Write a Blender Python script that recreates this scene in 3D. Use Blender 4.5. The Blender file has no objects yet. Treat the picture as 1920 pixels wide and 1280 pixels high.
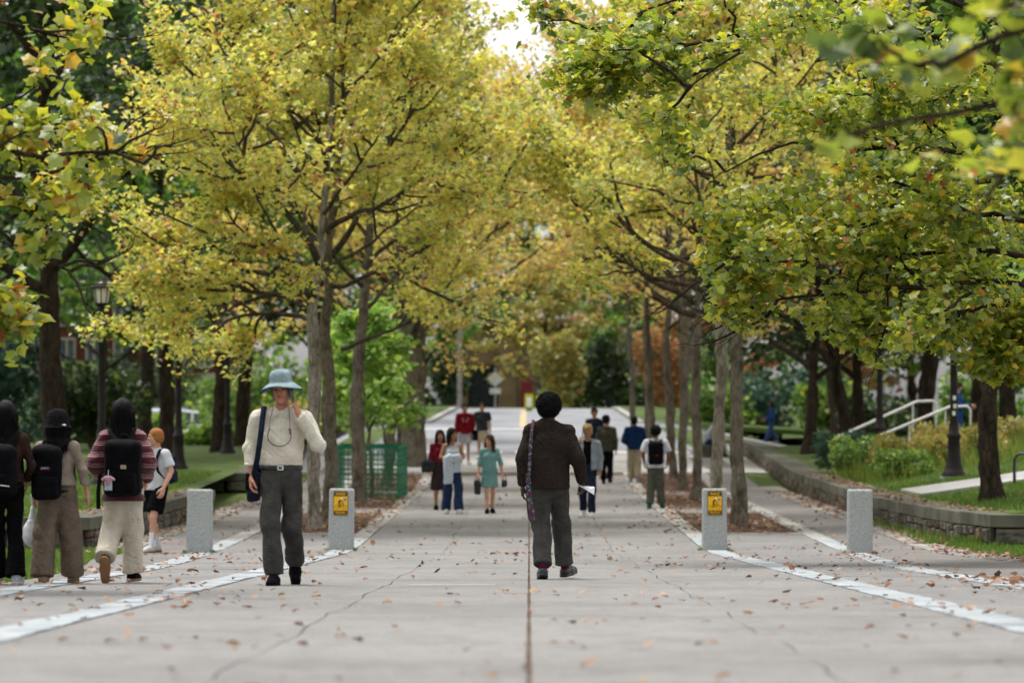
import bpy, math, random
import numpy as np
from mathutils import Vector, Matrix, Euler

# ------------------------------------------------------------------ camera, world, sun, exposure
scene = bpy.context.scene
C = scene.collection
R = math.radians
CAM_Z = 2.264
cam_d = bpy.data.cameras.new('camera')
cam = bpy.data.objects.new('camera', cam_d)
C.objects.link(cam)
cam.location = (0, 0, CAM_Z)
cam.rotation_euler = (R(90), 0, 0)
cam_d.sensor_width = 36
cam_d.lens = 135
cam_d.shift_x = -32 / 1920
cam_d.shift_y = 112 / 1920
cam_d.clip_start = 0.5
cam_d.clip_end = 3000
cam_d.dof.use_dof = True
cam_d.dof.focus_distance = 41
cam_d.dof.aperture_fstop = 2.6
scene.camera = cam

SUN_EL, SUN_AZ = 74, 318          # azimuth measured clockwise from +Y (the view direction)
world = bpy.data.worlds.new('World')
scene.world = world
world.use_nodes = True
wn = world.node_tree
sky = wn.nodes.new('ShaderNodeTexSky')
sky.sky_type = 'NISHITA'
sky.sun_disc = False
sky.sun_elevation = R(SUN_EL)
sky.sun_rotation = R(SUN_AZ)
sky.air_density = 1.0
sky.dust_density = 3.0
hsv = wn.nodes.new('ShaderNodeHueSaturation')      # overcast: the cloud veil takes the blue away
hsv.inputs['Saturation'].default_value = 0.12
bg = wn.nodes['Background']
bg.inputs['Strength'].default_value = 0.15
wn.links.new(sky.outputs[0], hsv.inputs['Color'])
wn.links.new(hsv.outputs[0], bg.inputs['Color'])

sun_d = bpy.data.lights.new('sun', 'SUN')
sun_d.energy = 1.25
sun_d.angle = R(14)
sun_d.color = (1.0, 0.97, 0.93)
sun = bpy.data.objects.new('sun', sun_d)
C.objects.link(sun)
_d = Vector((math.sin(R(SUN_AZ)) * math.cos(R(SUN_EL)), math.cos(R(SUN_AZ)) * math.cos(R(SUN_EL)), math.sin(R(SUN_EL))))
sun.rotation_euler = (-_d).to_track_quat('-Z', 'Y').to_euler()

vs = scene.view_settings
vs.view_transform = 'Standard'
vs.look = 'None'
vs.exposure = 1.0
vs.gamma = 1
vs.use_curve_mapping = False
scene.render.film_transparent = False
cy = scene.cycles
cy.max_bounces = 7
cy.diffuse_bounces = 4
cy.glossy_bounces = 2
cy.transmission_bounces = 4
cy.transparent_max_bounces = 4
cy.caustics_reflective = False
cy.caustics_refractive = False
cy.use_denoising = True
cy.use_adaptive_sampling = True
cy.adaptive_threshold = 0.03

random.seed(7)
rng = np.random.default_rng(7)

# ------------------------------------------------------------------ helpers
def tag(o, label=None, cat=None, group=None, kind=None):
    if label: o['label'] = label
    if cat: o['category'] = cat
    if group: o['group'] = group
    if kind: o['kind'] = kind
    return o

def empty(name, loc=(0, 0, 0), rz=0, label=None, cat=None, group=None):
    o = bpy.data.objects.new(name, None)
    C.objects.link(o)
    o.location = loc
    o.rotation_euler = (0, 0, rz)
    o.empty_display_size = 0.1
    return tag(o, label, cat, group)

def np_mesh(name, V, F, smooth=True, attrs=None, mats=None, midx=None):
    """V (n,3), F list of (m,k) integer arrays (faces of k corners)."""
    V = np.asarray(V, dtype=np.float32)
    if not isinstance(F, (list, tuple)): F = [F]
    F = [np.asarray(f, dtype=np.int32) for f in F if len(f)]
    me = bpy.data.meshes.new(name)
    nl = sum(f.size for f in F); npoly = sum(len(f) for f in F)
    me.vertices.add(len(V)); me.vertices.foreach_set('co', V.ravel())
    me.loops.add(nl); me.polygons.add(npoly)
    me.loops.foreach_set('vertex_index', np.concatenate([f.ravel() for f in F]))
    tot = np.concatenate([np.full(len(f), f.shape[1], np.int32) for f in F])
    st = np.concatenate([[0], np.cumsum(tot)[:-1]]).astype(np.int32)
    me.polygons.foreach_set('loop_start', st)
    me.polygons.foreach_set('loop_total', tot)
    me.polygons.foreach_set('use_smooth', np.full(npoly, bool(smooth)))
    if midx is not None: me.polygons.foreach_set('material_index', np.asarray(midx, np.int32))
    for k, a in (attrs or {}).items():
        at = me.attributes.new(k, 'FLOAT', 'POINT')
        at.data.foreach_set('value', np.asarray(a, np.float32))
    for m in (mats or []): me.materials.append(m)
    me.update(calc_edges=True)
    return me

def add(name, me, parent=None, loc=None, rz=None):
    o = bpy.data.objects.new(name, me)
    C.objects.link(o)
    if parent is not None: o.parent = parent
    if loc is not None: o.location = loc
    if rz is not None: o.rotation_euler = (0, 0, rz)
    return o

class MB:
    """collects simple shapes into one mesh"""
    def __init__(s): s.v = []; s.f = {3: [], 4: []}; s.n = 0
    def addm(s, V, F):
        V = np.asarray(V, float).reshape(-1, 3)
        F = np.asarray(F, int)
        s.v.append(V); s.f[F.shape[1]].append(F + s.n); s.n += len(V)
    def box(s, x0, x1, y0, y1, z0, z1, M=None):
        V = np.array([[x, y, z] for z in (z0, z1) for y in (y0, y1) for x in (x0, x1)], float)
        if M is not None: V = V @ np.array(M.to_3x3()).T + np.array(M.translation)
        s.addm(V, [[0, 2, 3, 1], [4, 5, 7, 6], [0, 1, 5, 4], [2, 6, 7, 3], [0, 4, 6, 2], [1, 3, 7, 5]])
    def tube(s, P, r, n=8, caps=True):
        P = np.asarray(P, float); m = len(P)
        r = np.full(m, r) if np.isscalar(r) else np.asarray(r, float)
        V, F = tubes(P[None], r[None], n)
        s.addm(V, F)
        if caps:
            for e, sg in ((0, 1), (m - 1, -1)):
                ring = V[e * n:(e + 1) * n]
                c = ring.mean(0)
                k = np.arange(n)
                tri = np.stack([k, np.roll(k, -1), np.full(n, n)], 1)
                if sg > 0: tri = tri[:, ::-1]
                s.addm(np.vstack([ring, c]), tri)
    def lathe(s, prof, n=16, c=(0, 0, 0), sx=1, sy=1):
        prof = np.asarray(prof, float); m = len(prof)
        a = np.arange(n) * 2 * math.pi / n
        V = np.zeros((m, n, 3))
        V[:, :, 0] = prof[:, 0, None] * np.cos(a) * sx + c[0]
        V[:, :, 1] = prof[:, 0, None] * np.sin(a) * sy + c[1]
        V[:, :, 2] = prof[:, 1, None] + c[2]
        i, j = np.meshgrid(np.arange(m - 1), np.arange(n), indexing='ij')
        j2 = (j + 1) % n
        F = np.stack([i * n + j, i * n + j2, (i + 1) * n + j2, (i + 1) * n + j], -1).reshape(-1, 4)
        s.addm(V.reshape(-1, 3), F)
    def mesh(s, name, mat=None, smooth=False):
        return np_mesh(name, np.vstack(s.v), [np.vstack(s.f[k]) for k in (3, 4) if s.f[k]], smooth, mats=[mat] if mat else None)
    def build(s, name, mat, parent=None, smooth=False, loc=None, rz=None):
        return add(name, s.mesh(name, mat, smooth), parent, loc, rz)

def tubes(P, Rr, n):
    """P (M,m,3) polylines, Rr (M,m) radii -> verts, quads"""
    P = np.asarray(P, float); Rr = np.asarray(Rr, float)
    M, m, _ = P.shape
    T = np.gradient(P, axis=1)
    T /= np.linalg.norm(T, axis=2, keepdims=True) + 1e-9
    ref = np.where(np.abs(T[:, :1, 2:3]) > 0.8, np.array([1., 0, 0]), np.array([0, 0, 1.]))
    ref = np.broadcast_to(ref, T.shape)
    A = np.cross(ref, T); A /= np.linalg.norm(A, axis=2, keepdims=True) + 1e-9
    B = np.cross(T, A)
    a = np.arange(n) * 2 * math.pi / n
    V = P[:, :, None, :] + Rr[:, :, None, None] * (np.cos(a)[None, None, :, None] * A[:, :, None, :] + np.sin(a)[None, None, :, None] * B[:, :, None, :])
    q, i, j = np.meshgrid(np.arange(M), np.arange(m - 1), np.arange(n), indexing='ij')
    b = q * m * n
    j2 = (j + 1) % n
    F = np.stack([b + i * n + j, b + i * n + j2, b + (i + 1) * n + j2, b + (i + 1) * n + j], -1).reshape(-1, 4)
    return V.reshape(-1, 3), F

# ------------------------------------------------------------------ materials
def newmat(name):
    m = bpy.data.materials.new(name); m.use_nodes = True
    nt = m.node_tree
    return m, nt, nt.nodes['Principled BSDF']

def node(nt, t, **kw):
    n = nt.nodes.new(t)
    for k, v in kw.items():
        if k in n.inputs: n.inputs[k].default_value = v
        else: setattr(n, k, v)
    return n

def rgb(h):
    h = h.lstrip('#')
    c = [int(h[i:i + 2], 16) / 255 for i in (0, 2, 4)]
    return tuple(x / 12.92 if x <= .04045 else ((x + .055) / 1.055) ** 2.4 for x in c) + (1,)

def pm(name, c1, c2=None, scale=6, rough=.85, bump=0, bscale=80, spec=.25, metallic=0, sheen=0, stretch=(1, 1, 1), detail=4, lo=.35, hi=.65, coord='Object', rnd=0, fold=0):
    """principled material: two colours mixed by noise, second finer noise for relief"""
    m, nt, p = newmat(name)
    L = nt.links.new
    c1 = rgb(c1) if isinstance(c1, str) else tuple(c1) + (1,)
    c2 = c1 if c2 is None else (rgb(c2) if isinstance(c2, str) else tuple(c2) + (1,))
    tc = node(nt, 'ShaderNodeTexCoord'); mp = node(nt, 'ShaderNodeMapping')
    mp.inputs['Scale'].default_value = stretch
    L(tc.outputs[coord], mp.inputs[0])
    nz = node(nt, 'ShaderNodeTexNoise', Scale=scale, Detail=detail)
    L(mp.outputs[0], nz.inputs['Vector'])
    mr = node(nt, 'ShaderNodeMapRange')
    mr.inputs[1].default_value = lo; mr.inputs[2].default_value = hi
    L(nz.outputs[0], mr.inputs[0])
    mx = node(nt, 'ShaderNodeMix', data_type='RGBA')
    mx.inputs[6].default_value = c1; mx.inputs[7].default_value = c2
    L(mr.outputs[0], mx.inputs[0])
    out = mx.outputs[2]
    if rnd:
        oi = node(nt, 'ShaderNodeObjectInfo')
        hv = node(nt, 'ShaderNodeHueSaturation')
        mr2 = node(nt, 'ShaderNodeMapRange')
        mr2.inputs[3].default_value = 1 - rnd; mr2.inputs[4].default_value = 1 + rnd
        L(oi.outputs['Random'], mr2.inputs[0]); L(mr2.outputs[0], hv.inputs['Value']); L(out, hv.inputs['Color'])
        out = hv.outputs[0]
    L(out, p.inputs['Base Color'])
    p.inputs['Roughness'].default_value = rough
    p.inputs['Specular IOR Level'].default_value = spec
    p.inputs['Metallic'].default_value = metallic
    if sheen:
        p.inputs['Sheen Weight'].default_value = sheen
    if bump:
        nb = node(nt, 'ShaderNodeTexNoise', Scale=bscale, Detail=3)
        L(mp.outputs[0], nb.inputs['Vector'])
        bp = node(nt, 'ShaderNodeBump', Strength=bump, Distance=.02)
        L(nb.outputs[0], bp.inputs['Height']); L(bp.outputs[0], p.inputs['Normal'])
        if fold:                                   # soft creases of worn cloth
            mf = node(nt, 'ShaderNodeMapping'); mf.inputs['Scale'].default_value = (1.0, 1.0, 1.6); mf.inputs['Rotation'].default_value = (.3, .5, .2); L(tc.outputs[coord], mf.inputs[0])
            nf = node(nt, 'ShaderNodeTexNoise', Scale=7.0, Detail=3, Distortion=2.2, Roughness=.45); L(mf.outputs[0], nf.inputs['Vector'])
            rg = node(nt, 'ShaderNodeMath', operation='PINGPONG'); rg.inputs[1].default_value = .12; L(nf.outputs[0], rg.inputs[0])
            bf = node(nt, 'ShaderNodeBump', Strength=fold, Distance=.12); L(rg.outputs[0], bf.inputs['Height']); L(bf.outputs[0], bp.inputs['Normal'])
    return m

def leafmat(name, stops, trans=.45, gloss=.06, hue=0):
    """stops: list of (pos, hex) read through the per-leaf 'tint' attribute"""
    m, nt, p = newmat(name)
    L = nt.links.new
    at = node(nt, 'ShaderNodeAttribute', attribute_name='tint')
    cr = node(nt, 'ShaderNodeValToRGB')
    e = cr.color_ramp.elements
    e[0].position, e[0].color = stops[0][0], rgb(stops[0][1])
    e[1].position, e[1].color = stops[-1][0], rgb(stops[-1][1])
    for ps, h in stops[1:-1]:
        x = e.new(ps); x.color = rgb(h)
    L(at.outputs['Fac'], cr.inputs[0])
    tc = node(nt, 'ShaderNodeTexCoord'); nz = node(nt, 'ShaderNodeTexNoise', Scale=14, Detail=2)
    L(tc.outputs['Object'], nz.inputs['Vector'])
    hv = node(nt, 'ShaderNodeHueSaturation')
    mr = node(nt, 'ShaderNodeMapRange'); mr.inputs[3].default_value = .7; mr.inputs[4].default_value = 1.3
    L(nz.outputs[0], mr.inputs[0]); L(mr.outputs[0], hv.inputs['Value']); L(cr.outputs[0], hv.inputs['Color'])
    df = node(nt, 'ShaderNodeBsdfDiffuse'); tr = node(nt, 'ShaderNodeBsdfTranslucent')
    hs2 = node(nt, 'ShaderNodeHueSaturation'); hs2.inputs['Saturation'].default_value = 1.02; hs2.inputs['Value'].default_value = 1.25
    L(hv.outputs[0], df.inputs[0]); L(hv.outputs[0], hs2.inputs['Color']); L(hs2.outputs[0], tr.inputs[0])
    mx = node(nt, 'ShaderNodeMixShader'); mx.inputs[0].default_value = trans
    L(df.outputs[0], mx.inputs[1]); L(tr.outputs[0], mx.inputs[2])
    gl = node(nt, 'ShaderNodeBsdfGlossy', Roughness=.42)
    m2 = node(nt, 'ShaderNodeMixShader'); m2.inputs[0].default_value = gloss
    L(mx.outputs[0], m2.inputs[1]); L(gl.outputs[0], m2.inputs[2])
    L(m2.outputs[0], nt.nodes['Material Output'].inputs[0])
    return m

M = {}
M['grass'] = pm('grass', '#33491d', '#55622a', 1.3, .95, .6, 60)
M['soil'] = pm('soil', '#3a2e24', '#5b4838', 5, .95, .8, 40)
M['joint'] = pm('joint_filler', '#4a3b2e', '#6d5a49', 9, .95, .5, 50)
M['concrete'] = pm('concrete', '#8d8b88', '#a09e9a', .9, .9, .25, 160, rnd=.045)
M['side'] = pm('side_paving', '#878582', '#999793', 1.1, .92, .3, 130, rnd=.04)
M['asphalt'] = pm('asphalt', '#6f6b67', '#85807b', 1.4, .93, .4, 150)
M['band'] = pm('granite_band', '#858a8c', '#a3a8aa', 3.5, .8, .25, 60, rnd=.07)
M['kerb'] = pm('granite_kerb', '#85837e', '#a8a6a1', 4, .85, .4, 50, rnd=.12)
M['cobble'] = pm('granite_cobble', '#7b7872', '#a4a099', 6, .9, .6, 40, rnd=.2)
M['mulch'] = pm('mulch', '#33281f', '#5f4838', 9, .97, 1.0, 25)
M['road'] = pm('road_asphalt', '#75777a', '#898b8e', .5, .8, .1, 80)
M['pale'] = pm('pale_concrete', '#9c9a96', '#b0aeaa', .7, .85, .1, 80)
M['paint'] = pm('road_paint', '#dedcd8', '#c9c6c0', 2, .7)
M['ypaint'] = pm('road_yellow_paint', '#b8a67c', '#ab9a72', 2, .7)
M['stone'] = pm('wall_stone', '#4a463f', '#7d766b', 5, .9, .9, 30, rnd=.5)
M['stone2'] = pm('wall_brown_stone', '#5a4632', '#86705a', 5, .9, .9, 30, rnd=.45)
M['mortar'] = pm('mortar', '#272522', '#34312d', 8, .95, .5, 40)
M['cap'] = pm('cap_stone', '#4a4b41', '#6b675a', 2.2, .9, .4, 35, rnd=.12)
M['bollard'] = pm('bollard_granite', '#878b89', '#c2c5c2', 70, .85, .8, 55, detail=6, lo=.3, hi=.7)
def barkmat(name, cs, vs_=18, bump=1.0):
    m, nt, p = newmat(name); L = nt.links.new
    tc = node(nt, 'ShaderNodeTexCoord'); mp = node(nt, 'ShaderNodeMapping'); mp.inputs['Scale'].default_value = (1, 1, .45); L(tc.outputs['Object'], mp.inputs[0])
    n1 = node(nt, 'ShaderNodeTexNoise', Scale=5.0, Detail=6, Roughness=.65); L(mp.outputs[0], n1.inputs['Vector'])
    cr = node(nt, 'ShaderNodeValToRGB'); e = cr.color_ramp.elements
    e[0].position = .32; e[0].color = rgb(cs[0]); e[1].position = .7; e[1].color = rgb(cs[-1])
    for i, c in enumerate(cs[1:-1]): x = e.new(.32 + .38 * (i + 1) / (len(cs) - 1)); x.color = rgb(c)
    L(n1.outputs[0], cr.inputs[0])
    vo = node(nt, 'ShaderNodeTexVoronoi', Scale=float(vs_)); vo.feature = 'DISTANCE_TO_EDGE'; mp2 = node(nt, 'ShaderNodeMapping'); mp2.inputs['Scale'].default_value = (1, 1, .3); L(tc.outputs['Object'], mp2.inputs[0]); L(mp2.outputs[0], vo.inputs['Vector'])
    mr = node(nt, 'ShaderNodeMapRange'); mr.inputs[2].default_value = .12; mr.inputs[3].default_value = .55; L(vo.outputs[0], mr.inputs[0])
    mx = node(nt, 'ShaderNodeMix', data_type='RGBA', blend_type='MULTIPLY'); mx.inputs[0].default_value = .8; L(cr.outputs[0], mx.inputs[6]); L(mr.outputs[0], mx.inputs[7])
    L(mx.outputs[2], p.inputs['Base Color']); p.inputs['Roughness'].default_value = .95; p.inputs['Specular IOR Level'].default_value = .1
    n2 = node(nt, 'ShaderNodeTexNoise', Scale=26.0, Detail=5); L(mp.outputs[0], n2.inputs['Vector'])
    ad = node(nt, 'ShaderNodeMath', operation='ADD'); L(mr.outputs[0], ad.inputs[0]); L(n2.outputs[0], ad.inputs[1])
    bp = node(nt, 'ShaderNodeBump', Strength=bump, Distance=.03); L(ad.outputs[0], bp.inputs['Height']); L(bp.outputs[0], p.inputs['Normal'])
    return m
def pavemat(name, c1, c2, rnd=.02):
    m, nt, p = newmat(name); L = nt.links.new
    tc = node(nt, 'ShaderNodeTexCoord')
    n1 = node(nt, 'ShaderNodeTexNoise', Scale=.55, Detail=5, Roughness=.6); n2 = node(nt, 'ShaderNodeTexNoise', Scale=55.0, Detail=4, Roughness=.75); n3 = node(nt, 'ShaderNodeTexNoise', Scale=4.5, Detail=6, Roughness=.7)
    for q in (n1, n2, n3): L(tc.outputs['Object'], q.inputs['Vector'])
    mx = node(nt, 'ShaderNodeMix', data_type='RGBA'); mx.inputs[6].default_value = rgb(c1); mx.inputs[7].default_value = rgb(c2)
    mr = node(nt, 'ShaderNodeMapRange'); mr.inputs[1].default_value = .35; mr.inputs[2].default_value = .65; L(n1.outputs[0], mr.inputs[0]); L(mr.outputs[0], mx.inputs[0])
    def mul(src, nz, lo, hi, f):
        k = node(nt, 'ShaderNodeMix', data_type='RGBA', blend_type='MULTIPLY'); k.inputs[0].default_value = f
        r_ = node(nt, 'ShaderNodeMapRange'); r_.inputs[1].default_value = lo; r_.inputs[2].default_value = hi; r_.inputs[3].default_value = .45; r_.inputs[4].default_value = 1.25
        L(nz.outputs[0], r_.inputs[0]); L(src, k.inputs[6]); L(r_.outputs[0], k.inputs[7]); return k.outputs[2]
    o = mul(mx.outputs[2], n2, .3, .62, .85); o = mul(o, n3, .28, .55, .45)
    oi = node(nt, 'ShaderNodeObjectInfo'); hv = node(nt, 'ShaderNodeHueSaturation'); r2 = node(nt, 'ShaderNodeMapRange'); r2.inputs[3].default_value = 1 - rnd; r2.inputs[4].default_value = 1 + rnd
    L(oi.outputs['Random'], r2.inputs[0]); L(r2.outputs[0], hv.inputs['Value']); L(o, hv.inputs['Color']); L(hv.outputs[0], p.inputs['Base Color'])
    p.inputs['Roughness'].default_value = .92; p.inputs['Specular IOR Level'].default_value = .2
    bp = node(nt, 'ShaderNodeBump', Strength=.35, Distance=.01); L(n2.outputs[0], bp.inputs['Height']); L(bp.outputs[0], p.inputs['Normal'])
    return m
M['bark'] = pm('plane_bark', '#3f382d', '#625a4a', 3, .93, .7, 22, stretch=(1, 1, .35))
M['bark_pale'] = pm('pale_bark', '#575044', '#7d7566', 3.5, .93, .6, 24, stretch=(1, 1, .4))
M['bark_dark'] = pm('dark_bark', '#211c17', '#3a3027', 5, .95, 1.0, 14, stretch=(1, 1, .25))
M['iron'] = pm('lamp_iron', '#1a1514', '#282120', 6, .6, .1, 60, spec=.25)
M['glass'] = pm('lamp_glass', '#cfc8b8', '#e6dfd0', 3, .2, spec=.5)
M['rail'] = pm('rail_paint', '#d9d7d2', '#c2bfb8', 5, .4, spec=.5)
M['black'] = pm('black_metal', '#15161a', '#22242a', 5, .5, spec=.5)
M['steel'] = pm('galvanised', '#7c7e80', '#96989a', 4, .5, metallic=.5)

M['concrete'] = pavemat('concrete', '#757370', '#84817d')
M['side'] = pavemat('side_paving', '#73716f', '#817f7c')
M['asphalt'] = pavemat('asphalt', '#6c6865', '#7d7874')
M['bark'] = barkmat('plane_bark', ('#4a443a', '#6b6254', '#857c6c', '#5e574a'))
M['bark_pale'] = barkmat('pale_bark', ('#5e574c', '#7f7767', '#a0978a', '#736b5e'), 14)
M['bark_dark'] = barkmat('dark_bark', ('#241e19', '#3c332a', '#4e4337'), 10, 1.0)
M['limb'] = barkmat('backlit_limb_bark', ('#352e25', '#51473a', '#665b4c'), 16, .8)  # brown limb bark, colour darkened to stand in for backlit shade
# leaves
M['lf_plane'] = leafmat('plane_leaf', [(0, '#52662f'), (.18, '#8a9a4e'), (.4, '#c2c662'), (.6, '#d6ce60'), (.8, '#e2d060'), (.9, '#d0a45c'), (.96, '#b0714a'), (1, '#8d5240')], .6, .07)
M['lf_rust'] = leafmat('rusty_plane_leaf', [(0, '#5f6f3a'), (.22, '#a2a856'), (.42, '#ccc464'), (.62, '#dac462'), (.84, '#cca05c'), (1, '#a86c4a')], .6, .07)
M['lf_lime'] = leafmat('lime_plane_leaf', [(0, '#4c6224'), (.25, '#70842e'), (.5, '#9ea834'), (.75, '#c8c03a'), (.9, '#c89a38'), (1, '#a04c2a')], .54, .07)
M['lf_green'] = leafmat('green_leaf', [(0, '#3a5722'), (.5, '#5f852f'), (.85, '#8fac40'), (1, '#b4b44a')], .5)
M['lf_fresh'] = leafmat('fresh_leaf', [(0, '#5c8634'), (.5, '#8ab04a'), (.85, '#b4c85c'), (1, '#d0cc64')], .5)
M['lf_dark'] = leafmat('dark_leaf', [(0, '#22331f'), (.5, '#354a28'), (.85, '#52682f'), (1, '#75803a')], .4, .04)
M['lf_blue'] = leafmat('bluish_leaf', [(0, '#20382c'), (.5, '#335544'), (1, '#587a58')], .35, .05)
M['lf_orange'] = leafmat('orange_leaf', [(0, '#7d7440'), (.4, '#a9804c'), (.8, '#c08050'), (1, '#b26a48')], .45)
M['lf_fallow'] = leafmat('fallow_leaf', [(0, '#6a7430'), (.5, '#9a9646'), (.85, '#b8a24c'), (1, '#b47c3c')], .45)
M['lf_dry'] = leafmat('fallen_leaf', [(0, '#4d3527'), (.3, '#6d4c36'), (.55, '#8a664a'), (.8, '#a28062'), (1, '#ad957a')], .15, .03)
M['blade'] = leafmat('grass_blade', [(0, '#39591d'), (.6, '#5c7a2a'), (1, '#8a8f40')], .4, .03)

# ------------------------------------------------------------------ terrain
def sstep(a, b, x):
    t = np.clip((np.asarray(x, float) - a) / (b - a), 0, 1)
    return t * t * (3 - 2 * t)

_py = np.arange(-60, 1200, 1.0)
_pz = np.interp(_py, [-60, 0, 57.6, 98, 115, 200, 1200], [1.62, 1.584, 0, 0, .39, 1.87, 1.87])
_kern = np.ones(7) / 7
_pz = np.convolve(np.pad(_pz, 3, mode='edge'), _kern, 'valid')

def gz(Y): return np.interp(Y, _py, _pz)
def sidew(X): return 1 - .9 * sstep(5.5, 12, np.abs(X))

def base_z(X, Y):
    z = gz(Y)
    return np.where(np.asarray(Y) > 90, z * sidew(X), z)

def wall_x(side, Y):
    if side > 0:
        return np.interp(Y, [60.4, 63, 66, 71, 80, 92, 110, 125], [7.3, 6.95, 6.72, 6.5, 6.55, 6.68, 6.85, 7.0])
    return np.interp(Y, [58.6, 64, 77.5, 96, 125], [6.76, 6.6, 6.4, 7.0, 7.2])

def lawn_z(X, Y):
    X = np.asarray(X, float); Y = np.asarray(Y, float)
    z = base_z(X, Y) + .47
    z = z + np.where(X > 0, .16 * np.clip(X - 7.6, 0, 6), .015 * np.clip(-X - 7, 0, 20))
    z = z + np.where(X < 0, 4.5 * sstep(185, 270, Y) * sstep(6, 26, -X), 0)
    z = z - np.where(X > 0, sstep(118, 135, Y) * (.16 * np.clip(X - 7.6, 0, 6) + .35), 0)
    z = z - np.where(X < 0, sstep(140, 160, Y) * .3 * (1 - sstep(185, 200, Y)), 0)
    return z

def sheet(name, xs, ys, zf, mat, kind='structure', parent=None):
    X, Y = np.meshgrid(xs, ys, indexing='ij')
    Z = zf(X, Y)
    nx, ny = X.shape
    i, j = np.meshgrid(np.arange(nx - 1), np.arange(ny - 1), indexing='ij')
    F = np.stack([i * ny + j, (i + 1) * ny + j, (i + 1) * ny + j + 1, i * ny + j + 1], -1).reshape(-1, 4)
    o = add(name, np_mesh(name, np.stack([X, Y, Z], -1).reshape(-1, 3), F, True, mats=[mat]), parent)
    if kind and parent is None: tag(o, kind=kind)
    return o

def strip(name, xl, xr, y0, y1, off, mat, parent=None, depth=.06, step=1.0, nx=2, zf=None, gap=0, jit=None):
    """slab following the ground between two side curves, with skirts"""
    n = max(2, int(math.ceil((y1 - y0) / step)) + 1)
    ys = np.linspace(y0 + gap, y1 - gap, n)
    fl = (lambda y: np.full_like(y, xl)) if np.isscalar(xl) else xl
    fr = (lambda y: np.full_like(y, xr)) if np.isscalar(xr) else xr
    u = np.linspace(0, 1, nx)
    X = fl(ys)[None] * (1 - u[:, None]) + fr(ys)[None] * u[:, None]
    Y = np.broadcast_to(ys, X.shape).copy()
    if jit is not None:
        X += jit.uniform(-.007, .007, X.shape); Y += jit.uniform(-.007, .007, Y.shape)
    Z = (gz(Y) if zf is None else zf(X, Y)) + off
    if jit is not None: Z = Z + jit.uniform(-.004, .006, Z.shape)
    Vt = np.stack([X, Y, Z], -1)
    i, j = np.meshgrid(np.arange(nx - 1), np.arange(n - 1), indexing='ij')
    F = np.stack([i * n + j, (i + 1) * n + j, (i + 1) * n + j + 1, i * n + j + 1], -1).reshape(-1, 4)
    V = Vt.reshape(-1, 3)
    # skirt around the border
    ring = [(k, 0) for k in range(nx)] + [(nx - 1, k) for k in range(1, n)] + [(k, n - 1) for k in range(nx - 2, -1, -1)] + [(0, k) for k in range(n - 2, 0, -1)]
    rid = np.array([a * n + b for a, b in ring])
    low = V[rid] - np.array([0, 0, depth])
    m = len(rid); k = np.arange(m); k2 = (k + 1) % m
    S = np.stack([rid[k], len(V) + k, len(V) + k2, rid[k2]], 1)
    return add(name, np_mesh(name, np.vstack([V, low]), np.vstack([F, S]), False, mats=[mat]), parent)

def bx(Y): return np.interp(Y, [0, 42, 47, 57, 200], [4.2, 4.2, 4.35, 4.82, 4.82])
# ------------------------------------------------------------------ the setting
_xs = np.unique(np.concatenate([np.arange(-20, 20.1, 1.0), np.linspace(-800, -20, 24), np.linspace(20, 800, 24)]))
_ys = np.unique(np.concatenate([np.arange(-40, 210, 1.0), np.linspace(210, 1150, 30)]))
sheet('ground', _xs, _ys, lambda X, Y: base_z(X, Y) - .035, M['grass'])

def lawn(name, side, y0, y1, far):
    ys = np.arange(y0, y1 + .5, 1.5)
    u = np.concatenate([np.linspace(0, 8, 17), np.linspace(9.5, far, 14)])
    wx = wall_x(side, ys)
    X = side * (wx[None, :] + .35 + u[:, None])
    Y = np.broadcast_to(ys, X.shape)
    Z = lawn_z(X, Y) + .03 * np.sin(X * 1.3 + 2 * np.sin(Y * .4)) * np.clip(u[:, None] - .5, 0, 1)
    X = np.hstack([X[:, :1], X]); Y = np.hstack([Y[:, :1] - .02, Y]); Z = np.hstack([base_z(X[:, :1], Y[:, :1]) - .3, Z])
    nx, ny = X.shape
    i, j = np.meshgrid(np.arange(nx - 1), np.arange(ny - 1), indexing='ij')
    F = np.stack([i * ny + j, (i + 1) * ny + j, (i + 1) * ny + j + 1, i * ny + j + 1], -1).reshape(-1, 4)
    if side < 0: F = F[:, ::-1]
    o = add(name, np_mesh(name, np.stack([X, Y, Z], -1).reshape(-1, 3), F, True, mats=[M['grass']]))
    return tag(o, kind='structure')
lawn('lawn', 1, 60.7, 420, 160)
lawn('lawn', -1, 58.9, 420, 160)

jr = np.random.default_rng(11)
# central walkway: four columns of cast panels over a debris-filled joint bed
walk = strip('walkway', -2.7, 2.7, -8, 109, -.016, M['joint'], depth=.05)
tag(walk, kind='structure')
cols = [(-2.64, -1.256), (-1.249, -.011), (.011, 1.249), (1.256, 2.64)]
wav = lambda y, x: (.02 * np.sin(y * .9 + x * 3) + .013 * np.sin(y * 2.3 + x) + .007 * np.sin(y * 5.1)) * ((abs(x) > 1) & (abs(x) < 2))
yb = [-8, -2, 4, 10]
while yb[-1] < 106: yb.append(yb[-1] + 4.6)
for a, b in zip(yb[:-1], yb[1:]):
    for xl, xr in cols:
        w1, w2, p1, p2 = jr.uniform(.001, .004, 2).tolist() + jr.uniform(0, 6, 2).tolist()
        inner = lambda y, x=xl, w=w1, p=p1: x + wav(y, round(x * 4) / 4) + w * np.sin(y * 2.1 + p) * (abs(x) < 2.5)
        outer = lambda y, x=xr, w=w2, p=p2: x + wav(y, round(x * 4) / 4) + w * np.sin(y * 1.7 + p) * (abs(x) < 2.5)
        strip('concrete_panel', inner, outer, a, b, jr.uniform(-.0015, .0015), M['concrete'], walk, .04, .6, gap=.002)

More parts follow.
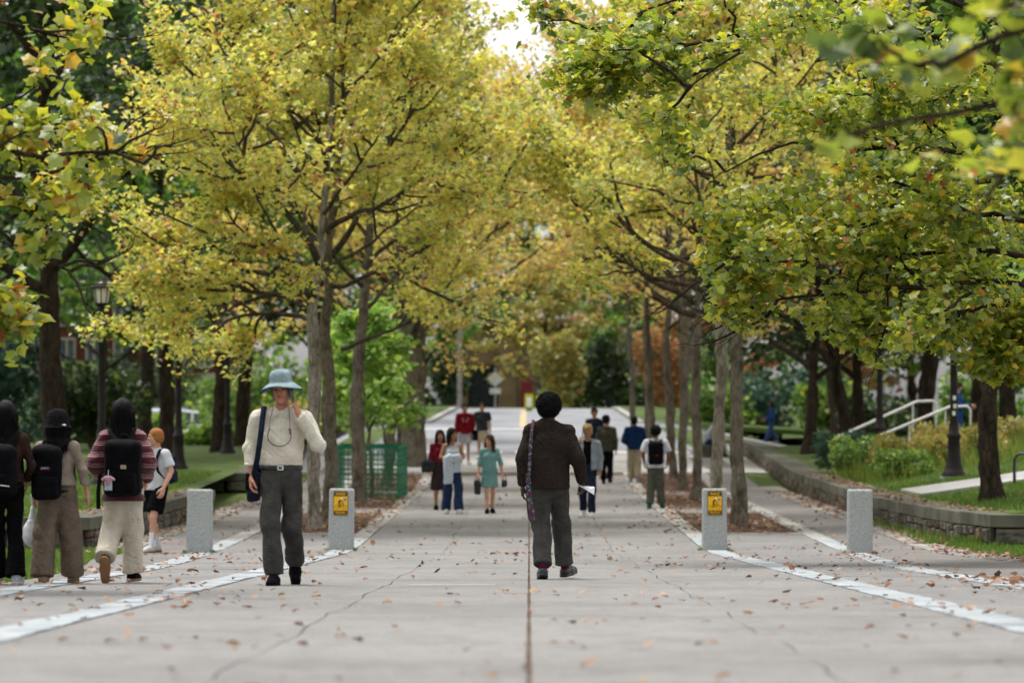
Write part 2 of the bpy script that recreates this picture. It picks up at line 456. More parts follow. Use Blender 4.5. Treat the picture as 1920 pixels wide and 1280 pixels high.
for s in (-1, 1):
    sidebed = tag(strip('side_paving', (lambda y: np.full_like(y, 2.97)) if s > 0 else (lambda y: -bx(y) + .17), (lambda y: bx(y) - .17) if s > 0 else (lambda y: np.full_like(y, -2.97)), -8, 112, -.03, M['joint'], depth=.03), kind='structure')
    f_in = (lambda y: np.full_like(y, 2.975)) if s > 0 else (lambda y: -(bx(y) - .165))
    f_out = (lambda y: bx(y) - .165) if s > 0 else (lambda y: np.full_like(y, -2.975))
    ya = [-8, -2, 4, 10]
    while ya[-1] < 62: ya.append(ya[-1] + 4.6)
    ya[-1] = 65.6
    for a, b in zip(ya[:-1], ya[1:]):
        strip('paving_panel', f_in, f_out, a, b, jr.uniform(-.002, .001), M['side'], sidebed, .04, .6, gap=.005)
    # concrete between the tree pits
    for a, b in ((78.3, 80.8), (93.3, 95.8), (108.2, 112)):
        strip('paving_panel', s * 2.975 if s > 0 else -4.655, 4.655 if s > 0 else -2.975, a, b, -.001, M['side'], sidebed, .04, .8)

def lx(y): return np.interp(y, [-10, 38, 45, 50, 58, 130], [-4.75, -4.75, -5.2, -5.7, -6.0, -6.0])
pR = tag(strip('side_path', lambda y: bx(y) + .165, 6.0, -8, 121, -.004, M['asphalt'], step=.8, nx=3), kind='structure')
pL = tag(strip('side_path', lx, lambda y: -(bx(y) + .165), -8, 121, -.004, M['asphalt'], step=.8, nx=3), kind='structure')

# granite bands: each slab its own piece
for s in (-1, 1):
    for kind in ('inner', 'outer'):
        fb = (lambda yy, s=s: np.full_like(yy, s * 2.81)) if kind == 'inner' else (lambda yy, s=s: s * bx(yy))
        root = tag(strip('granite_band', lambda y: fb(y) - .16, lambda y: fb(y) + .16, -8, 110, -.02, M['joint'], depth=.03), kind='structure')
        y = -6.0
        while y < 110:
            ln = jr.uniform(1.0, 1.7)
            fc = (lambda yy: np.full_like(yy, s * 2.81)) if kind == 'inner' else (lambda yy: s * bx(yy))
            w = .155 + jr.uniform(-.012, .008)
            strip('granite_slab', lambda yy: fc(yy) - w, lambda yy: fc(yy) + w, y, y + ln, .004 + jr.uniform(0, .004), M['band'] if y < 62 else M['kerb'], root, .05, .5, gap=.003, jit=jr)
            y += ln

# tree pits: mulch beds with granite cross kerbs
for s in (-1, 1):
    for a, b in ((66.0, 78.0), (81.1, 93.0), (96.1, 108.0)):
        bed = tag(strip('tree_pit_bed', s * 2.98 if s > 0 else -4.65, 4.65 if s > 0 else -2.98, a, b, -.012, M['mulch'], step=.5, nx=5), kind='structure')
        for yy in (a - .32, b + .02):
            x = 2.98
            while x < 4.6:
                x2 = min(4.65, x + jr.uniform(.5, .85))
                strip('granite_kerb', x if s > 0 else -x2, x2 if s > 0 else -x, yy, yy + .3, .006, M['kerb'], bed, .06, .3, gap=.004, jit=jr)
                x = x2 + .006

# rough granite setts along the side paths
def setts(side, y0, y1):
    root = tag(strip('sett_edging', (5.98 if side > 0 else -6.55), (6.55 if side > 0 else -5.98), y0, y1, -.02, M['joint'], step=1), kind='structure')
    for row in range(2):
        y = y0
        while y < y1 - .1:
            ln = jr.uniform(.3, .62)
            x0 = 6.0 + row * .27 + jr.uniform(-.01, .01)
            x1 = x0 + .255
            strip('granite_sett', x0 if side > 0 else -x1, x1 if side > 0 else -x0, y, min(y + ln, y1), .004 + jr.uniform(-.004, .014), M['cobble'], root, .04, .3, nx=3, gap=.008, jit=jr)
            y += ln
setts(1, 40, 100)
setts(-1, 52, 92)

# ------------------------------------------------------------------ low stone walls
def stone_mesh(seed):
    r = np.random.default_rng(seed)
    q = np.array([[-.5, -.5], [.5, -.5], [.5, .5], [-.5, .5]]) * r.uniform(.84, 1.0, (4, 1))
    qi = q * r.uniform(.6, .82, (4, 1))
    V = np.vstack([np.c_[q, np.zeros(4)], np.c_[q, np.full(4, .6) + r.uniform(-.1, .1, 4)], np.c_[qi, np.full(4, 1) + r.uniform(-.15, .15, 4)]])
    k = np.arange(4); k2 = (k + 1) % 4
    F = [np.stack([k, k2, k2 + 4, k + 4], 1), np.stack([k + 4, k2 + 4, k2 + 8, k + 8], 1), np.array([[8, 9, 10, 11]])]
    return V, np.vstack(F)
STONE = []
for sd in range(8):
    V, F = stone_mesh(sd)
    STONE.append(np_mesh('stone', V, F, False, mats=[M['stone'] if sd % 4 else M['stone2']]))

def wall_path(side, y0, y1):
    ys = np.arange(y0, y1 + .01, .1)
    return np.c_[side * wall_x(side, ys), ys]

def stone_wall(name, label, side, y0, y1, ret, fine=True):
    root = empty(name, (0, 0, 0), 0, label, 'wall', 'low fieldstone walls with flat caps')
    yy = lambda a, b: (a, b)
    # core
    f1 = (lambda y: wall_x(1, y) + .03) if side > 0 else (lambda y: -wall_x(-1, y) - .55)
    f2 = (lambda y: wall_x(1, y) + .55) if side > 0 else (lambda y: -wall_x(-1, y) - .03)
    zb = lambda X, Y: base_z(X, Y)
    strip('core', f1, f2, y0 + .04, y1, .29, M['mortar'], root, .36, .5, zf=zb)
    # caps
    c1 = (lambda y: wall_x(1, y) - .06) if side > 0 else (lambda y: -wall_x(-1, y) - .66)
    c2 = (lambda y: wall_x(1, y) + .66) if side > 0 else (lambda y: -wall_x(-1, y) + .06)
    y = y0 - .06
    while y < y1 - .3:
        ln = jr.uniform(1.1, 2.0)
        strip('cap_stone', c1, c2, y, min(y + ln, y1), .475 + jr.uniform(-.006, .006), M['cap'], root, .19, .4, nx=3, zf=zb, gap=.012, jit=jr)
        y += ln
    # facing stones
    def place(p, t, h0, h1, w, nrm):
        mid = (h0 + h1) / 2
        o = add('stone', STONE[jr.integers(8)], root)
        z = float(base_z(p[0], p[1]))
        X = Vector((t[0], t[1], 0)); N = Vector((nrm[0], nrm[1], 0)); U = Vector((0, 0, 1))
        if X.cross(U).dot(N) < 0: X = -X
        m = Matrix((X, U, N)).transposed().to_4x4() @ Matrix.Diagonal((w * .96, (h1 - h0) * .94, .09, 1))
        m.translation = Vector((p[0], p[1], z + mid)) - N * .02
        o.matrix_local = m
    y = y0 + .02
    while y < y1 - .15:
        w = jr.uniform(.18, .5) * (1 if fine else 1.7)
        y2 = min(y + w, y1)
        a = np.array([side * wall_x(side, y), y]); b = np.array([side * wall_x(side, y2), y2])
        t = (b - a) / np.linalg.norm(b - a); n = np.array([-t[1], t[0]])
        if n[0] * side > 0: n = -n
        c = (a + b) / 2
        L = np.linalg.norm(b - a)
        if jr.random() < .25: place(c, t, .0, .285, L, n)
        else:
            k = jr.uniform(.1, .18)
            place(c, t, 0, k, L, n); place(c, t, k, .285, L, n)
        y = y2
    if ret:
        xa = side * float(wall_x(side, y0)); xb = side * 13.5
        lo, hi = min(xa, xb), max(xa, xb)
        if side > 0: lo += .05
        else: hi -= .05
        hi_, lo_ = hi, lo
        strip('core', lo_ + .6 if side > 0 else lo_, hi_ if side > 0 else hi_ - .6, y0 + .05, y0 + .55, .288, M['mortar'], root, .36, .5, zf=lambda X, Y: base_z(6.9 * side, Y) + X * 0)
        x = .63
        while x < 6.2:
            ln = jr.uniform(1.0, 1.5)
            e0, e1 = xa + side * x, xa + side * min(6.3, x + ln)
            strip('cap_stone', min(e0, e1) + .006, max(e0, e1) - .006, y0 - .06, y0 + .66, .475, M['cap'], root, .19, .4, nx=3, zf=lambda X, Y: base_z(6.9 * side, Y) + X * 0, jit=jr)
            x += ln
        x = 0
        while x < 6.2:
            ln = jr.uniform(.45, .9)
            place((xa + side * (x + ln / 2), y0 + .03), (1, 0), 0, .285, ln, (0, -1))
            x += ln
    return root
stone_wall('stone_wall', 'low fieldstone wall with corner beside the right outer bollard', 1, 60.4, 93, True)
stone_wall('stone_wall', 'far low stone wall beyond the shrubs on the right side path', 1, 93.4, 126, False, False)
stone_wall('stone_wall', 'low fieldstone wall behind the boy in the white shirt on the left', -1, 58.6, 77.5, True)
stone_wall('stone_wall', 'short dark stone wall end beyond the gap on the left lawn', -1, 96, 122, True, False)

# concrete walk through the right lawn
tag(strip('lawn_walk', lambda y: 7.4 + (y - 72) * .0, 30, 72.5, 76.5, .05, M['pale'], nx=14, step=.6, zf=lambda X, Y: lawn_z(X, Y)), kind='structure')

# ------------------------------------------------------------------ the road beyond
tag(strip('apron', -8.5, 8.5, 109.2, 124, .002, M['pale'], nx=9, zf=lambda X, Y: base_z(X, Y)), kind='structure')
tag(strip('cross_street', -60, 60, 124.05, 160, -.004, M['road'], nx=49, step=1.5, zf=lambda X, Y: base_z(X, Y)), kind='structure')
tag(strip('road', lambda y: np.interp(y, [160, 168, 205], [-9, -4.2, -3.6]), lambda y: np.interp(y, [160, 168, 205], [9, 4.6, 4.3]), 160.05, 206, -.002, M['road'], nx=7, zf=lambda X, Y: base_z(X, Y)), kind='structure')
tag(strip('cross_street', -60, 60, 206.05, 216, -.003, M['road'], nx=49, step=1.5, zf=lambda X, Y: base_z(X, Y)), kind='structure')
for k, (y0, y1) in enumerate(((125.0, 126.6),)):
    for i in range(11):
        x = -5.6 + i * 1.03
        tag(strip('crossing_stripe', x, x + .58, y0, y1 + 1.2, .006, M['paint'], depth=.004, zf=lambda X, Y: base_z(X, Y)), 'white painted bar of the pedestrian crossing', 'road marking', 'painted bars of the crossing')
tag(strip('stop_line', -4.5, .1, 157, 158, .006, M['paint'], depth=.004, zf=lambda X, Y: base_z(X, Y)), 'white stop line painted across the far road', 'road marking')
tag(strip('centre_line', -.42, -.12, 161, 196, .006, M['ypaint'], depth=.004, zf=lambda X, Y: base_z(X, Y)), 'pale yellow centre line running up the far road', 'road marking')
tag(strip('worn_paint_line', -1.05, -.3, 33.3, 33.42, .005, M['paint'], depth=.003), 'short worn white line across the walkway near the hat man', 'road marking')
for s in (-1, 1):
    f = (lambda y: np.interp(y, [160, 168, 205], [9.1, 4.7, 4.4])) if s > 0 else (lambda y: -np.interp(y, [160, 168, 205], [9.1, 4.3, 3.7]))
    tag(strip('kerb', (lambda y: f(y)) if s > 0 else (lambda y: f(y) - .3), (lambda y: f(y) + .3) if s > 0 else (lambda y: f(y)), 161, 206, .1, M['kerb'], depth=.2, zf=lambda X, Y: base_z(X, Y)), kind='structure')
    tag(strip('verge', (lambda y: f(y) + .3) if s > 0 else (lambda y: f(y) - 14), (lambda y: f(y) + 14) if s > 0 else (lambda y: f(y) - .3), 161, 206, .14, M['grass'], nx=9, depth=.2, zf=lambda X, Y: gz(Y) * (1 - .5 * sstep(5, 18, np.abs(X)))), kind='structure')

# ------------------------------------------------------------------ bollards with signs
def rough_box(hx, hy, z0, z1, nx, nz, amp, r, bev=.018):
    V = []; F = []
    def face(fn, na, nb):
        b = len(V)
        for a in range(na + 1):
            for c in range(nb + 1):
                V.append(fn(a / na, c / nb))
        for a in range(na):
            for c in range(nb):
                F.append([b + a * (nb + 1) + c, b + (a + 1) * (nb + 1) + c, b + (a + 1) * (nb + 1) + c + 1, b + a * (nb + 1) + c + 1])
    H = z1 - z0
    face(lambda u, v: (-hx + 2 * hx * u, -hy, z0 + H * v), nx, nz)
    face(lambda u, v: (hx, -hy + 2 * hy * u, z0 + H * v), nx, nz)
    face(lambda u, v: (hx - 2 * hx * u, hy, z0 + H * v), nx, nz)
    face(lambda u, v: (-hx, hy - 2 * hy * u, z0 + H * v), nx, nz)
    face(lambda u, v: (-hx + 2 * hx * u, -hy + 2 * hy * v, z1), nx, nx)
    V = np.array(V, float)
    out = V.copy()
    c = np.array([hx, hy])
    ex = (np.abs(np.abs(V[:, 0]) - hx) < 1e-6).astype(int) + (np.abs(np.abs(V[:, 1]) - hy) < 1e-6) + (np.abs(V[:, 2] - z1) < 1e-6)
    key = np.round(V * 1000).astype(np.int64)
    h = np.abs(np.sin(key[:, 0] * 12.9898 + key[:, 1] * 78.233 + key[:, 2] * 37.719) * 43758.5453) % 1
    h2 = np.abs(np.sin(key[:, 0] * 39.34 + key[:, 1] * 11.135 + key[:, 2] * 83.155) * 24634.63) % 1
    d = (h - .5) * amp
    out[:, 0] += np.where(np.abs(np.abs(V[:, 0]) - hx) < 1e-6, np.sign(V[:, 0]) * d, 0) - np.where(ex >= 2, np.sign(V[:, 0]) * bev * (.4 + h2 * .6), 0) * (np.abs(V[:, 0]) > hx * .9)
    out[:, 1] += np.where(np.abs(np.abs(V[:, 1]) - hy) < 1e-6, np.sign(V[:, 1]) * d, 0) - np.where(ex >= 2, np.sign(V[:, 1]) * bev * (.4 + h * .6), 0) * (np.abs(V[:, 1]) > hy * .9)
    out[:, 2] += np.where(np.abs(V[:, 2] - z1) < 1e-6, (h2 - .5) * amp * .5, 0) - np.where((ex >= 2) & (V[:, 2] > z1 - 1e-6), bev * .7, 0)
    return out, np.array(F)

M['sign_y'] = pm('sign_yellow', '#e6ad00', '#efb708', 3, .45, spec=.4)
M['sign_k'] = pm('sign_black', '#141414', '#1c1c1c', 3, .5, spec=.4)
M['sign_b'] = pm('sign_blue', '#2a5fa8', '#3a6fb8', 3, .5)
M['sign_w'] = pm('sign_white', '#e8e8e4', '#dcdcd8', 3, .5)

def text_mesh(txt, size, width=None):
    cu = bpy.data.curves.new('lettering', 'FONT')
    cu.body = txt; cu.size = size; cu.align_x = 'CENTER'; cu.align_y = 'CENTER'; cu.extrude = .0008; cu.offset = size * .018
    o = bpy.data.objects.new('lettering', cu); C.objects.link(o)
    bpy.context.view_layer.update()
    me = bpy.data.meshes.new_from_object(o.evaluated_get(bpy.context.evaluated_depsgraph_get()))
    bpy.data.objects.remove(o); bpy.data.curves.remove(cu)
    n = len(me.vertices); a = np.zeros(n * 3, np.float32); me.vertices.foreach_get('co', a); a = a.reshape(-1, 3)
    if width:
        a[:, 0] *= width / (a[:, 0].max() - a[:, 0].min())
    a = np.c_[a[:, 0], -a[:, 2], a[:, 1]]          # stand upright, facing -Y
    me.vertices.foreach_set('co', a.astype(np.float32).ravel()); me.update()
    return me

def round_plate(w, h, r, y0, y1, n=6, cx=0, cz=0):
    pts = []
    for sx, sz, a0 in ((1, 1, 0), (-1, 1, 90), (-1, -1, 180), (1, -1, 270)):
        for k in range(n + 1):
            a = R(a0 + 90 * k / n)
            pts.append((cx + sx * (w / 2 - r) + r * math.cos(a), cz + sz * (h / 2 - r) + r * math.sin(a)))
    m = len(pts)
    V = [(x, y0, z) for x, z in pts] + [(x, y1, z) for x, z in pts] + [(cx, y0, cz)]
    k = np.arange(m); k2 = (k + 1) % m
    b = MB()
    V = np.array(V)
    b.addm(V, np.stack([k, k2, k2 + m, k + m], 1)[:, ::-1])
    b.addm(V, np.stack([np.full(m, 2 * m), k2, k], 1))
    return b

def sign(parent, hy):
    y = -hy - .004
    s = round_plate(.226, .372, .022, y - .004, y + .02, cz=.71).build('sign_plate', M['sign_k'], parent)
    round_plate(.212, .358, .018, y - .0055, y - .002, cz=.71).build('sign_border', M['sign_y'], s)
    round_plate(.2, .345, .015, y - .007, y - .0035, cz=.71).build('sign_ground', M['sign_k'], s)
    b = MB(); b.box(-.098, .098, y - .0085, y - .005, .71 - .108, .71 + .105); b.build('sign_field', M['sign_y'], s)
    for t, z in (('SHARED', .71 + .138), ('WALKWAY', .71 - .140)):
        me = text_mesh(t, .055, .15 if t == 'SHARED' else .165); me.materials.append(M['sign_y'])
        add('lettering', me, s, (0, y - .0085, z))
    k = MB(); yy = y - .0095
    def ring(cx, cz, r, th):
        a = np.linspace(0, 2 * math.pi, 25)
        k.tube(np.c_[cx + r * np.cos(a), np.full(25, yy), cz + r * np.sin(a)], th, 4, False)
    cz = .655
    ring(-.052, cz, .03, .003); ring(.052, cz, .03, .003)
    def ln(*p, th=.003): k.tube(np.array([(x, yy, z) for x, z in p]), th, 5)
    ln((-.052, cz), (-.005, cz), (.035, cz + .045), (-.025, cz + .045), (-.052, cz))
    ln((-.005, cz), (-.03, cz + .058)); ln((.052, cz), (.033, cz + .06), (.045, cz + .066))
    ln((-.03, cz + .062), (-.005, cz + .105), th=.012)          # rider's back
    ln((-.005, cz + .105), (.033, cz + .066), th=.005)
    ln((-.03, cz + .062), (.0, cz + .035), (-.005, cz - .006), th=.007)
    k.build('bicycle_symbol', M['sign_k'], s)
    a = np.linspace(0, 2 * math.pi, 17)[:-1]
    for nm, c, r, m in (('rider_head', (.012, .785), .013, 'sign_w'), ('round_symbol', (.066, .762), .02, 'sign_b')):
        d = MB(); V = np.vstack([np.c_[c[0] + r * np.cos(a), np.full(16, yy), c[1] + r * np.sin(a)], [[c[0], yy - .001, c[1]]]])
        kk = np.arange(16); d.addm(V, np.stack([np.full(16, 16), (kk + 1) % 16, kk], 1)[:, ::-1]); d.build(nm, M[m], s)
    d = MB(); yw = yy - .002
    d.tube(np.array([(.058, yw, .755), (.066, yw, .772), (.074, yw, .755)]), .0022, 4); d.build('walker_symbol', M['sign_w'], s)

BOLL = [(-2.84, 58.0, True, 'granite bollard with yellow sign behind the man in the hat', 'bollard'),
        (2.80, 58.0, True, 'granite bollard with yellow sign in front of the right trees', 'bollard'),
        (-4.85, 56.5, False, 'plain granite bollard beside the boy in the white shirt', 'bollard'),
        (4.84, 56.2, False, 'plain granite bollard in front of the right stone wall', 'bollard')]
bb = np.random.default_rng(3)
for i, (x, y, sg, lb, ct) in enumerate(BOLL):
    r = empty('stone_bollard', (x, y, float(gz(y))), R(bb.uniform(-2.5, 2.5)), lb, ct, 'granite bollards across the walkway')
    r.rotation_euler = (R(bb.uniform(-1, 1)), R(bb.uniform(-1.3, 1.3)), r.rotation_euler[2])
    V, F = rough_box(.18, .17, -.05, .93, 18, 46, .009, bb)
    V[:, 0] *= 1 + .03 * (0.5 - V[:, 2])
    add('post', np_mesh('post', V, F, False, mats=[M['bollard']]), r)
    if sg: sign(r, .17)

# ------------------------------------------------------------------ lamp posts
def lamp(x, y, label, h=4.28):
    z = float(lawn_z(x, y)) - .02
    r = empty('lamp_post', (x, y, z), 0, label, 'lamp post', 'iron lamp posts along the walkway')
    b = MB(); b.box(-.27, .27, -.27, .27, -.1, .05); b.build('plinth', M['kerb'], r)
    b = MB(); b.lathe([(.25, .05), (.25, .12), (.2, .17), (.185, .24), (.16, .32), (.135, .55), (.125, .85), (.15, .88), (.15, .93), (.11, .97), (.105, 1.15)], 12); b.build('base', M['iron'], r, True)
    b = MB(); b.lathe([(.088, 1.14), (.08, 1.6), (.068, h - .75), (.1, h - .72), (.1, h - .68), (.06, h - .64), (.06, h - .55), (.13, h - .5), (.15, h - .45)], 12); b.build('post', M['iron'], r, True)
    b = MB(); b.lathe([(.13, h - .45), (.19, h - .14)], 8); b.build('lantern_glass', M['glass'], r)
    b = MB()
    for k in range(8):
        a = (k + .5) * math.pi / 4 - math.pi / 8
        b.tube([(.133 * math.cos(a), .133 * math.sin(a), h - .46), (.195 * math.cos(a), .195 * math.sin(a), h - .14)], .012, 4)
    b.build('lantern_frame', M['iron'], r)
    b = MB(); b.lathe([(.01, h - .14), (.25, h - .15), (.25, h - .12), (.15, h - .04), (.05, h + .03), (.03, h + .1), (.001, h + .13)], 12); b.build('lantern_roof', M['iron'], r, True)
lamp(-8.9, 80, 'dark iron lamp post with lantern nearest on the left lawn')
lamp(-8.9, 97.5, 'dark iron lamp post behind the boy in the white shirt')
lamp(-8.95, 114, 'dark iron lamp post farthest back on the left lawn')
lamp(8.85, 80, 'dark iron lamp post with stickers in front of the steps', 4.6)
lamp(8.95, 98, 'dark iron lamp post behind the white handrails on the right', 4.6)
for i, (dx, dz) in enumerate(((0, 1.62), (.01, 1.45), (-.01, 1.3))):
    b = MB(); z0 = float(lawn_z(8.85, 80)) + dz
    b.box(8.85 + dx - .03, 8.85 + dx + .03, 79.89, 79.915, z0, z0 + .09)
    tag(b.build('sticker', M['sign_w']), ['small pale sticker, topmost on the right lamp post', 'small pale sticker, middle one on the right lamp post', 'small pale sticker, lowest on the right lamp post'][i], 'sticker', 'stickers on the lamp post')

# ------------------------------------------------------------------ steps and handrails on the right bank
st = empty('stone_steps', (0, 0, 0), 0, 'stone steps climbing the bank under white handrails', 'steps')
for k in range(7):
    b = MB(); x = 8.0 + k * .36; b.box(x, x + .42, 93.6, 100.4, .3 + k * .12, .52 + k * .125); b.build('step', M['kerb'], st)
for Y, lo, hi, lb in ((100, (7.95, 1.29), (10.1, 2.26), 'white tubular handrail on the far side of the steps'), (94, (8.1, 1.22), (10.3, 2.13), 'white tubular handrail on the near side of the steps')):
    r = empty('handrail', (0, 0, 0), 0, lb, 'handrail', 'white handrails of the steps')
    b = MB(); b.tube([(lo[0], Y, lo[1]), (hi[0], Y, hi[1]), (hi[0] + .42, Y, hi[1] + .015), (hi[0] + .5, Y, hi[1] - .06), (hi[0] + .5, Y, hi[1] - 1.1)], .034, 8)
    b.build('top_rail', M['rail'], r, True)
    for t in (.12, .55, .95):
        x = lo[0] + t * (hi[0] - lo[0]); z = lo[1] + t * (hi[1] - lo[1])
        b = MB(); b.tube([(x, Y, z - .02), (x, Y, z - 1.05)], .024, 8); b.build('baluster', M['rail'], r, True)
# black hoop beside the lawn walk
r = empty('hoop_rail', (9.05, 71.6, float(lawn_z(9.05, 71.6))), 0, 'black tubular hoop rail beside the lawn walk on the right', 'rail')
b = MB(); a = np.linspace(0, math.pi / 2, 7)
b.tube(np.vstack([[(0, 0, -.1), (0, 0, .45)], np.c_[.14 - .14 * np.cos(a), 0 * a, .45 + .14 * np.sin(a)], [(1.2, 0, .59)], np.c_[1.2 + .14 * np.sin(a), 0 * a, .45 + .14 * np.cos(a)][1:], [(1.34, 0, -.1)]]), .03, 8)
b.build('hoop', M['black'], r, True)

# ------------------------------------------------------------------ green plastic barrier fence
M['net'] = pm('green_plastic', '#1c6b4d', '#237a58', 4, .6)
fr = empty('barrier_fence', (0, 0, 0), 0, 'green plastic mesh barrier around the sapling pit on the left', 'fence')
def net(p0, p1, h, name='net_panel'):
    b = MB(); p0 = np.array(p0, float); p1 = np.array(p1, float)
    L = np.linalg.norm(p1 - p0); d = (p1 - p0) / L; nn = np.array([-d[1], d[0]])
    def bar(u0, u1, z0, z1):
        c = [p0 + d * u0, p0 + d * u1]
        sag = lambda u: .03 * math.sin(u * 3.1) * 1
        V = []
        for z in (z0, z1):
            for off in (-.004, .004):
                for q, u in ((c[0], u0), (c[1], u1)):
                    V.append((q[0] + nn[0] * (off + sag(u)), q[1] + nn[1] * (off + sag(u)), z))
        b.addm(np.array(V)[[0, 1, 2, 3, 4, 5, 6, 7]], [[0, 2, 3, 1], [4, 5, 7, 6], [0, 1, 5, 4], [2, 6, 7, 3], [0, 4, 6, 2], [1, 3, 7, 5]])
    z = .03
    n = int(L / .25)
    while z < h:
        for k in range(n): bar(L * k / n, L * (k + 1) / n, z, z + (.02 if z + .12 < h else .06))
        z += .115
    u = 0
    while u < L:
        bar(u, min(u + .016, L), .03, h); u += .1
    return b.build(name, M['net'], fr)
cs = [(-4.42, 87.4), (-2.98, 87.2), (-2.95, 92.4), (-4.5, 92.5)]
for a, c in zip(cs, cs[1:] + cs[:1]): net(a, c, 1.22)
for x, y in cs + [(-3.7, 87.3)]:
    b = MB(); b.tube([(x, y + .03, -.1), (x, y + .03, 1.27)], .022, 6); b.build('stake', M['net'], fr)

# ------------------------------------------------------------------ far street furniture
def post(name, x, y, h, r, mat, parent):
    b = MB(); b.tube([(x, y, float(base_z(x, y)) - .3), (x, y, h)], r, 8); return b.build(name, mat, parent, True)
u = empty('utility_pole', (0, 0, 0), 0, 'tall grey utility pole at the far left kerb', 'pole')
M['polewood'] = pm('weathered_wood', '#77716b', '#8f8983', 4, .9)
post('shaft', -3.75, 207.5, 10.5, .13, M['polewood'], u)
b = MB(); b.box(-4.9, -2.6, 207.44, 207.56, 9.6, 9.75); b.build('crossarm', M['polewood'], u)
d = empty('traffic_sign', (0, 0, 0), 0, 'diamond traffic sign seen from behind with a plate below', 'sign')
post('post', -1.8, 204.6, 4.1, .04, M['steel'], d)
M['signback'] = pm('sign_back', '#b9b6ac', '#a8a59c', 4, .5, metallic=.2)
mt = Matrix.Translation((-1.8, 204.55, 3.45)) @ Matrix.Rotation(R(45), 4, 'Y')
b = MB(); b.box(-.3, .3, -.01, .01, -.3, .3, mt); b.build('diamond_plate', M['signback'], d)
b = MB(); b.box(-2.1, -1.5, 204.53, 204.56, 2.66, 2.96); b.build('lower_plate', M['signback'], d)
M['lime'] = pm('fluorescent_yellow', '#aebd10', '#a3b20c', 3, .5)
p = empty('crossing_sign', (0, 0, 0), 0, 'small yellow-green crossing sign standing on the far road', 'sign')
zr = float(base_z(0, 195))
b = MB(); b.box(-.22, .22, 194.97, 195.03, zr + .08, zr + .86); b.build('panel', M['lime'], p)
b = MB(); b.box(-.13, .13, 194.955, 194.975, zr + .22, zr + .68); b.build('white_panel', M['sign_w'], p)
b = MB(); b.box(-.16, .16, 194.8, 195.2, zr, zr + .09); b.build('foot', M['black'], p)

# ------------------------------------------------------------------ buildings
M['tan'] = pm('tan_wall', '#77624a', '#8a7256', 1.2, .9, .1, 30)
M['darkglass'] = pm('dark_opening', '#10151f', '#1b2331', 2, .2, spec=.5)
M['brick'] = pm('red_brick', '#5f332d', '#75443c', 3, .9, .2, 40)
M['trim'] = pm('pale_trim', '#c8bfae', '#d8d0c0', 3, .8)
M['pane'] = pm('window_pane', '#39424c', '#56616c', 1.5, .15, spec=.6)
M['pinkred'] = pm('red_door', '#9c2c40', '#7c2434', 3, .6)
t = empty('campus_building', (0, 0, 0), 0, 'tan building with a dark garage opening at the end of the road', 'building')
z0 = 1.4
b = MB(); b.box(-2.1, -.9, 262, 262.8, z0, 7.5); b.build('pier', M['tan'], t)
b = MB(); b.box(-4.2, -2.1, 262.3, 262.8, 4.75, 7.5); b.build('lintel', M['tan'], t)
b = MB(); b.box(-6, -4.2, 262, 262.8, z0, 7.5); b.build('wall', M['tan'], t)
b = MB(); b.box(-.9, 3.4, 262.5, 262.9, z0, 7.5); b.build('wall', M['tan'], t)
b = MB(); b.box(-6, 3.4, 263, 272, z0, 7.4); b.build('core', M['darkglass'], t)
b = MB(); b.box(-6.2, 3.6, 261.7, 272.2, 7.5, 7.9); b.build('roof', M['tan'], t)
b = MB(); b.box(-.5, .2, 262.4, 262.5, z0, 3.6); b.build('door', M['pinkred'], t)
for x in (.6, 2.0):
    b = MB(); b.box(x, x + 1.1, 262.4, 262.5, 3.0, 4.8); w = b.build('window', M['pane'], t)
    b = MB(); b.box(x - .08, x + 1.18, 262.36, 262.5, 2.86, 3.0); b.build('sill', M['trim'], w)

br = empty('brick_building', (0, 0, 0), 0, 'red brick building with pale window frames on the left hill', 'building')
zb = 3.4
b = MB(); b.box(-48, -20, 252, 264, zb - 2, zb + 9); b.build('wall', M['brick'], br)
b = MB(); b.box(-48.3, -19.7, 251.6, 264.4, zb + 9, zb + 9.5); b.build('cornice', M['trim'], br)
b = MB(); b.box(-48.2, -19.8, 251.85, 252.0, zb - .2, zb + .7); b.build('base_course', M['trim'], br)
for fl in range(3):
    for i in range(15):
        x = -47 + i * 1.8
        zz = zb + 1.2 + fl * 2.7
        b = MB(); b.box(x, x + .95, 251.93, 252.05, zz, zz + 1.7); w = b.build('window', M['pane'], br)
        b = MB()
        for xx in (x - .08, x + .43, x + .95): b.box(xx, xx + .09, 251.88, 251.93, zz, zz + 1.7)
        b.box(x - .08, x + 1.04, 251.87, 251.92, zz + 1.7, zz + 1.82); b.box(x - .08, x + 1.04, 251.86, 251.92, zz - .12, zz)
        b.build('frame', M['trim'], w)

# ------------------------------------------------------------------ parked cars
M['carwhite'] = pm('white_car_paint', '#c9cdd2', '#d4d8dc', 1, .25, spec=.6)
M['carglass'] = pm('car_glass', '#1a2228', '#2c3840', 1, .08, spec=.8)
M['tyre'] = pm('tyre', '#151515', '#222222', 4, .9)
M['headlamp'] = pm('headlamp', '#d8dde0', '#eef0f2', 2, .1, spec=.7)
def loft(secs, mat, name, parent):
    """secs: list of (x, [(y,z)...]) closed sections"""
    n = len(secs[0][1]); V = []; 
    for x, pts in secs: V += [(x, y, z) for y, z in pts]
    V = np.array(V); F = []
    for i in range(len(secs) - 1):
        for j in range(n):
            F.append((i * n + j, i * n + (j + 1) % n, (i + 1) * n + (j + 1) % n, (i + 1) * n + j))
    b = MB(); b.addm(V, F)
    for e, s in ((0, 1), (len(secs) - 1, -1)):
        ring = V[e * n:(e + 1) * n]; c = ring.mean(0); k = np.arange(n)
        tri = np.stack([k, (k + 1) % n, np.full(n, n)], 1)
        b.addm(np.vstack([ring, c]), tri[:, ::s])
    return b.build(name, mat, parent, False)
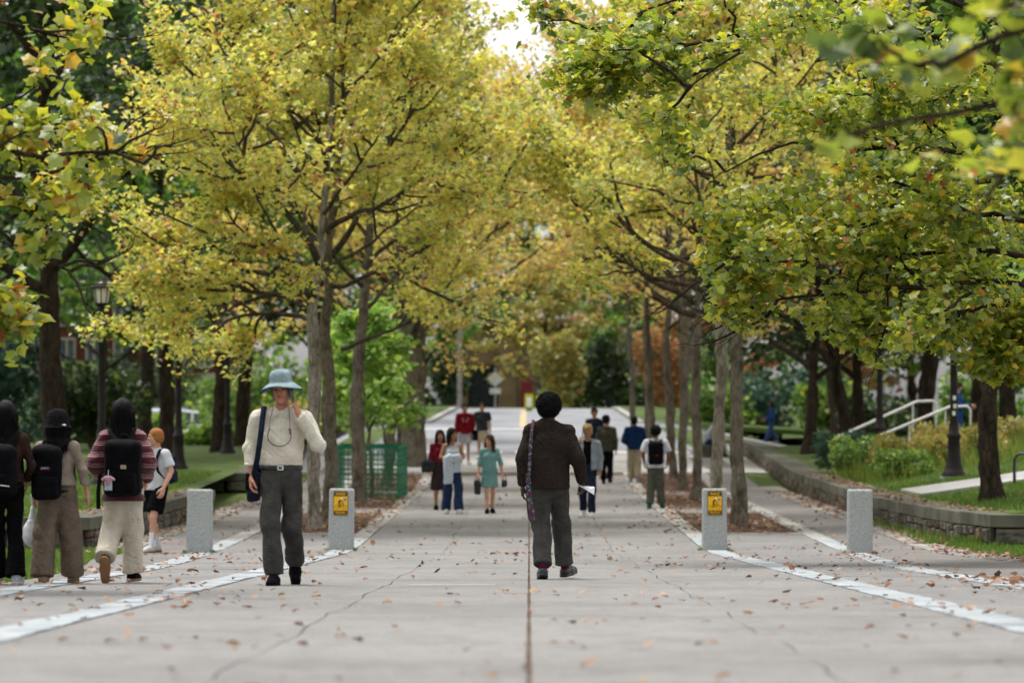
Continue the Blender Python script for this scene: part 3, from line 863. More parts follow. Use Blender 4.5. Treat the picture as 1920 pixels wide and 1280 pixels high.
def car(x, y, z, rz, label, suv=True):
    r = empty('parked_car', (x, y, z), rz, label, 'car', 'pale cars parked behind the left hedge')
    H = 1.72 if suv else 1.45
    def sec(hw, zb, zt): return [(-hw, zb), (hw, zb), (hw * 1.02, (zb + zt) / 2), (hw * .96, zt), (-hw * .96, zt), (-hw * 1.02, (zb + zt) / 2)]
    loft([(-2.3, sec(.74, .42, .78)), (-2.15, sec(.86, .3, .92)), (-1.2, sec(.91, .26, 1.02)), (-.8, sec(.92, .26, 1.05)), (1.5, sec(.92, .26, 1.08)), (2.1, sec(.9, .28, 1.06)), (2.3, sec(.8, .4, .9))], M['carwhite'], 'body', r)
    e = 2.15 if suv else 1.7
    def cs(hw0, hw1, z0, z1): return [(-hw0, z0), (hw0, z0), (hw1, z1), (-hw1, z1)]
    loft([(-.95, cs(.86, .84, 1.03, 1.08)), (-.2, cs(.87, .72, 1.03, H - .08)), (1.3, cs(.87, .72, 1.05, H - .06)), (e - .1, cs(.86, .72, 1.05, H - .18)), (e, cs(.85, .8, 1.03, 1.1))], M['carglass'], 'window_band', r)
    loft([(-.3, cs(.74, .7, H - .1, H - .06)), (.2, cs(.75, .66, H - .1, H)), (1.3, cs(.75, .66, H - .1, H - .01)), (e - .05, cs(.74, .68, H - .2, H - .1))], M['carwhite'], 'roof', r)
    for sy in (-1, 1):
        b = MB()
        for px in (.15, 1.05, e - .35): b.tube([(px, sy * .885, 1.05), (px + .05, sy * .735, H - .08)], .05, 4)
        b.build('pillar', M['carwhite'], r)
        b = MB(); b.tube([(-.1, sy * .62, H + .03), (1.6, sy * .62, H + .02)], .025, 5); b.build('roof_rail', M['steel'], r)
        b = MB(); b.box(-.75, -.55, sy * .95 - .1, sy * .95 + .1, 1.02, 1.16); b.build('mirror', M['carwhite'], r)
        b = MB(); b.box(-2.27, -2.1, sy * .66 - .14, sy * .66 + .14, .7, .84); b.build('headlight', M['headlamp'], r)
        for wx in (-1.4, 1.4):
            a = np.linspace(0, 2 * math.pi, 17)
            b = MB(); b.lathe([(.2, -.1), (.31, -.11), (.345, -.06), (.345, .06), (.31, .11), (.2, .1), (.05, .08)], 18)
            V = np.vstack(b.v); b.v = [V[:, [0, 2, 1]] + np.array([wx, sy * .83, .345])]
            b.build('wheel', M['tyre'], r, True)
car(-16.6, 168, .22, R(8), 'white sport utility car parked behind the left hedge')
car(-20.6, 176, .2, R(4), 'pale car half hidden behind the nearest left lamp post', False)
# ------------------------------------------------------------------ trees
LOBED = np.array([(0, 0), (-.04, .36), (.22, .37), (.5, .54), (.6, .3), (1, 0), (.6, -.3), (.5, -.54), (.22, -.37), (-.04, -.36), (.33, 0)])
LOBED_F = np.array([(10, k, (k + 1) % 10) for k in range(10)])
OVAL = np.array([(0, 0), (.12, .36), (.55, .42), (1, 0), (.55, -.42), (.12, -.36)])
OVAL_F = np.array([(0, 1, 2), (0, 2, 3), (0, 3, 4), (0, 4, 5)])

TRI = np.array([(0, 0), (.22, .48), (.5, .27), (1, 0), (.5, -.27), (.22, -.48)])
def unit(a): return a / (np.linalg.norm(a, axis=-1, keepdims=True) + 1e-9)

def leaf_arrays(P, size, r, shape='lobed', flat=.75, droop=.35, bend=.25):
    T, TF = (LOBED, LOBED_F) if shape == 'lobed' else ((TRI, OVAL_F) if shape == 'tri' else (OVAL, OVAL_F))
    n = len(P); m = len(T)
    N = unit(np.c_[r.normal(0, flat, n), r.normal(0, flat, n), r.normal(1, .35, n)])
    az = r.uniform(0, 2 * math.pi, n)
    D = np.c_[np.cos(az), np.sin(az), -np.abs(r.normal(droop, abs(droop), n)) * (1 if droop >= 0 else -1)]
    D = unit(D - N * (D * N).sum(1, keepdims=True))
    S = np.cross(N, D)
    c = r.normal(bend, bend, n)
    u, v = T[:, 0], T[:, 1]
    w = -(c[:, None] * ((u - .3) ** 2)[None]) - (r.normal(.25, .3, n)[:, None] * (np.abs(v) ** 1.2)[None])
    V = P[:, None] + size[:, None, None] * (u[None, :, None] * D[:, None] + v[None, :, None] * S[:, None] + w[..., None] * N[:, None])
    F = (np.arange(n) * m)[:, None, None] + TF[None]
    return V.reshape(-1, 3), F.reshape(-1, 3), m

def crown_mesh(name, P, size, tint, mat, r, shape='lobed', **kw):
    V, F, m = leaf_arrays(P, size, r, shape, **kw)
    return np_mesh(name, V, F, False, {'tint': np.repeat(tint, m)}, [mat])

def wiggle(P, r, amp):
    n = len(P)
    d = np.cumsum(r.normal(0, amp, (n, 3)), 0)
    d -= np.linspace(0, 1, n)[:, None] * d[-1] * .3
    d[0] = 0
    return P + d

def resample(P, n):
    P = np.asarray(P, float)
    # smooth Catmull-Rom through the points, then n equal steps
    if len(P) > 2:
        Q = []
        E = np.vstack([2 * P[0] - P[1], P, 2 * P[-1] - P[-2]])
        for i in range(1, len(E) - 2):
            t = np.linspace(0, 1, 8, endpoint=False)[:, None]
            a, b, c, d = E[i - 1], E[i], E[i + 1], E[i + 2]
            Q.append(.5 * (2 * b + (c - a) * t + (2 * a - 5 * b + 4 * c - d) * t ** 2 + (3 * b - a - 3 * c + d) * t ** 3))
        P = np.vstack(Q + [P[-1:]])
    L = np.r_[0, np.cumsum(np.linalg.norm(np.diff(P, axis=0), axis=1))]
    s = np.linspace(0, L[-1], n)
    return np.stack([np.interp(s, L, P[:, k]) for k in range(3)], 1)

def offshoots(P, L, r, count, tmin, ang, lrange, npts, up, flatz=.45):
    """P (m,n,3) parent polylines; returns child polylines (m*count,npts,3)"""
    m, n, _ = P.shape
    t = r.uniform(tmin, 1.0, (m, count)) ** .85
    t[:, -1] = 1.0
    x = t * (n - 1); i = np.clip(x.astype(int), 0, n - 2); f = (x - i)[..., None]
    mi = np.arange(m)[:, None]
    A = P[mi, i]; B = P[mi, i + 1]
    st = A * (1 - f) + B * f
    T = unit(B - A)
    side = r.choice([-1., 1.], (m, count, 1))
    H = unit(np.cross(T, np.array([0, 0, 1.])) + 1e-6)
    a = r.uniform(ang[0], ang[1], (m, count, 1)); a[:, -1] *= .25
    Vz = np.zeros_like(T); Vz[..., 2] = r.normal(up, flatz, (m, count))
    D = unit(T * np.cos(a) + H * side * np.sin(a) + Vz)
    ln = np.asarray(L).reshape(-1, 1) * r.uniform(lrange[0], lrange[1], (m, count)) * (1.15 - .5 * t)
    s = np.linspace(0, 1, npts)
    Q = st[:, :, None] + D[:, :, None] * ln[:, :, None, None] * s[None, None, :, None]
    bendv = r.normal(0, .16, (m, count, 1, 3)) * ln[:, :, None, None]
    Q = Q + bendv * (s ** 2)[None, None, :, None]
    Q = Q + np.cumsum(r.normal(0, .035, Q.shape), 2) * ln[:, :, None, None] * (s > 0)[None, None, :, None]
    return Q.reshape(-1, npts, 3), ln.reshape(-1)

def tree(label, base, H, tr, fork, spread, seed, leaf, bark, name='plane_tree', nlimb=11, sec=6, tw=5, per=26, size=.17, shape='oval', tints=(.5, .27),
         limbs=None, trunk=None, group=None, elev=(24, 62), zmin=None, keep=None, leaders=2, jit=.2, limbk=.012, cat='tree', twmax=.75, flat=.75, secl=(.3, .55), limb_r=.3, individual=0, curve=.22):
    r = np.random.default_rng(seed)
    root = empty(name, base, 0, label, cat, group)
    # trunk
    if trunk is None:
        lean = r.normal(0, .03 * H, 2)
        pts = [(0, 0, -.15), (lean[0] * .2, lean[1] * .2, fork * .5), (lean[0] * .4, lean[1] * .4, fork), (lean[0] * .8, lean[1] * .8, H * .62), (lean[0], lean[1], H * .93)]
    else: pts = trunk
    P = wiggle(resample(pts, 48), r, .02)
    zz = P[:, 2]
    rad = tr * (1 - .80 * np.clip((zz - fork * .9) / (H - fork * .9), 0, 1) ** .55 * (zz > fork * .9)) * (1 - .12 * np.clip(zz / fork, 0, 1))
    rad = rad + tr * .45 * np.exp(-np.clip(zz, 0, None) / .16)
    rad *= 1 + .05 * np.sin(zz * 5 + seed) + .04 * np.sin(zz * 11)
    for kz in r.uniform(.5, fork, 4): rad += tr * r.uniform(.05, .22) * np.exp(-((zz - kz) / .12) ** 2)
    V, F = tubes(P[None], rad[None], 12)
    ang = np.tile(np.arange(12), 48)
    V = V + (np.repeat(P, 12, 0) - V) * (.07 * np.sin(ang * 1.9 + np.repeat(zz, 12) * 1.3 + seed))[:, None]
    add('trunk', np_mesh('trunk', V, F, True, mats=[bark]), root)
    # limbs
    LP, LL, LR = [], [], []
    def trunk_at(z):
        return np.array([np.interp(z, zz, P[:, 0]), np.interp(z, zz, P[:, 1]), z])
    if limbs:
        for q in limbs:
            Q = wiggle(resample(q, 14), r, .02)
            LP.append(Q); ln = np.linalg.norm(np.diff(Q, axis=0), axis=1).sum(); LL.append(ln)
            LR.append(np.linspace(min(tr * .8, .016 + ln * limbk), .011, 14))
    for i in range(nlimb):
        t = (i + .5) / nlimb
        z = fork * .97 + (H * .9 - fork) * t ** 1.15
        az = i * 2.399 + seed * 1.7 + r.normal(0, .25)
        e = R(elev[0] + (elev[1] - elev[0]) * t + r.normal(0, 6))
        ln = spread * (1.05 - .62 * t) * r.uniform(.85, 1.15)
        s = np.linspace(0, 1, 14)[:, None]
        d = np.array([math.cos(az) * math.cos(e), math.sin(az) * math.cos(e), math.sin(e)])
        Q = trunk_at(z) + d * ln * s + np.array([0, 0, 1]) * ln * curve * (s ** 2 - .35 * s)
        Q = wiggle(Q, r, .028 * ln / 4)
        LP.append(Q); LL.append(ln)
        r0 = max(.035, tr * limb_r * (1.35 - .6 * t))
        LR.append(r0 * (1 - .86 * np.linspace(0, 1, 14) ** .8))
    LP = np.array(LP); LR = np.array(LR); LL = np.array(LL)
    br = MB()
    V, F = tubes(LP, LR, 7); br.addm(V, F)
    S, SL = offshoots(LP, LL, r, sec, .28, (.5, 1.25), secl, 7, .12)
    V, F = tubes(S, np.linspace(.024, .008, 7)[None] * np.clip(SL, .6, 2)[:, None] ** .8, 5); br.addm(V, F)
    W, WL = offshoots(S, np.clip(SL, .5, 1.6), r, tw, .2, (.4, 1.2), (.38, .75), 5, .05, .4)
    WL = np.minimum(WL, twmax)
    V, F = tubes(W, np.repeat(np.linspace(.006, .0025, 5)[None], len(W), 0), 3); br.addm(V, F)
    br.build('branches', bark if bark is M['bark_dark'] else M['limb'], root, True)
    # leaves along the twigs
    k = r.integers(0, len(W), len(W) * per)
    t = r.uniform(.1, 1.05, len(k)) * 4
    i0 = np.clip(t.astype(int), 0, 3); f = (t - i0)[:, None]
    Pp = W[k, i0] * (1 - f) + W[k, i0 + 1] * f
    Pp = Pp + r.normal(0, 1, Pp.shape) * np.array([jit, jit, jit * .6])
    ok = Pp[:, 2] > (fork * .55 if zmin is None else zmin)
    if keep is not None: ok &= keep(Pp)
    Pp = Pp[ok]; k = k[ok]
    clump = r.normal(0, .5, len(W))[k]
    tint = np.clip(tints[0] + tints[1] * (.75 * r.normal(0, 1, len(Pp)) + .6 * clump), 0, 1)
    sz = size * np.clip(r.normal(1, .25, len(Pp)), .45, 1.6)
    Wp = Pp + np.array(base)
    infr = (np.abs(992 + 7200 * Wp[:, 0] / Wp[:, 1] - 960) < 970) & (np.abs(752 - 7200 * (Wp[:, 2] - CAM_Z) / Wp[:, 1] - 640) < 650)
    if individual:
        od = np.argsort(~infr, kind='stable'); Pp, tint, sz = Pp[od], tint[od], sz[od]
        LV, LF, m = leaf_arrays(np.zeros((12, 3)), np.ones(12), r, 'lobed', flat=flat)
        LV = LV.reshape(12, m, 3)
        tl = np.linspace(.02, .98, 12)
        meshes = [np_mesh('leaf', LV[q], LOBED_F, False, {'tint': np.full(m, tl[q])}, [leaf]) for q in range(12)]
        for a in range(min(individual, len(Pp))):
            o = add('leaf', meshes[int(np.clip(tint[a] * 12, 0, 11))], root, tuple(Pp[a]), r.uniform(0, 6.28))
            o.scale = (sz[a],) * 3
        Pp, sz, tint = Pp[individual:], sz[individual:], tint[individual:]
    if len(Pp):
        cr = add('crown', crown_mesh('crown', Pp, sz, tint, leaf, r, shape, flat=flat), root)
        cr['kind'] = 'stuff'
    return root

def copy_tree(o, loc, rz, label, sc=1.0, mat=None):
    c = o.copy(); C.objects.link(c); c.location = loc; c.rotation_euler = (0, 0, rz); c.scale = (sc, sc, sc); c['label'] = label
    for ch in o.children:
        d = ch.copy(); C.objects.link(d); d.parent = c
        if mat and ch.name.startswith('crown'):
            d.data = ch.data
            for i, sl in enumerate(d.material_slots):
                sl.link = 'OBJECT'; sl.material = mat
    return c

def px(x, y, Y):
    """a photograph point at distance Y, as world metres"""
    return np.array([(x - 992) * Y / 7200, Y, CAM_Z - (y - 752) * Y / 7200])

def limb_from(base, pts, Y, dy=0, dend=0):
    out = []
    for i, (x, y) in enumerate(pts):
        yy = Y + dy + dend * i / (len(pts) - 1)
        out.append(px(x, y, yy) - np.array(base))
    return np.array(out)

G1 = 'plane trees lining the walkway'
# --- left row
b1 = (-3.86, 68.5, 0.)
limbsL1 = [limb_from(b1, [(592, 560), (572, 500), (530, 482), (480, 455), (445, 425), (425, 385)], 68.5, 0, -1.5),
           limb_from(b1, [(585, 575), (560, 540), (500, 515), (400, 505), (310, 465), (235, 425)], 68.5, 0, 1.5),
           limb_from(b1, [(612, 320), (600, 270), (560, 215), (500, 185), (430, 170), (360, 140)], 68.5, 0, -1),
           limb_from(b1, [(618, 290), (640, 230), (640, 130), (650, 20)], 68.5),
           limb_from(b1, [(570, 330), (540, 300), (510, 250), (440, 220), (330, 260)], 68.5, .3, 2),
           limb_from(b1, [(612, 430), (660, 395), (700, 390), (790, 330), (860, 270)], 68.5, 0, -2),
           limb_from(b1, [(600, 500), (560, 440), (470, 360), (400, 340), (330, 320), (240, 290)], 68.5, 0, -2.5),
           limb_from(b1, [(596, 600), (540, 560), (450, 545), (370, 540), (300, 530)], 68.5, 0, 2)]
tree('tall plane tree, nearest in the left row behind the man in the hat', b1, 13, .115, 4.0, 4.3, 21, M['lf_plane'], M['bark_pale'], nlimb=13, sec=8, tw=6, per=40, shape='tri', size=.108, jit=.15,
     limbs=limbsL1, trunk=[(0, 0, -.15), (-.02, 0, 2), (-.06, 0, 4.0), (.06, .1, 5.2), (.18, .1, 6.6), (.34, 0, 8.5), (.5, .1, 11.8)], group=G1, tints=(.56, .29))
b2 = (-3.82, 73.5, 0.)
tree('grey plane tree second in the left row, just right of the first trunk', b2, 13, .13, 4.4, 4.2, 22, M['lf_plane'], M['bark'], nlimb=12, sec=7, tw=6, per=38, shape='tri', size=.108, jit=.15, group=G1, tints=(.5, .29),
     limbs=[limb_from(b2, [(605, 610), (550, 590), (480, 595), (410, 612), (340, 630)], 73.5, 0, 1.5), limb_from(b2, [(605, 560), (540, 550), (470, 560), (380, 590), (300, 590)], 73.5, 0, -1), limb_from(b2, [(622, 480), (660, 420), (720, 300), (780, 190), (800, 120)], 73.5, 0, 1)],
     trunk=[(0, 0, -.15), (.05, 0, 2), (-.1, 0, 3.6), (-.05, 0, 4.6), (.2, 0, 7), (.3, 0, 12)])
b3 = (-3.80, 85.6, 0.)
tree('knobbly plane tree in the left row in front of the green barrier', b3, 13, .15, 4.2, 4.4, 23, M['lf_plane'], M['bark'], nlimb=12, sec=7, tw=6, per=34, shape='tri', size=.115, jit=.16, group=G1, tints=(.54, .29),
     limbs=[limb_from(b3, [(640, 655), (690, 632), (735, 612), (790, 588), (822, 562), (830, 535)], 85.6, -.6, -1.5),
            limb_from(b3, [(680, 520), (720, 490), (770, 460), (815, 420), (850, 390)], 85.6, 0, -1)],
     trunk=[(0, 0, -.15), (.02, 0, 2), (.12, 0, 4.0), (.2, .1, 5.0), (.3, .1, 7), (.3, 0, 12)])
tA = tree('plane tree in the left row rising behind the green barrier', (-3.7, 100, 0.), 13, .12, 4.0, 4.6, 24, M['lf_rust'], M['bark'], nlimb=11, sec=7, per=30, size=.135, shape='tri', group=G1, tints=(.58, .29))
tB = tree('broad leaning dark plane tree at the far end of the left row', (-3.45, 113, .3), 13, .36, 3.4, 5.2, 25, M['lf_rust'], M['bark'], nlimb=11, sec=7, per=30, size=.14, shape='tri', group=G1, tints=(.58, .29),
          limbs=[[(0, 0, 2.4), (.5, -.2, 3.2), (1.2, -.3, 3.9), (2.2, -.3, 4.6), (3.2, -.2, 5.1)]])
# --- right row
c1 = (3.85, 70, 0.)
limbsR1 = [limb_from(c1, [(1385, 560), (1365, 540), (1330, 480), (1310, 380), (1295, 260), (1290, 200)], 70, 0, -.5),
           limb_from(c1, [(1388, 520), (1410, 460), (1440, 440), (1490, 430), (1560, 400)], 70, 0, .5),
           limb_from(c1, [(1375, 300), (1370, 220), (1350, 150), (1340, 60)], 70),
           limb_from(c1, [(1345, 560), (1300, 540), (1220, 520), (1150, 480), (1110, 430), (1080, 390)], 70, .5, 1),
           limb_from(c1, [(1330, 470), (1260, 480), (1190, 440), (1120, 360), (1060, 300)], 70, .5, 2)]
tree('plane tree with a swollen knot, nearest in the right row', c1, 13, .128, 4.2, 4.2, 31, M['lf_plane'], M['bark'], nlimb=11, sec=7, tw=6, per=36, shape='tri', size=.108, jit=.15, group=G1, tints=(.5, .29),
     limbs=limbsR1, trunk=[(0, 0, -.15), (.02, 0, 2), (.02, 0, 3.2), (0, 0, 4.4), (-.1, 0, 6.6), (-.3, 0, 9), (-.4, 0, 12)])
tree('slim pale-barked plane tree, second in the right row', (3.83, 77.5, 0.), 13, .125, 4.4, 4.2, 32, M['lf_plane'], M['bark_pale'], nlimb=12, sec=7, tw=6, per=34, shape='tri', size=.112, jit=.15, group=G1, tints=(.56, .29))
tree('plane tree third in the right row with long limbs over the walkway', (3.83, 89, 0.), 13, .115, 3.9, 4.4, 33, M['lf_rust'], M['bark'], nlimb=12, sec=7, tw=6, per=32, shape='tri', size=.118, jit=.16, group=G1, tints=(.56, .29),
     limbs=[limb_from((3.83, 89, 0), [(1290, 330), (1200, 200), (1120, 110), (1070, 60), (1030, 10)], 89, 0, -1), limb_from((3.83, 89, 0), [(1300, 590), (1240, 570), (1170, 520), (1110, 440), (1060, 350), (1020, 290)], 89, 0, -2),
            limb_from((3.83, 89, 0), [(1300, 560), (1250, 540), (1190, 500), (1150, 430), (1100, 330), (1050, 230)], 89, 0, 1)])
tC = tree('dark plane tree fourth in the right row', (3.85, 97.5, 0.), 13, .11, 3.9, 4.6, 34, M['lf_rust'], M['bark'], nlimb=11, sec=7, per=30, size=.135, shape='tri', group=G1, tints=(.58, .29))
copy_tree(tA, (3.95, 105, .1), 2.1, 'plane tree fifth in the right row beside the bearers of backpacks', 1.0)
copy_tree(tC, (3.9, 120, .45), 3.9, 'thick grey trunk beyond the man in the navy hood', 1.08)
copy_tree(tA, (4.0, 130, .6), 1.1, 'plane tree past the end of the right row, left of the pale far path', 1.05)
copy_tree(tC, (3.9, 143, .8), 5.2, 'plane tree farthest along the right row', 1.05)
copy_tree(tC, (-4.3, 126, .55), .7, 'plane tree farthest along the left row near the crossing', 1.05)
copy_tree(tA, (-4.6, 141, .8), 4.2, 'plane tree across the street on the left of the crossing', 1.1)
copy_tree(tA, (-6.9, 172, 1.4), 2.2, 'yellowing plane tree left of the far road', 1.15)
copy_tree(tC, (7.2, 176, 1.4), .4, 'yellowing plane tree right of the far road', 1.15)
copy_tree(tC, (-7.6, 192, 1.6), 1.4, 'far yellowing plane tree on the left verge', 1.15)
copy_tree(tA, (8.0, 196, 1.6), 3.3, 'far yellowing plane tree on the right verge', 1.15)

# --- young green trees in the left pits
for i, (x, y, h, lb) in enumerate(((-3.65, 91, 4.4, 'bright green sapling inside the green barrier'), (-3.6, 97.5, 4.8, 'bright green young tree behind the barrier, leaning to the walkway'), (-4.2, 94, 4.2, 'bright green sapling left of the others behind the barrier'))):
    tree(lb, (x, y, 0), h, .045, 1.5, 1.05, 40 + i, M['lf_fresh'], M['bark'], 'young_tree', nlimb=9, sec=5, tw=4, per=11, size=.15, tints=(.5, .25), group='young trees in the left pits', zmin=1.35, jit=.16)

# --- big lime-yellow plane on the right, its trunk beyond the frame
d0 = (7.6, 46.5, .3)
def LF(pts, Y, dend=0): return limb_from(d0, pts, Y, 0, dend)
near_limbs = [LF([(2165, 330), (1950, 170), (1760, 80), (1640, 42), (1500, 40), (1400, 90), (1310, 165)], 46, -1.5),
              LF([(2165, 330), (1900, 60), (1700, -30), (1500, -50), (1300, 0), (1150, 60)], 47, 1.5),
              LF([(1500, 40), (1400, 60), (1280, 100), (1180, 130), (1100, 150)], 46, -1),
              LF([(2165, 420), (1920, 330), (1750, 290), (1600, 290), (1480, 280), (1370, 330)], 46, 1),
              LF([(2165, 480), (1900, 400), (1720, 390), (1580, 400), (1470, 420), (1390, 450)], 47, -2),
              LF([(2165, 540), (1900, 470), (1720, 470), (1560, 480), (1440, 490), (1370, 470)], 46, 0),
              LF([(2165, 580), (1880, 530), (1700, 540), (1560, 545), (1450, 555), (1375, 575)], 45, 1),
              LF([(2165, 620), (1920, 580), (1780, 590), (1680, 600), (1600, 610)], 47, -2),
              LF([(2165, 650), (1980, 620), (1860, 620), (1760, 630)], 46, 2),
              LF([(2165, 660), (2020, 640), (1930, 640), (1870, 665)], 45, 1),
              LF([(2165, 500), (1960, 300), (1850, 200), (1750, 180), (1650, 190)], 48, 2),
              LF([(2165, 600), (1950, 500), (1830, 440), (1740, 430)], 49, 2)]
def keepR(P):
    W = P + np.array(d0)
    X = 992 + 7200 * W[:, 0] / W[:, 1]; Yp = 752 - 7200 * (W[:, 2] - CAM_Z) / W[:, 1]
    lim = np.interp(X, [1050, 1150, 1250, 1340, 1420, 1560, 1640, 1760, 1850, 1950], [215, 260, 290, 600, 625, 640, 690, 670, 715, 720])
    hole = ((X - 1530) / 55) ** 2 + ((Yp - 105) / 40) ** 2 < 1
    return (Yp < lim) & ~hole
tree('big yellow-green plane tree whose boughs hang in from the right edge', d0, 11.5, .24, 3.4, 3.2, 51, M['lf_lime'], M['bark_dark'], nlimb=8, sec=11, tw=6, per=29, size=.098, shape='lobed', limbs=near_limbs, keep=keepR,
     limbk=.0055, tints=(.45, .27), secl=(.16, .3), zmin=1.6, jit=.13, twmax=.6, group=None)
# --- blurred bough of a nearer tree, upper right
d1 = (4.6, 18.5, 1.1)
def LN(pts, Y, dend=0): return limb_from(d1, pts, Y, 0, dend)
nl = [LN([(2800, 330), (2300, 150), (2000, 190), (1850, 230), (1740, 245), (1640, 270)], 18, -.5),
      LN([(2800, 330), (2300, 60), (2000, 60), (1850, 90), (1760, 120)], 17.5, 0),
      LN([(2800, 330), (2300, 200), (2050, 270), (1920, 290), (1880, 310)], 18.5, .3)]
def keepN(P):
    W = P + np.array(d1)
    X = 992 + 7200 * W[:, 0] / W[:, 1]; Yp = 752 - 7200 * (W[:, 2] - CAM_Z) / W[:, 1]
    return (Yp < 330) & (X > 1540)
tree('blurred near plane bough reaching in at the upper right corner', d1, 7.5, .16, 3.4, 2.4, 52, M['lf_lime'], M['bark_dark'], nlimb=9, sec=7, tw=4, per=6, size=.11, shape='lobed', limbs=nl, keep=keepN, limbk=.006, tints=(.4, .28), secl=(.11, .26), jit=.09, twmax=.3, individual=280, zmin=.3)
# --- bough of a near tree on the left
d2 = (-6.9, 31, .75)
def LL_(pts, Y, dend=0): return limb_from(d2, pts, Y, 0, dend)
nl = [LL_([(-600, 420), (-200, 250), (0, 255), (100, 270), (180, 255), (250, 285)], 31, -1),
      LL_([(-600, 380), (-250, 60), (-50, 30), (60, 60), (130, 75), (180, 70)], 31, 1),
      LL_([(-600, 480), (-250, 380), (-60, 400), (40, 470), (100, 500), (130, 510)], 31, 0),
      LL_([(-600, 500), (-300, 480), (-100, 520), (0, 600), (40, 640)], 31, .5),
      LL_([(-600, 420), (-200, 320), (-30, 330), (80, 330), (190, 300)], 30, 1)]
def keepL(P):
    W = P + np.array(d2)
    X = 992 + 7200 * W[:, 0] / W[:, 1]; Yp = 752 - 7200 * (W[:, 2] - CAM_Z) / W[:, 1]
    lim = np.interp(Yp, [-100, 0, 100, 170, 215, 300, 370, 480, 540, 600, 730], [200, 200, 190, 120, 200, 280, 150, 110, 140, 60, 25])
    return (X < lim) & (Yp < 735)
tree('near yellow plane bough reaching in at the left edge', d2, 8.5, .2, 3.2, 2.6, 53, M['lf_lime'], M['bark_dark'], nlimb=9, sec=8, tw=4, per=20, size=.1, shape='lobed', limbs=nl, keep=keepL, limbk=.006, tints=(.52, .3), secl=(.14, .28), jit=.1, twmax=.35, individual=280, zmin=.5)

# --- dark lawn trees
G2 = 'dark old trees on the left lawn'
def lz(x, y): return float(lawn_z(x, y)) - .02
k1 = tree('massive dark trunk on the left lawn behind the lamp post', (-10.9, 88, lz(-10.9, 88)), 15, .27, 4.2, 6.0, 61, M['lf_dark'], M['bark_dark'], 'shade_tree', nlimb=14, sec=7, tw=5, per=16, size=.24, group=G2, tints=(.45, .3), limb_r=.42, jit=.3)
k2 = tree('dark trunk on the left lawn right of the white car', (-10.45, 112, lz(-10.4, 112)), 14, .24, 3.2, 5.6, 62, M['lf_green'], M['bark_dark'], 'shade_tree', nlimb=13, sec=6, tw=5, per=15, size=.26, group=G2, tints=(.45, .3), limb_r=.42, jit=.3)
copy_tree(k2, (-9.8, 121, lz(-9.8, 121)), 1.2, 'dark trunk on the left lawn, second from the white car', .95, M['lf_green'])
copy_tree(k1, (-9.55, 128, lz(-9.5, 128)), 2.6, 'dark trunk on the left lawn, right behind the far lamp post', .9, M['lf_green'])
copy_tree(k1, (-15.5, 104, lz(-15.5, 104)), 4.0, 'dark tree at the far left edge behind the women', 1.0)
copy_tree(k2, (-18, 126, lz(-18, 126)), .5, 'green tree behind the far left women', 1.0, M['lf_green'])
copy_tree(k1, (-14, 140, lz(-14, 140)), 3.0, 'dark green tree shading the parked cars', 1.0)
copy_tree(k2, (-17.2, 158, lz(-17.2, 158)), 5.0, 'pale slim tree in front of the brick building', .8, M['lf_green'])
G3 = 'dark trees on the right bank'
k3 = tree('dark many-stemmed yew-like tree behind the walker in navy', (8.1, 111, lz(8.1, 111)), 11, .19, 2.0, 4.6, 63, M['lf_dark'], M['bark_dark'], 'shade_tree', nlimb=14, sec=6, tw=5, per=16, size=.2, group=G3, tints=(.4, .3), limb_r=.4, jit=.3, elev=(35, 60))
copy_tree(k3, (9.9, 118, lz(9.9, 118)), 1.9, 'dark tree left of the white handrails', 1.05)
copy_tree(k3, (10.9, 126, lz(10.9, 126)), 3.1, 'dark trunk behind the far right lamp post', 1.1)
copy_tree(k1, (11.6, 112, lz(11.6, 112)), 2.0, 'dark trunk between the two right lamp posts', .9)
copy_tree(k1, (13.2, 106, lz(13.2, 106)), 3.6, 'dark trunk right of the near right lamp post', .9)
copy_tree(k1, (14.6, 104, lz(14.6, 104)), 5.1, 'dark trunk at the far right edge', .95)
copy_tree(k2, (15.5, 132, lz(15.5, 132)), .3, 'green tree behind the right lamp posts', 1.1)
copy_tree(k2, (12.8, 160, .5), 4.4, 'bluish green tree beyond the walker in navy', 1.0, M['lf_blue'])
tree('forked shade tree on the right lawn above the stone wall', (8.06, 66.7, lz(8.06, 66.7)), 9, .18, 1.75, 3.2, 64, M['lf_green'], M['bark_dark'], 'shade_tree', nlimb=10, sec=6, tw=5, per=16, size=.16, tints=(.6, .3), limb_r=.6, elev=(55, 65), zmin=1.9, jit=.22, shape='oval')

# --- woods beyond the road
G4 = 'trees beyond the far road'
far = [(-24, 232, 1.15, 'lf_green', 'dense green tree left of the tan building'), (-13, 240, 1.1, 'lf_dark', 'dark green tree beside the tan building'), (-6.6, 224, .62, 'lf_green', 'green tree overhanging the dark garage opening'),
       (.9, 219, .5, 'lf_fallow', 'fallow green tree right of the dark garage opening'), (7.2, 238, .85, 'lf_orange', 'orange tree behind the far road on the right'), (11.5, 246, .9, 'lf_green', 'green tree right of the orange tree'),
       (5.0, 226, .5, 'lf_green', 'low green tree at the right end of the far road'), (17, 236, 1.0, 'lf_orange', 'second orange tree farther right'), (24, 240, 1.15, 'lf_green', 'tall green tree right of the far road'), (33, 236, 1.2, 'lf_dark', 'dark tree far right in the woods'),
       (-34, 238, 1.2, 'lf_green', 'tall green tree far left in the woods'), (-44, 246, 1.2, 'lf_dark', 'dark tree farthest left in the woods'), (42, 250, 1.2, 'lf_green', 'green tree farthest right in the woods')]
f0 = tree('tall green tree behind the tan building', (0, 285, 1.9), 17, .3, 1.4, 6.5, 71, M['lf_green'], M['bark_dark'], 'woodland_tree', nlimb=16, sec=6, tw=5, per=9, size=.45, group=G4, tints=(.5, .3), jit=.4, twmax=1.2)
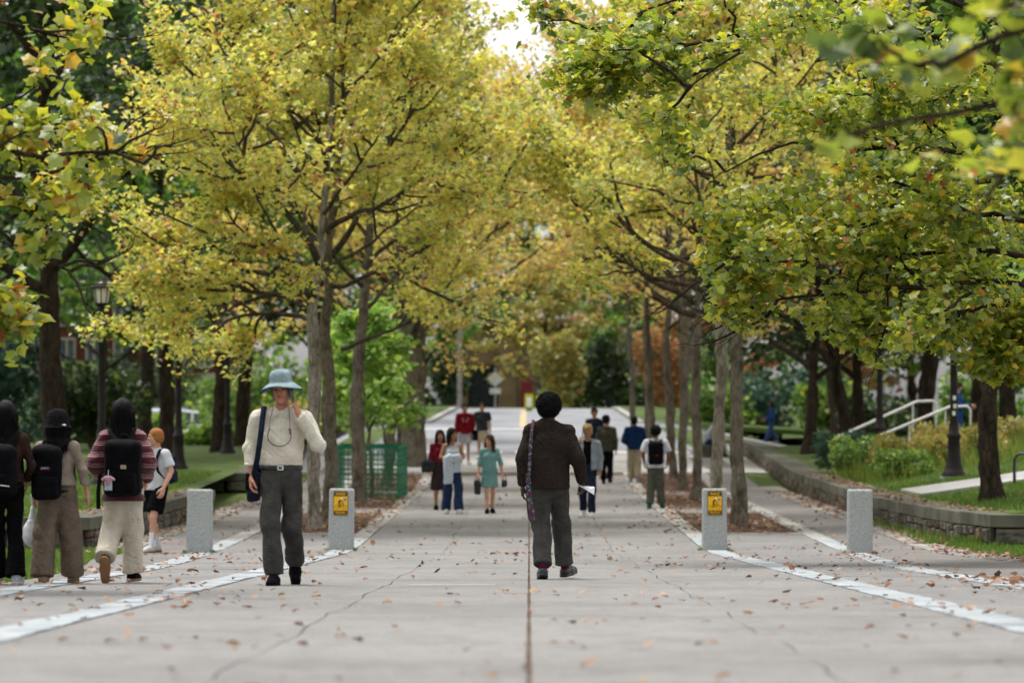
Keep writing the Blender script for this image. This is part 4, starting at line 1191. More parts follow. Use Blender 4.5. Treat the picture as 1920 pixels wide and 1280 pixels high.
for i, (x, y, sc, mt_, lb) in enumerate(far):
    copy_tree(f0, (x, y, float(lawn_z(x, y)) - .4 if abs(x) > 9 else 1.8), i * 1.7, lb, sc, M[mt_])
for i in range(9):
    x = -60 + i * 15
    copy_tree(f0, (x, 300, 3 if x < -10 else 1.8), i * 2.3, ['tall tree at the left end of the backmost wood', 'backmost wood tree left of the brick building', 'backmost wood tree behind the brick building', 'backmost wood tree right of the brick building', 'backmost wood tree behind the tan building', 'backmost wood tree above the orange trees', 'backmost wood tree right of the orange trees', 'backmost wood tree behind the right bank', 'tall tree at the right end of the backmost wood'][i], 1.3, M['lf_green'])

g_ = np.random.default_rng(55)
# ------------------------------------------------------------------ shrubs and hedges
def shrub(label, loc, rx, ry, h, seed, mat, n=1600, size=.1, tints=(.5, .25), name='shrub', group=None, upright=False, cat='shrub'):
    r = np.random.default_rng(seed)
    root = empty(name, loc, 0, label, cat, group)
    k = 26
    a = r.uniform(0, 6.28, k); q = r.uniform(.1, .9, k)
    st_ = np.stack([np.zeros((k, 3)), np.c_[np.cos(a) * rx * q * .5, np.sin(a) * ry * q * .5, np.full(k, h * .45)], np.c_[np.cos(a) * rx * q, np.sin(a) * ry * q, h * r.uniform(.6, .95, k)]], 1)
    V, F = tubes(st_, np.repeat(np.array([[.012, .009, .004]]), k, 0), 4)
    add('stems', np_mesh('stems', V, F, True, mats=[M['bark']]), root)
    # lumpy dome of leaves
    nb = 14
    bc = np.c_[r.uniform(-.75, .75, nb) * rx, r.uniform(-.75, .75, nb) * ry, r.uniform(.25, .8, nb) * h]
    j = r.integers(0, nb, n)
    d = unit(r.normal(0, 1, (n, 3))) * r.uniform(.55, 1.0, (n, 1)) * np.array([rx * .42, ry * .42, h * .3])
    P = bc[j] + d
    P = P[P[:, 2] > .02]; j = j[:len(P)]
    tint = np.clip(tints[0] + tints[1] * r.normal(0, 1, len(P)) + .1 * r.normal(0, 1, nb)[j], 0, 1)
    o = add('foliage', crown_mesh('foliage', P, size * r.uniform(.6, 1.4, len(P)), tint, mat, r, 'oval', flat=1.2, droop=-.5 if upright else .2), root)
    o['kind'] = 'stuff'
    return root

G5 = 'shrubs on the right bank'
sp = [(7.9, 90, .8, .7, .95, 'lf_green', 'green shrub at the left end of the bank'), (8.6, 87, .8, .7, .9, 'lf_fallow', 'olive shrub below the handrails'), (9.2, 86.5, .7, .7, .8, 'lf_fallow', 'yellowing shrub just left of the near right lamp post'),
      (10.3, 88, .8, .7, .9, 'lf_fallow', 'yellowing shrub just right of the near right lamp post'), (8.2, 84.5, .7, .6, .65, 'lf_green', 'low green shrub behind the wall cap'), (11.3, 90, .8, .7, .85, 'lf_fallow', 'straw-coloured shrub at the right end of the bank'),
      (7.75, 96, .7, .7, 1.1, 'lf_blue', 'bluish shrub behind the wall beyond the bank'), (9.6, 91, .7, .6, 1.0, 'lf_fallow', 'tall yellow-green shrub between the handrails and lamp post')]
for i, (x, y, a, b_, h, m_, lb) in enumerate(sp):
    shrub(lb, (x, y, lz(x, y)), a, b_, h, 80 + i, M[m_], 4200, .06, group=G5, upright=True)
G6 = 'shrubs behind the left lawn'
for i, (x, y, a, h, m_, lb) in enumerate(((-15.2, 150, 1.8, 1.3, 'lf_green', 'clipped green hedge in front of the white car'), (-12.2, 152, 1.6, 1.2, 'lf_green', 'green shrub right of the white car'), (-19.5, 150, 2.0, 1.2, 'lf_green', 'green shrub in front of the half hidden car'), (-9.6, 150, 1.6, 1.5, 'lf_fallow', 'yellowish shrub behind the far left lamp post'), (-22, 148, 2, 1.8, 'lf_blue', 'bluish bush at the far left edge'), (-16.5, 136, 1.6, 2.4, 'lf_blue', 'tall bluish bush behind the women on the left'), (-11.0, 170, 1.6, 2.0, 'lf_fallow', 'rounded yellow-green bush behind the hat man'))):
    shrub(lb, (x, y, lz(x, y) - .05), a, .9, h, 100 + i, M[m_], 1500, .17, group=G6)
for i, (x, y, a, h, m_, lb) in enumerate(((-17.4, 124, 2.0, 3.6, 'lf_blue', 'tall bluish bush left of the massive trunk'), (-14.6, 128, 1.8, 3.0, 'lf_dark', 'dark bush between the massive trunk and the near lamp post'), (-19.5, 132, 2.2, 4.2, 'lf_dark', 'tall dark bush at the left picture edge'), (-13.0, 176, 2.4, 4.2, 'lf_green', 'tall green bush on the slope above the white car'), (-18.5, 186, 2.6, 4.4, 'lf_dark', 'tall dark bush on the slope under the brick building'), (-8.8, 178, 2.0, 3.6, 'lf_green', 'tall green bush left of the far road'))):
    shrub(lb, (x, y, lz(x, y) - .05), a, 1.3, h, 160 + i, M[m_], 2600, .19, group=G6)
G7 = 'bushes beyond the right path'
for i, (x, y, a, h, m_, lb) in enumerate(((8.6, 167, 1.6, 3.2, 'lf_green', 'leafy green bush right of the right tree row'), (11.0, 168, 1.8, 3.2, 'lf_blue', 'bluish green bush above the walker in navy'), (13.2, 166, 1.8, 3.4, 'lf_green', 'green bush right of the walker in navy'), (12.6, 138, 1.4, 2.2, 'lf_dark', 'dark bush behind the handrails'), (17, 146, 2, 3, 'lf_green', 'green bush at the far right'))):
    shrub(lb, (x, y, .45), a, 1.2, h, 120 + i, M[m_], 2200, .2, group=G7)
for i, (x, y, a, h, m_, lb) in enumerate(((1.6, 213, 1.5, 4.6, 'lf_fallow', 'tall straw-green bush right of the diamond sign'), (4.4, 214, 1.8, 4.4, 'lf_dark', 'tall green bush at the right end of the far road'), (7.2, 213, 1.6, 4.8, 'lf_orange', 'tall orange-tinted bush at the right end of the far road'), (9.9, 215, 1.8, 4.4, 'lf_green', 'tall green bush behind the far right verge'), (-4.45, 214, 1.0, 4.0, 'lf_dark', 'tall dark bush left of the utility pole'), (-9.0, 213, 2.0, 4.6, 'lf_green', 'tall green bush far left of the utility pole'))):
    shrub(lb, (x, y, 1.8), a, 1.0, h, 180 + i, M[m_], 3400, .2, group='tall bushes at the end of the road')
n = 3000
gX = g_.uniform(7.3, 12.2, n); gY = g_.uniform(83.5, 93, n)
G8 = 'low bushes at the end of the road'
for i, (x, lb) in enumerate(((-11, 'dark bush left of the tan building'), (-7.5, 'dark bush under the tan building wall'), (2.5, 'dark low bush behind the crossing sign'), (5.5, 'dark low bush at the road end under the orange tree'), (9, 'dark low bush at the right of the road end'), (13, 'dark low bush far right of the road end'))):
    shrub(lb, (x, 221, 1.75), 2.0, .9, 1.6, 140 + i, M['lf_dark' if i % 2 else 'lf_green'], 1200, .25, group=G8)

# ------------------------------------------------------------------ grass blades
def grass(label, X, Y, zf, h, seed, name='grass_blades', tints=(.45, .3)):
    r = np.random.default_rng(seed); n = len(X)
    Z = zf(X, Y)
    az = r.uniform(0, 6.28, n); ln = h * r.uniform(.5, 1.5, n); w = .006 + .006 * r.random(n)
    d = np.c_[np.cos(az), np.sin(az)]; t = r.uniform(.1, .7, n)[:, None]
    P = np.c_[X, Y, Z - .01]
    A = P.copy(); A[:, :2] += np.c_[-d[:, 1], d[:, 0]] * w[:, None]
    B = P.copy(); B[:, :2] -= np.c_[-d[:, 1], d[:, 0]] * w[:, None]
    Tt = P.copy(); Tt[:, :2] += d * (t * ln[:, None]); Tt[:, 2] += ln
    V = np.stack([A, B, Tt], 1).reshape(-1, 3)
    F = np.arange(3 * n).reshape(-1, 3)
    tint = np.clip(tints[0] + tints[1] * r.normal(0, 1, n), 0, 1)
    o = add(name, np_mesh(name, V, F, False, {'tint': np.repeat(tint, 3)}, [M['blade']]))
    return tag(o, label, 'grass', kind='stuff')
g = np.random.default_rng(5)
grass('tall seeding grass among the shrubs of the right bank', gX, gY, lawn_z, .5, 8, tints=(.75, .3))
n = 52000
Y = 59 + 38 * g.random(n) ** 1.3; X = -(wall_x(-1, Y) + .7 + 6.5 * g.random(n))
grass('mown green grass of the left lawn behind the wall', X, Y, lawn_z, .075, 1)
Y = 61.2 + 30 * g.random(n) ** 1.3; X = wall_x(1, Y) + .72 + 6 * g.random(n)
ok = (Y < 72.4) | (Y > 76.6)
grass('mown green grass of the right lawn behind the wall', X[ok], Y[ok], lawn_z, .075, 2)
Y = 34 + 24 * g.random(n); X = lx(Y) - .02 - 3.5 * g.random(n) ** 1.4
grass('green grass verge at the left edge of the paving', X, Y, lambda x, y: base_z(x, y) - .03, .085, 3)
n = 16000
Y = 40 + 21 * g.random(n); X = 6.58 + 2.5 * g.random(n) ** 1.5
grass('green grass verge in front of the right wall corner', X, Y, lambda x, y: base_z(x, y) - .03, .1, 4)
n = 1500
Y = 60.8 + 14 * g.random(n) ** 2; X = np.where(g.random(n) < .6, wall_x(1, Y) - .04 - .3 * g.random(n) ** 2, 6.56 - .3 * g.random(n))
grass('weeds and grass tufts along the foot of the right wall', X, Y, lambda x, y: base_z(x, y), .13, 6)
ang = g.uniform(0, 6.28, 500); w_ = np.array([(b_[0], b_[1]) for b_ in BOLL])[g.integers(0, 4, 500)]
grass('thin grass tufts at the feet of the bollards', w_[:, 0] + .2 * np.sign(np.cos(ang)) + .03 * g.normal(size=500), w_[:, 1] - .17 + .3 * g.random(500), lambda x, y: gz(y), .045, 7, tints=(.7, .2))

# ------------------------------------------------------------------ fallen leaves
def dry_leaves(P, size, r):
    V, F, m = leaf_arrays(np.zeros_like(P), size, r, 'lobed', flat=.25, droop=0, bend=.3)
    V = V.reshape(len(P), m, 3)
    V[:, :, 2] += (.004 - V[:, :, 2].min(1))[:, None]
    return V + P[:, None], F, m
fl = np.random.default_rng(9)
def litter(n):
    Ys = 13 + 95 * fl.random(n) ** 1.25
    Xs = fl.uniform(-6, 6, n)
    c = fl.random(n)
    nearband = np.where(fl.random(n) < .5, 2.81, bx(Ys)) * np.where(fl.random(n) < .5, -1, 1)
    Xs = np.where(c < .33, nearband + fl.normal(0, .35, n), Xs)
    cc_ = np.c_[fl.uniform(-5, 5, 70), 14 + 60 * fl.random(70)][fl.integers(0, 70, n)]
    cl = (c > .33) & (c < .58); Xs = np.where(cl, cc_[:, 0] + fl.normal(0, .35, n), Xs); Ys = np.where(cl, cc_[:, 1] + fl.normal(0, .5, n), Ys)
    heap = c > .9
    Ys = np.where(heap, fl.normal(33, 2.6, n), Ys); Xs = np.where(heap, fl.normal(4.9, .9, n), Xs)
    left = (c > .87) & (c < .9)
    Ys = np.where(left, fl.normal(33, 6, n), Ys); Xs = np.where(left, fl.normal(-3.4, .9, n), Xs)
    return Xs, Ys
Xs, Ys = litter(2300)
ok = (Ys > 12) & ((Xs > lx(Ys)) & (Xs < 6.5)); Xs, Ys = Xs[ok], Ys[ok]
vis = np.abs(992 + 7200 * Xs / Ys - 960) < 990
order = np.argsort(np.where(vis, Ys, 1e3)); Xs, Ys = Xs[order], Ys[order]
Zs = gz(Ys) + .008
sz = .05 * np.clip(fl.normal(1, .3, len(Xs)), .4, 1.7)
lm = []
LV, LFc, m = dry_leaves(np.zeros((14, 3)), np.ones(14) * .1, fl)
for q in range(14):
    lm.append(np_mesh('fallen_leaf', LV[q], LOBED_F, False, {'tint': np.full(m, (q + .5) / 14)}, [M['lf_dry']]))
for a in range(300):
    o = add('fallen_leaf', lm[fl.integers(14)], None, (Xs[a], Ys[a], Zs[a]), fl.uniform(0, 6.28))
    s_ = sz[a] * 10; o.scale = (s_, s_, s_)
    tag(o, 'dry brown leaf lying loose on the concrete in the foreground', 'leaf', 'loose dry leaves on the near concrete')
pit = 3800
Yp_ = 66.2 + 42 * fl.random(pit); Xp_ = np.where(fl.random(pit) < .5, -1, 1) * fl.uniform(2.7, 4.75, pit)
Xw = np.concatenate([wall_x(1, np.linspace(61, 92, 500)) + fl.uniform(0, .6, 500), 6.3 + fl.normal(0, .25, 900), -(6.2 + fl.normal(0, .25, 500)), -(wall_x(-1, np.linspace(60, 77, 200)) + fl.uniform(0, .6, 200))])
Yw = np.concatenate([np.linspace(61, 92, 500), fl.uniform(44, 95, 900), fl.uniform(53, 92, 500), np.linspace(60, 77, 200)])
Zw = np.concatenate([np.full(500, .49), np.full(900, .02), np.full(500, .02), np.full(200, .49)]) + gz(Yw)
XX = np.concatenate([Xs[300:], Xp_, Xw]); YY = np.concatenate([Ys[300:], Yp_, Yw]); ZZ = np.concatenate([Zs[300:], gz(Yp_) + .004, Zw])
V, F, m = dry_leaves(np.c_[XX, YY, ZZ],   .058 * np.clip(fl.normal(1, .3, len(XX)), .4, 1.7), fl)
o = add('leaf_litter', np_mesh('leaf_litter', V.reshape(-1, 3), F, False, {'tint': np.repeat(np.clip(fl.beta(2, 2, len(XX)), 0, 1), m)}, [M['lf_dry']]))
tag(o, 'scattered dry brown leaf litter over paths and tree pits', 'leaves', kind='stuff')
# ------------------------------------------------------------------ people: implicit surfaces turned into meshes
class SDF:
    def __init__(s, lo, hi, h):
        s.h = h; s.lo = np.array(lo, float)
        s.n = np.maximum(4, np.ceil((np.array(hi, float) - s.lo) / h).astype(int) + 1)
        s.ax = [s.lo[i] + h * np.arange(s.n[i]) for i in range(3)]
        s.f = np.full(tuple(s.n), 1.0, np.float32)
    def _sl(s, lo, hi):
        a = np.clip(np.floor((np.array(lo) - s.lo) / s.h).astype(int), 0, s.n)
        b = np.clip(np.ceil((np.array(hi) - s.lo) / s.h).astype(int) + 1, 0, s.n)
        return tuple(slice(i, j) for i, j in zip(a, b))
    def _grid(s, sl):
        return s.ax[0][sl[0]][:, None, None], s.ax[1][sl[1]][None, :, None], s.ax[2][sl[2]][None, None, :]
    def _mix(s, sl, d, k, op):
        f = s.f[sl]
        if f.size == 0: return
        if op == 'u':
            if k <= 0: s.f[sl] = np.minimum(f, d)
            else:
                h = np.clip(.5 + .5 * (f - d) / k, 0, 1)
                s.f[sl] = f * (1 - h) + d * h - k * h * (1 - h)
        elif op == 's':
            d = -d
            if k <= 0: s.f[sl] = np.maximum(f, d)
            else:
                h = np.clip(.5 - .5 * (f - d) / k, 0, 1)
                s.f[sl] = f * (1 - h) + d * h + k * h * (1 - h)
    def cone(s, a, b, ra, rb, k=.02, flat=False, op='u', sy=1.0):
        a = np.array(a, float); b = np.array(b, float)
        m = max(ra, rb) * max(1, sy) + k + 3 * s.h
        sl = s._sl(np.minimum(a, b) - m, np.maximum(a, b) + m)
        x, y, z = s._grid(sl)
        d = b - a; L2 = (d * d).sum() + 1e-12
        tt = ((x - a[0]) * d[0] + (y - a[1]) * d[1] + (z - a[2]) * d[2]) / L2
        t = np.clip(tt, 0, 1)
        r = ra + (rb - ra) * t
        q = np.sqrt((x - a[0] - t * d[0]) ** 2 + ((y - a[1] - t * d[1]) / sy) ** 2 + (z - a[2] - t * d[2]) ** 2) - r
        if flat:
            L = math.sqrt(L2)
            e0, e1 = (tt - 1) * L, -tt * L
            q2 = np.sqrt((x - a[0] - tt * d[0]) ** 2 + ((y - a[1] - tt * d[1]) / sy) ** 2 + (z - a[2] - tt * d[2]) ** 2) - r
            q = np.where(tt > 1, np.maximum(q2, e0), q)
            if flat == 2: q = np.where(tt < 0, np.maximum(q2, e1), q)
        s._mix(sl, q, k, op)
    def eseg(s, a, b, ra, rb, k=.03, op='u', flat=False):
        """elliptic section, radii (x,y) at both ends"""
        a = np.array(a, float); b = np.array(b, float)
        m = max(max(ra), max(rb)) + k + 3 * s.h
        sl = s._sl(np.minimum(a, b) - m, np.maximum(a, b) + m)
        x, y, z = s._grid(sl)
        d = b - a; L2 = (d * d).sum() + 1e-12
        tt = ((x - a[0]) * d[0] + (y - a[1]) * d[1] + (z - a[2]) * d[2]) / L2
        t = np.clip(tt, 0, 1)
        rx = ra[0] + (rb[0] - ra[0]) * t; ry = ra[1] + (rb[1] - ra[1]) * t
        rz = np.minimum(rx, ry)
        tz = t if not flat else tt
        v = np.sqrt(((x - a[0] - tz * d[0]) / rx) ** 2 + ((y - a[1] - tz * d[1]) / ry) ** 2 + ((z - a[2] - tz * d[2]) / rz) ** 2)
        q = (v - 1) * rz
        if flat: q = np.maximum(q, np.maximum(tt - 1, -tt) * math.sqrt(L2))
        s._mix(sl, q, k, op)
    def ell(s, c, r, k=.01, op='u'):
        c = np.array(c, float); r = np.array(r, float) * np.ones(3)
        m = r + k + 3 * s.h
        sl = s._sl(c - m, c + m)
        x, y, z = s._grid(sl)
        v = np.sqrt(((x - c[0]) / r[0]) ** 2 + ((y - c[1]) / r[1]) ** 2 + ((z - c[2]) / r[2]) ** 2)
        s._mix(sl, (v - 1) * r.min(), k, op)
    def rbox(s, c, hb, r, k=.01, op='u', fn=None):
        c = np.array(c, float); hb = np.array(hb, float)
        m = hb + r + k + 3 * s.h
        sl = s._sl(c - m, c + m)
        x, y, z = s._grid(sl)
        if fn: x, y, z = fn(x, y, z)
        qx, qy, qz = np.abs(x - c[0]) - hb[0] + r, np.abs(y - c[1]) - hb[1] + r, np.abs(z - c[2]) - hb[2] + r
        o = np.sqrt(np.maximum(qx, 0) ** 2 + np.maximum(qy, 0) ** 2 + np.maximum(qz, 0) ** 2) + np.minimum(np.maximum(qx, np.maximum(qy, qz)), 0) - r
        s._mix(sl, o, k, op)
    def plane(s, p, n):
        """keep the side the normal points away from"""
        n = np.array(n, float); n /= np.linalg.norm(n); p = np.array(p, float)
        x, y, z = s.ax[0][:, None, None], s.ax[1][None, :, None], s.ax[2][None, None, :]
        s.f = np.maximum(s.f, ((x - p[0]) * n[0] + (y - p[1]) * n[1] + (z - p[2]) * n[2]).astype(np.float32))
    def disp(s, fn):
        x, y, z = s.ax[0][:, None, None], s.ax[1][None, :, None], s.ax[2][None, None, :]
        near = np.abs(s.f) < .05
        d = fn(x, y, z)
        s.f = s.f + np.where(near, d, 0).astype(np.float32)
    def mesh(s):
        f = s.f
        f[0], f[-1] = np.maximum(f[0], 1e-3), np.maximum(f[-1], 1e-3)
        f[:, 0], f[:, -1] = np.maximum(f[:, 0], 1e-3), np.maximum(f[:, -1], 1e-3)
        f[:, :, 0], f[:, :, -1] = np.maximum(f[:, :, 0], 1e-3), np.maximum(f[:, :, -1], 1e-3)
        S = f < 0
        cnt = sum(S[i:S.shape[0] - 1 + i, j:S.shape[1] - 1 + j, k:S.shape[2] - 1 + k].astype(np.int8) for i in (0, 1) for j in (0, 1) for k in (0, 1))
        act = (cnt > 0) & (cnt < 8)
        I = np.argwhere(act)
        idx = np.full(act.shape, -1, np.int32); idx[act] = np.arange(len(I))
        co = np.array([(i, j, k) for i in (0, 1) for j in (0, 1) for k in (0, 1)])
        v = np.stack([f[I[:, 0] + c[0], I[:, 1] + c[1], I[:, 2] + c[2]] for c in co], 1)
        P = np.zeros((len(I), 3)); W = np.zeros(len(I))
        for a in range(8):
            for b in range(a + 1, 8):
                if np.abs(co[a] - co[b]).sum() != 1: continue
                mk = (v[:, a] < 0) != (v[:, b] < 0)
                t = np.where(mk, v[:, a] / np.where(mk, v[:, a] - v[:, b], 1), 0)
                P += np.where(mk[:, None], co[a] + t[:, None] * (co[b] - co[a]), 0); W += mk
        V = (I + P / W[:, None]) * s.h + s.lo
        Q = []
        for ax in range(3):
            s0 = [slice(None)] * 3; s1 = [slice(None)] * 3
            s0[ax] = slice(0, -1); s1[ax] = slice(1, None)
            A, B = S[tuple(s0)], S[tuple(s1)]
            E = np.argwhere(A != B)
            o1, o2 = (ax + 1) % 3, (ax + 2) % 3
            E = E[(E[:, o1] > 0) & (E[:, o2] > 0) & (E[:, o1] < S.shape[o1] - 1) & (E[:, o2] < S.shape[o2] - 1)]
            if not len(E): continue
            def at(d1, d2):
                q = E.copy(); q[:, o1] += d1; q[:, o2] += d2
                return idx[q[:, 0], q[:, 1], q[:, 2]]
            q = np.stack([at(-1, -1), at(0, -1), at(0, 0), at(-1, 0)], 1)
            fl_ = ~A[E[:, 0], E[:, 1], E[:, 2]]
            q[fl_] = q[fl_][:, ::-1]
            Q.append(q)
        Q = np.vstack(Q) if Q else np.zeros((0, 4), int)
        return V, Q[(Q >= 0).all(1)]

def wrk(seed, fx=18, fz=14, amp=.006):
    """soft cloth folds"""
    r = np.random.default_rng(seed)
    a, b, c, d, e = r.uniform(0, 6.28, 5)
    k1, k2 = r.uniform(-.6, .6, 2)
    def fn(x, y, z):
        w = np.sin(fz * z + k1 * fx * x + 1.8 * np.sin(fx * .55 * x + a) + 1.4 * np.sin(fx * .7 * y + b) + c)
        w2 = np.sin(fx * x * .9 - fz * .6 * z * np.sign(k2) + 2.2 * np.sin(fz * .5 * z + d) + e)
        w3 = np.sin(31 * z + 22 * x + 3 * np.sin(13 * y + a) + d)
        w4 = np.sin(24 * z - 30 * x + 3.5 * np.sin(11 * z + 9 * y + b) + a)
        cr = (1 - np.abs(w3)) ** 3 * np.clip(w2 + .4, 0, 1) + (1 - np.abs(w4)) ** 3 * np.clip(w + .3, 0, 1)
        return amp * (.5 * w + .4 * w2 + .15 * w3 + .75 * cr - .2)
    return fn

def xform(V, Mx):
    return V @ np.array(Mx.to_3x3()).T + np.array(Mx.translation)

def join(parts):
    Vs, Fs, n = [], [], 0
    for V, F in parts:
        Vs.append(V); Fs.append(F + n); n += len(V)
    return np.vstack(Vs), np.vstack(Fs)

SKIN = {k: pm('skin_' + k, a, b, 9, .55, .08, 120, spec=.35) for k, a, b in
        (('fair', '#b5826a', '#c99a82'), ('ruddy', '#a66e58', '#bd8770'), ('tan', '#946548', '#a87a5c'), ('brown', '#6d452f', '#80553c'), ('dark', '#33211a', '#43291f'))}
HAIRM = {k: pm('hair_' + k, a, b, 30, .5, .5, 60, spec=.12, stretch=(3, 3, .25)) for k, a, b in
         (('black', '#070606', '#120f10'), ('afro', '#080707', '#131011'), ('brown', '#2b1b13', '#4a3122'), ('ginger', '#8a5630', '#a8713f'), ('blond', '#8f7148', '#b39360'), ('grey', '#6f6259', '#8a7c70'))}
M['eye'] = pm('eye', '#1d1613', '#2a201c', 3, .2, spec=.6)
M['eyewhite'] = pm('eye_white', '#c9c2b8', '#d6cfc6', 3, .3)
M['lip'] = pm('lip', '#8f4d42', '#a05a4d', 8, .5)

def cloth(name, c1, c2=None, scale=10, bump=.25, bscale=140, sheen=.0, rough=.92):
    return pm('cloth_' + name, c1, c2 or c1, scale, rough, bump, bscale, spec=.06, sheen=sheen, fold=.45)

def head_parts(H, res):
    """head in its own frame: face towards -Y, origin at the head's centre, height .232"""
    k = H
    s = SDF((-.1, -.14, -.2), (.1, .125, .13), res)
    s.ell((0, .014, .028), (.076, .096, .088), 0)
    s.ell((0, -.02, -.032), (.062, .07, .083), .03)
    s.ell((0, -.042, -.078), (.043, .044, .036), .025)
    s.ell((0, -.08, .030), (.05, .016, .013), .018)
    for q in (-1, 1):
        s.ell((q * .037, -.066, -.022), (.024, .02, .022), .02)
        s.ell((q * .03, -.101, .008), (.017, .014, .011), .012, 's')
        s.ell((q * .0765, .012, -.006), (.01, .019, .031), .008)
    s.cone((0, -.088, .012), (0, -.109, -.026), .008, .0125, .012)
    s.ell((0, -.098, -.03), (.019, .012, .009), .008)
    s.ell((0, -.088, -.058), (.024, .013, .011), .008)
    s.ell((0, -.078, -.099), (.02, .017, .014), .014)
    s.cone((0, .018, -.06), (0, .03, -.19), .05, .055, .03)
    return s.mesh()

def hair_part(kind, seed):
    r = np.random.default_rng(seed)
    a = r.uniform(0, 6, 4)
    if kind == 'afro':
        s = SDF((-.17, -.15, -.12), (.17, .2, .2), .008)
        s.ell((0, .026, .04), (.113, .117, .108), 0)
        s.ell((0, .045, -.03), (.088, .078, .065), .04)
        s.ell((0, -.1, -.03), (.075, .07, .085), .02, 's')
        s.disp(lambda x, y, z: .002 * np.sin(70 * x + a[0]) * np.sin(66 * y + a[1]) * np.sin(72 * z + a[2]) + .002 * np.sin(24 * x + 3 * np.sin(20 * z)))
        return s.mesh()
    low = {'short': -.06, 'curly': -.05, 'long': -.42, 'vlong': -.5, 'mid': -.33, 'neck': -.3}[kind]
    s = SDF((-.15, -.13, low - .06), (.15, .17, .15), .0075)
    t = .012 if kind == 'short' else .016
    s.ell((0, .016, .033), (.076 + t, .097 + t, .09 + t), 0)
    s.ell((0, .035, -.03), (.072 + t * .8, .075 + t * .8, .07), .03)
    if kind == 'curly':
        for i in range(26):
            v = unit(r.normal(0, 1, 3)); v[2] = abs(v[2])
            s.ell(np.array([0, .02, .045]) + v * np.array([.08, .1, .085]), .028, .015)
    if low < -.2:
        w = .085 if kind != 'neck' else .075
        s.eseg((0, .045, .0), (0, .075, low * .55), (.09, .06), (w + .012, .05), .03)
        s.eseg((0, .075, low * .55), (0, .085, low), (w + .012, .05), (w * .8, .028), .03)
        for q in (-1, 1):
            if kind != 'neck': s.cone((q * .078, -.005, .02), (q * .098, .0, -.22), .026, .022, .02)
    # open the face
    s.ell((0, -.112, -.045), (.068, .07, .1), .012, 's')
    if kind in ('short', 'curly'):
        s.plane((0, .02, -.075), (0, -.25, -1))
    s.disp(lambda x, y, z: .0018 * np.sin(120 * np.arctan2(x, y + .02) * .16 * 2 + 4 * np.sin(9 * z + a[0]) + a[1]) * np.ones_like(z) + .0016 * np.sin(95 * x + 5 * np.sin(7 * z + a[2]) + a[3]))
    return s.mesh()

def hand_part(curl, spread=.0, thumb=.4, res=.0052):
    """right-hand frame: wrist at origin, fingers along -Z, palm facing -Y, thumb towards +X"""
    s = SDF((-.07, -.12, -.22), (.085, .05, .03), res)
    s.eseg((0, 0, .02), (0, 0, -.03), (.029, .021), (.034, .02), .01)
    s.eseg((0, 0, -.03), (0, 0, -.088), (.036, .018), (.043, .015), .012)
    for i, (x, ln, rr) in enumerate(((-.033, .060, .0078), (-.0115, .074, .0088), (.0105, .080, .009), (.032, .071, .0088))):
        p = np.array([x, 0, -.086]); a = curl * .55 * (1.12 - .04 * i)
        dx = (x / .05) * (.12 + spread)
        for sg, fr_ in enumerate((.45, .31, .24)):
            d = np.array([dx * (1 - sg * .3), -math.sin(a), -math.cos(a)])
            q = p + unit(d) * ln * fr_
            s.cone(p, q, rr * (1 - .08 * sg), rr * (.94 - .08 * sg), .004)
            p = q; a += curl * (.75 if sg == 0 else .55)
    b = np.array([.026, -.004, -.022])
    m1 = b + np.array([.026, -.012 - .02 * thumb, -.036]); m2 = m1 + np.array([.01 - .016 * thumb, -.014 * thumb - .006, -.028]); m3 = m2 + np.array([-.012 * thumb, -.008 - .01 * thumb, -.022])
    s.cone(b, m1, .016, .0125, .012); s.cone(m1, m2, .0115, .0105, .005); s.cone(m2, m3, .0105, .008, .004)
    return s.mesh()

def basis(z_down, palm, left):
    """matrix that puts the hand frame's -Z along z_down and -Y along palm"""
    Z = -Vector(z_down).normalized(); Yv = -Vector(palm); Yv = (Yv - Z * Yv.dot(Z)).normalized(); X = Yv.cross(Z)
    return Matrix((X, Yv, Z)).transposed()

SHOE_CACHE = {}
def shoe_parts(kind, res):
    """origin at the ankle's foot on the ground, toe towards -Y, length .28"""
    s = SDF((-.075, -.24, -.01), (.075, .11, .17), res)
    up = {'sneaker': .105, 'boot': .15, 'flat': .075, 'heel': .09}[kind]
    s.cone((0, .045, .045), (0, -.05, .048), .044, .047, .01)
    s.cone((0, -.05, .045), (0, -.155, .03), .047, .042, .03, sy=1.0)
    s.cone((0, -.155, .03), (0, -.175, .028), .04, .034, .02)
    s.cone((0, .03, .05), (0, .03, up), .043, .042, .02, flat=True)
    s.cone((0, -.01, .07), (0, -.09, .055), .042, .036, .02)
    s.plane((0, 0, .022), (0, 0, -1))
    U = s.mesh()
    s = SDF((-.075, -.24, -.02), (.075, .11, .05), res)
    s.cone((0, .05, .02), (0, -.05, .02), .046, .05, .01)
    s.cone((0, -.05, .02), (0, -.168, .02), .05, .042, .02)
    s.plane((0, 0, 0), (0, 0, -1)); s.plane((0, 0, .03), (0, 0, 1))
    return U, s.mesh()

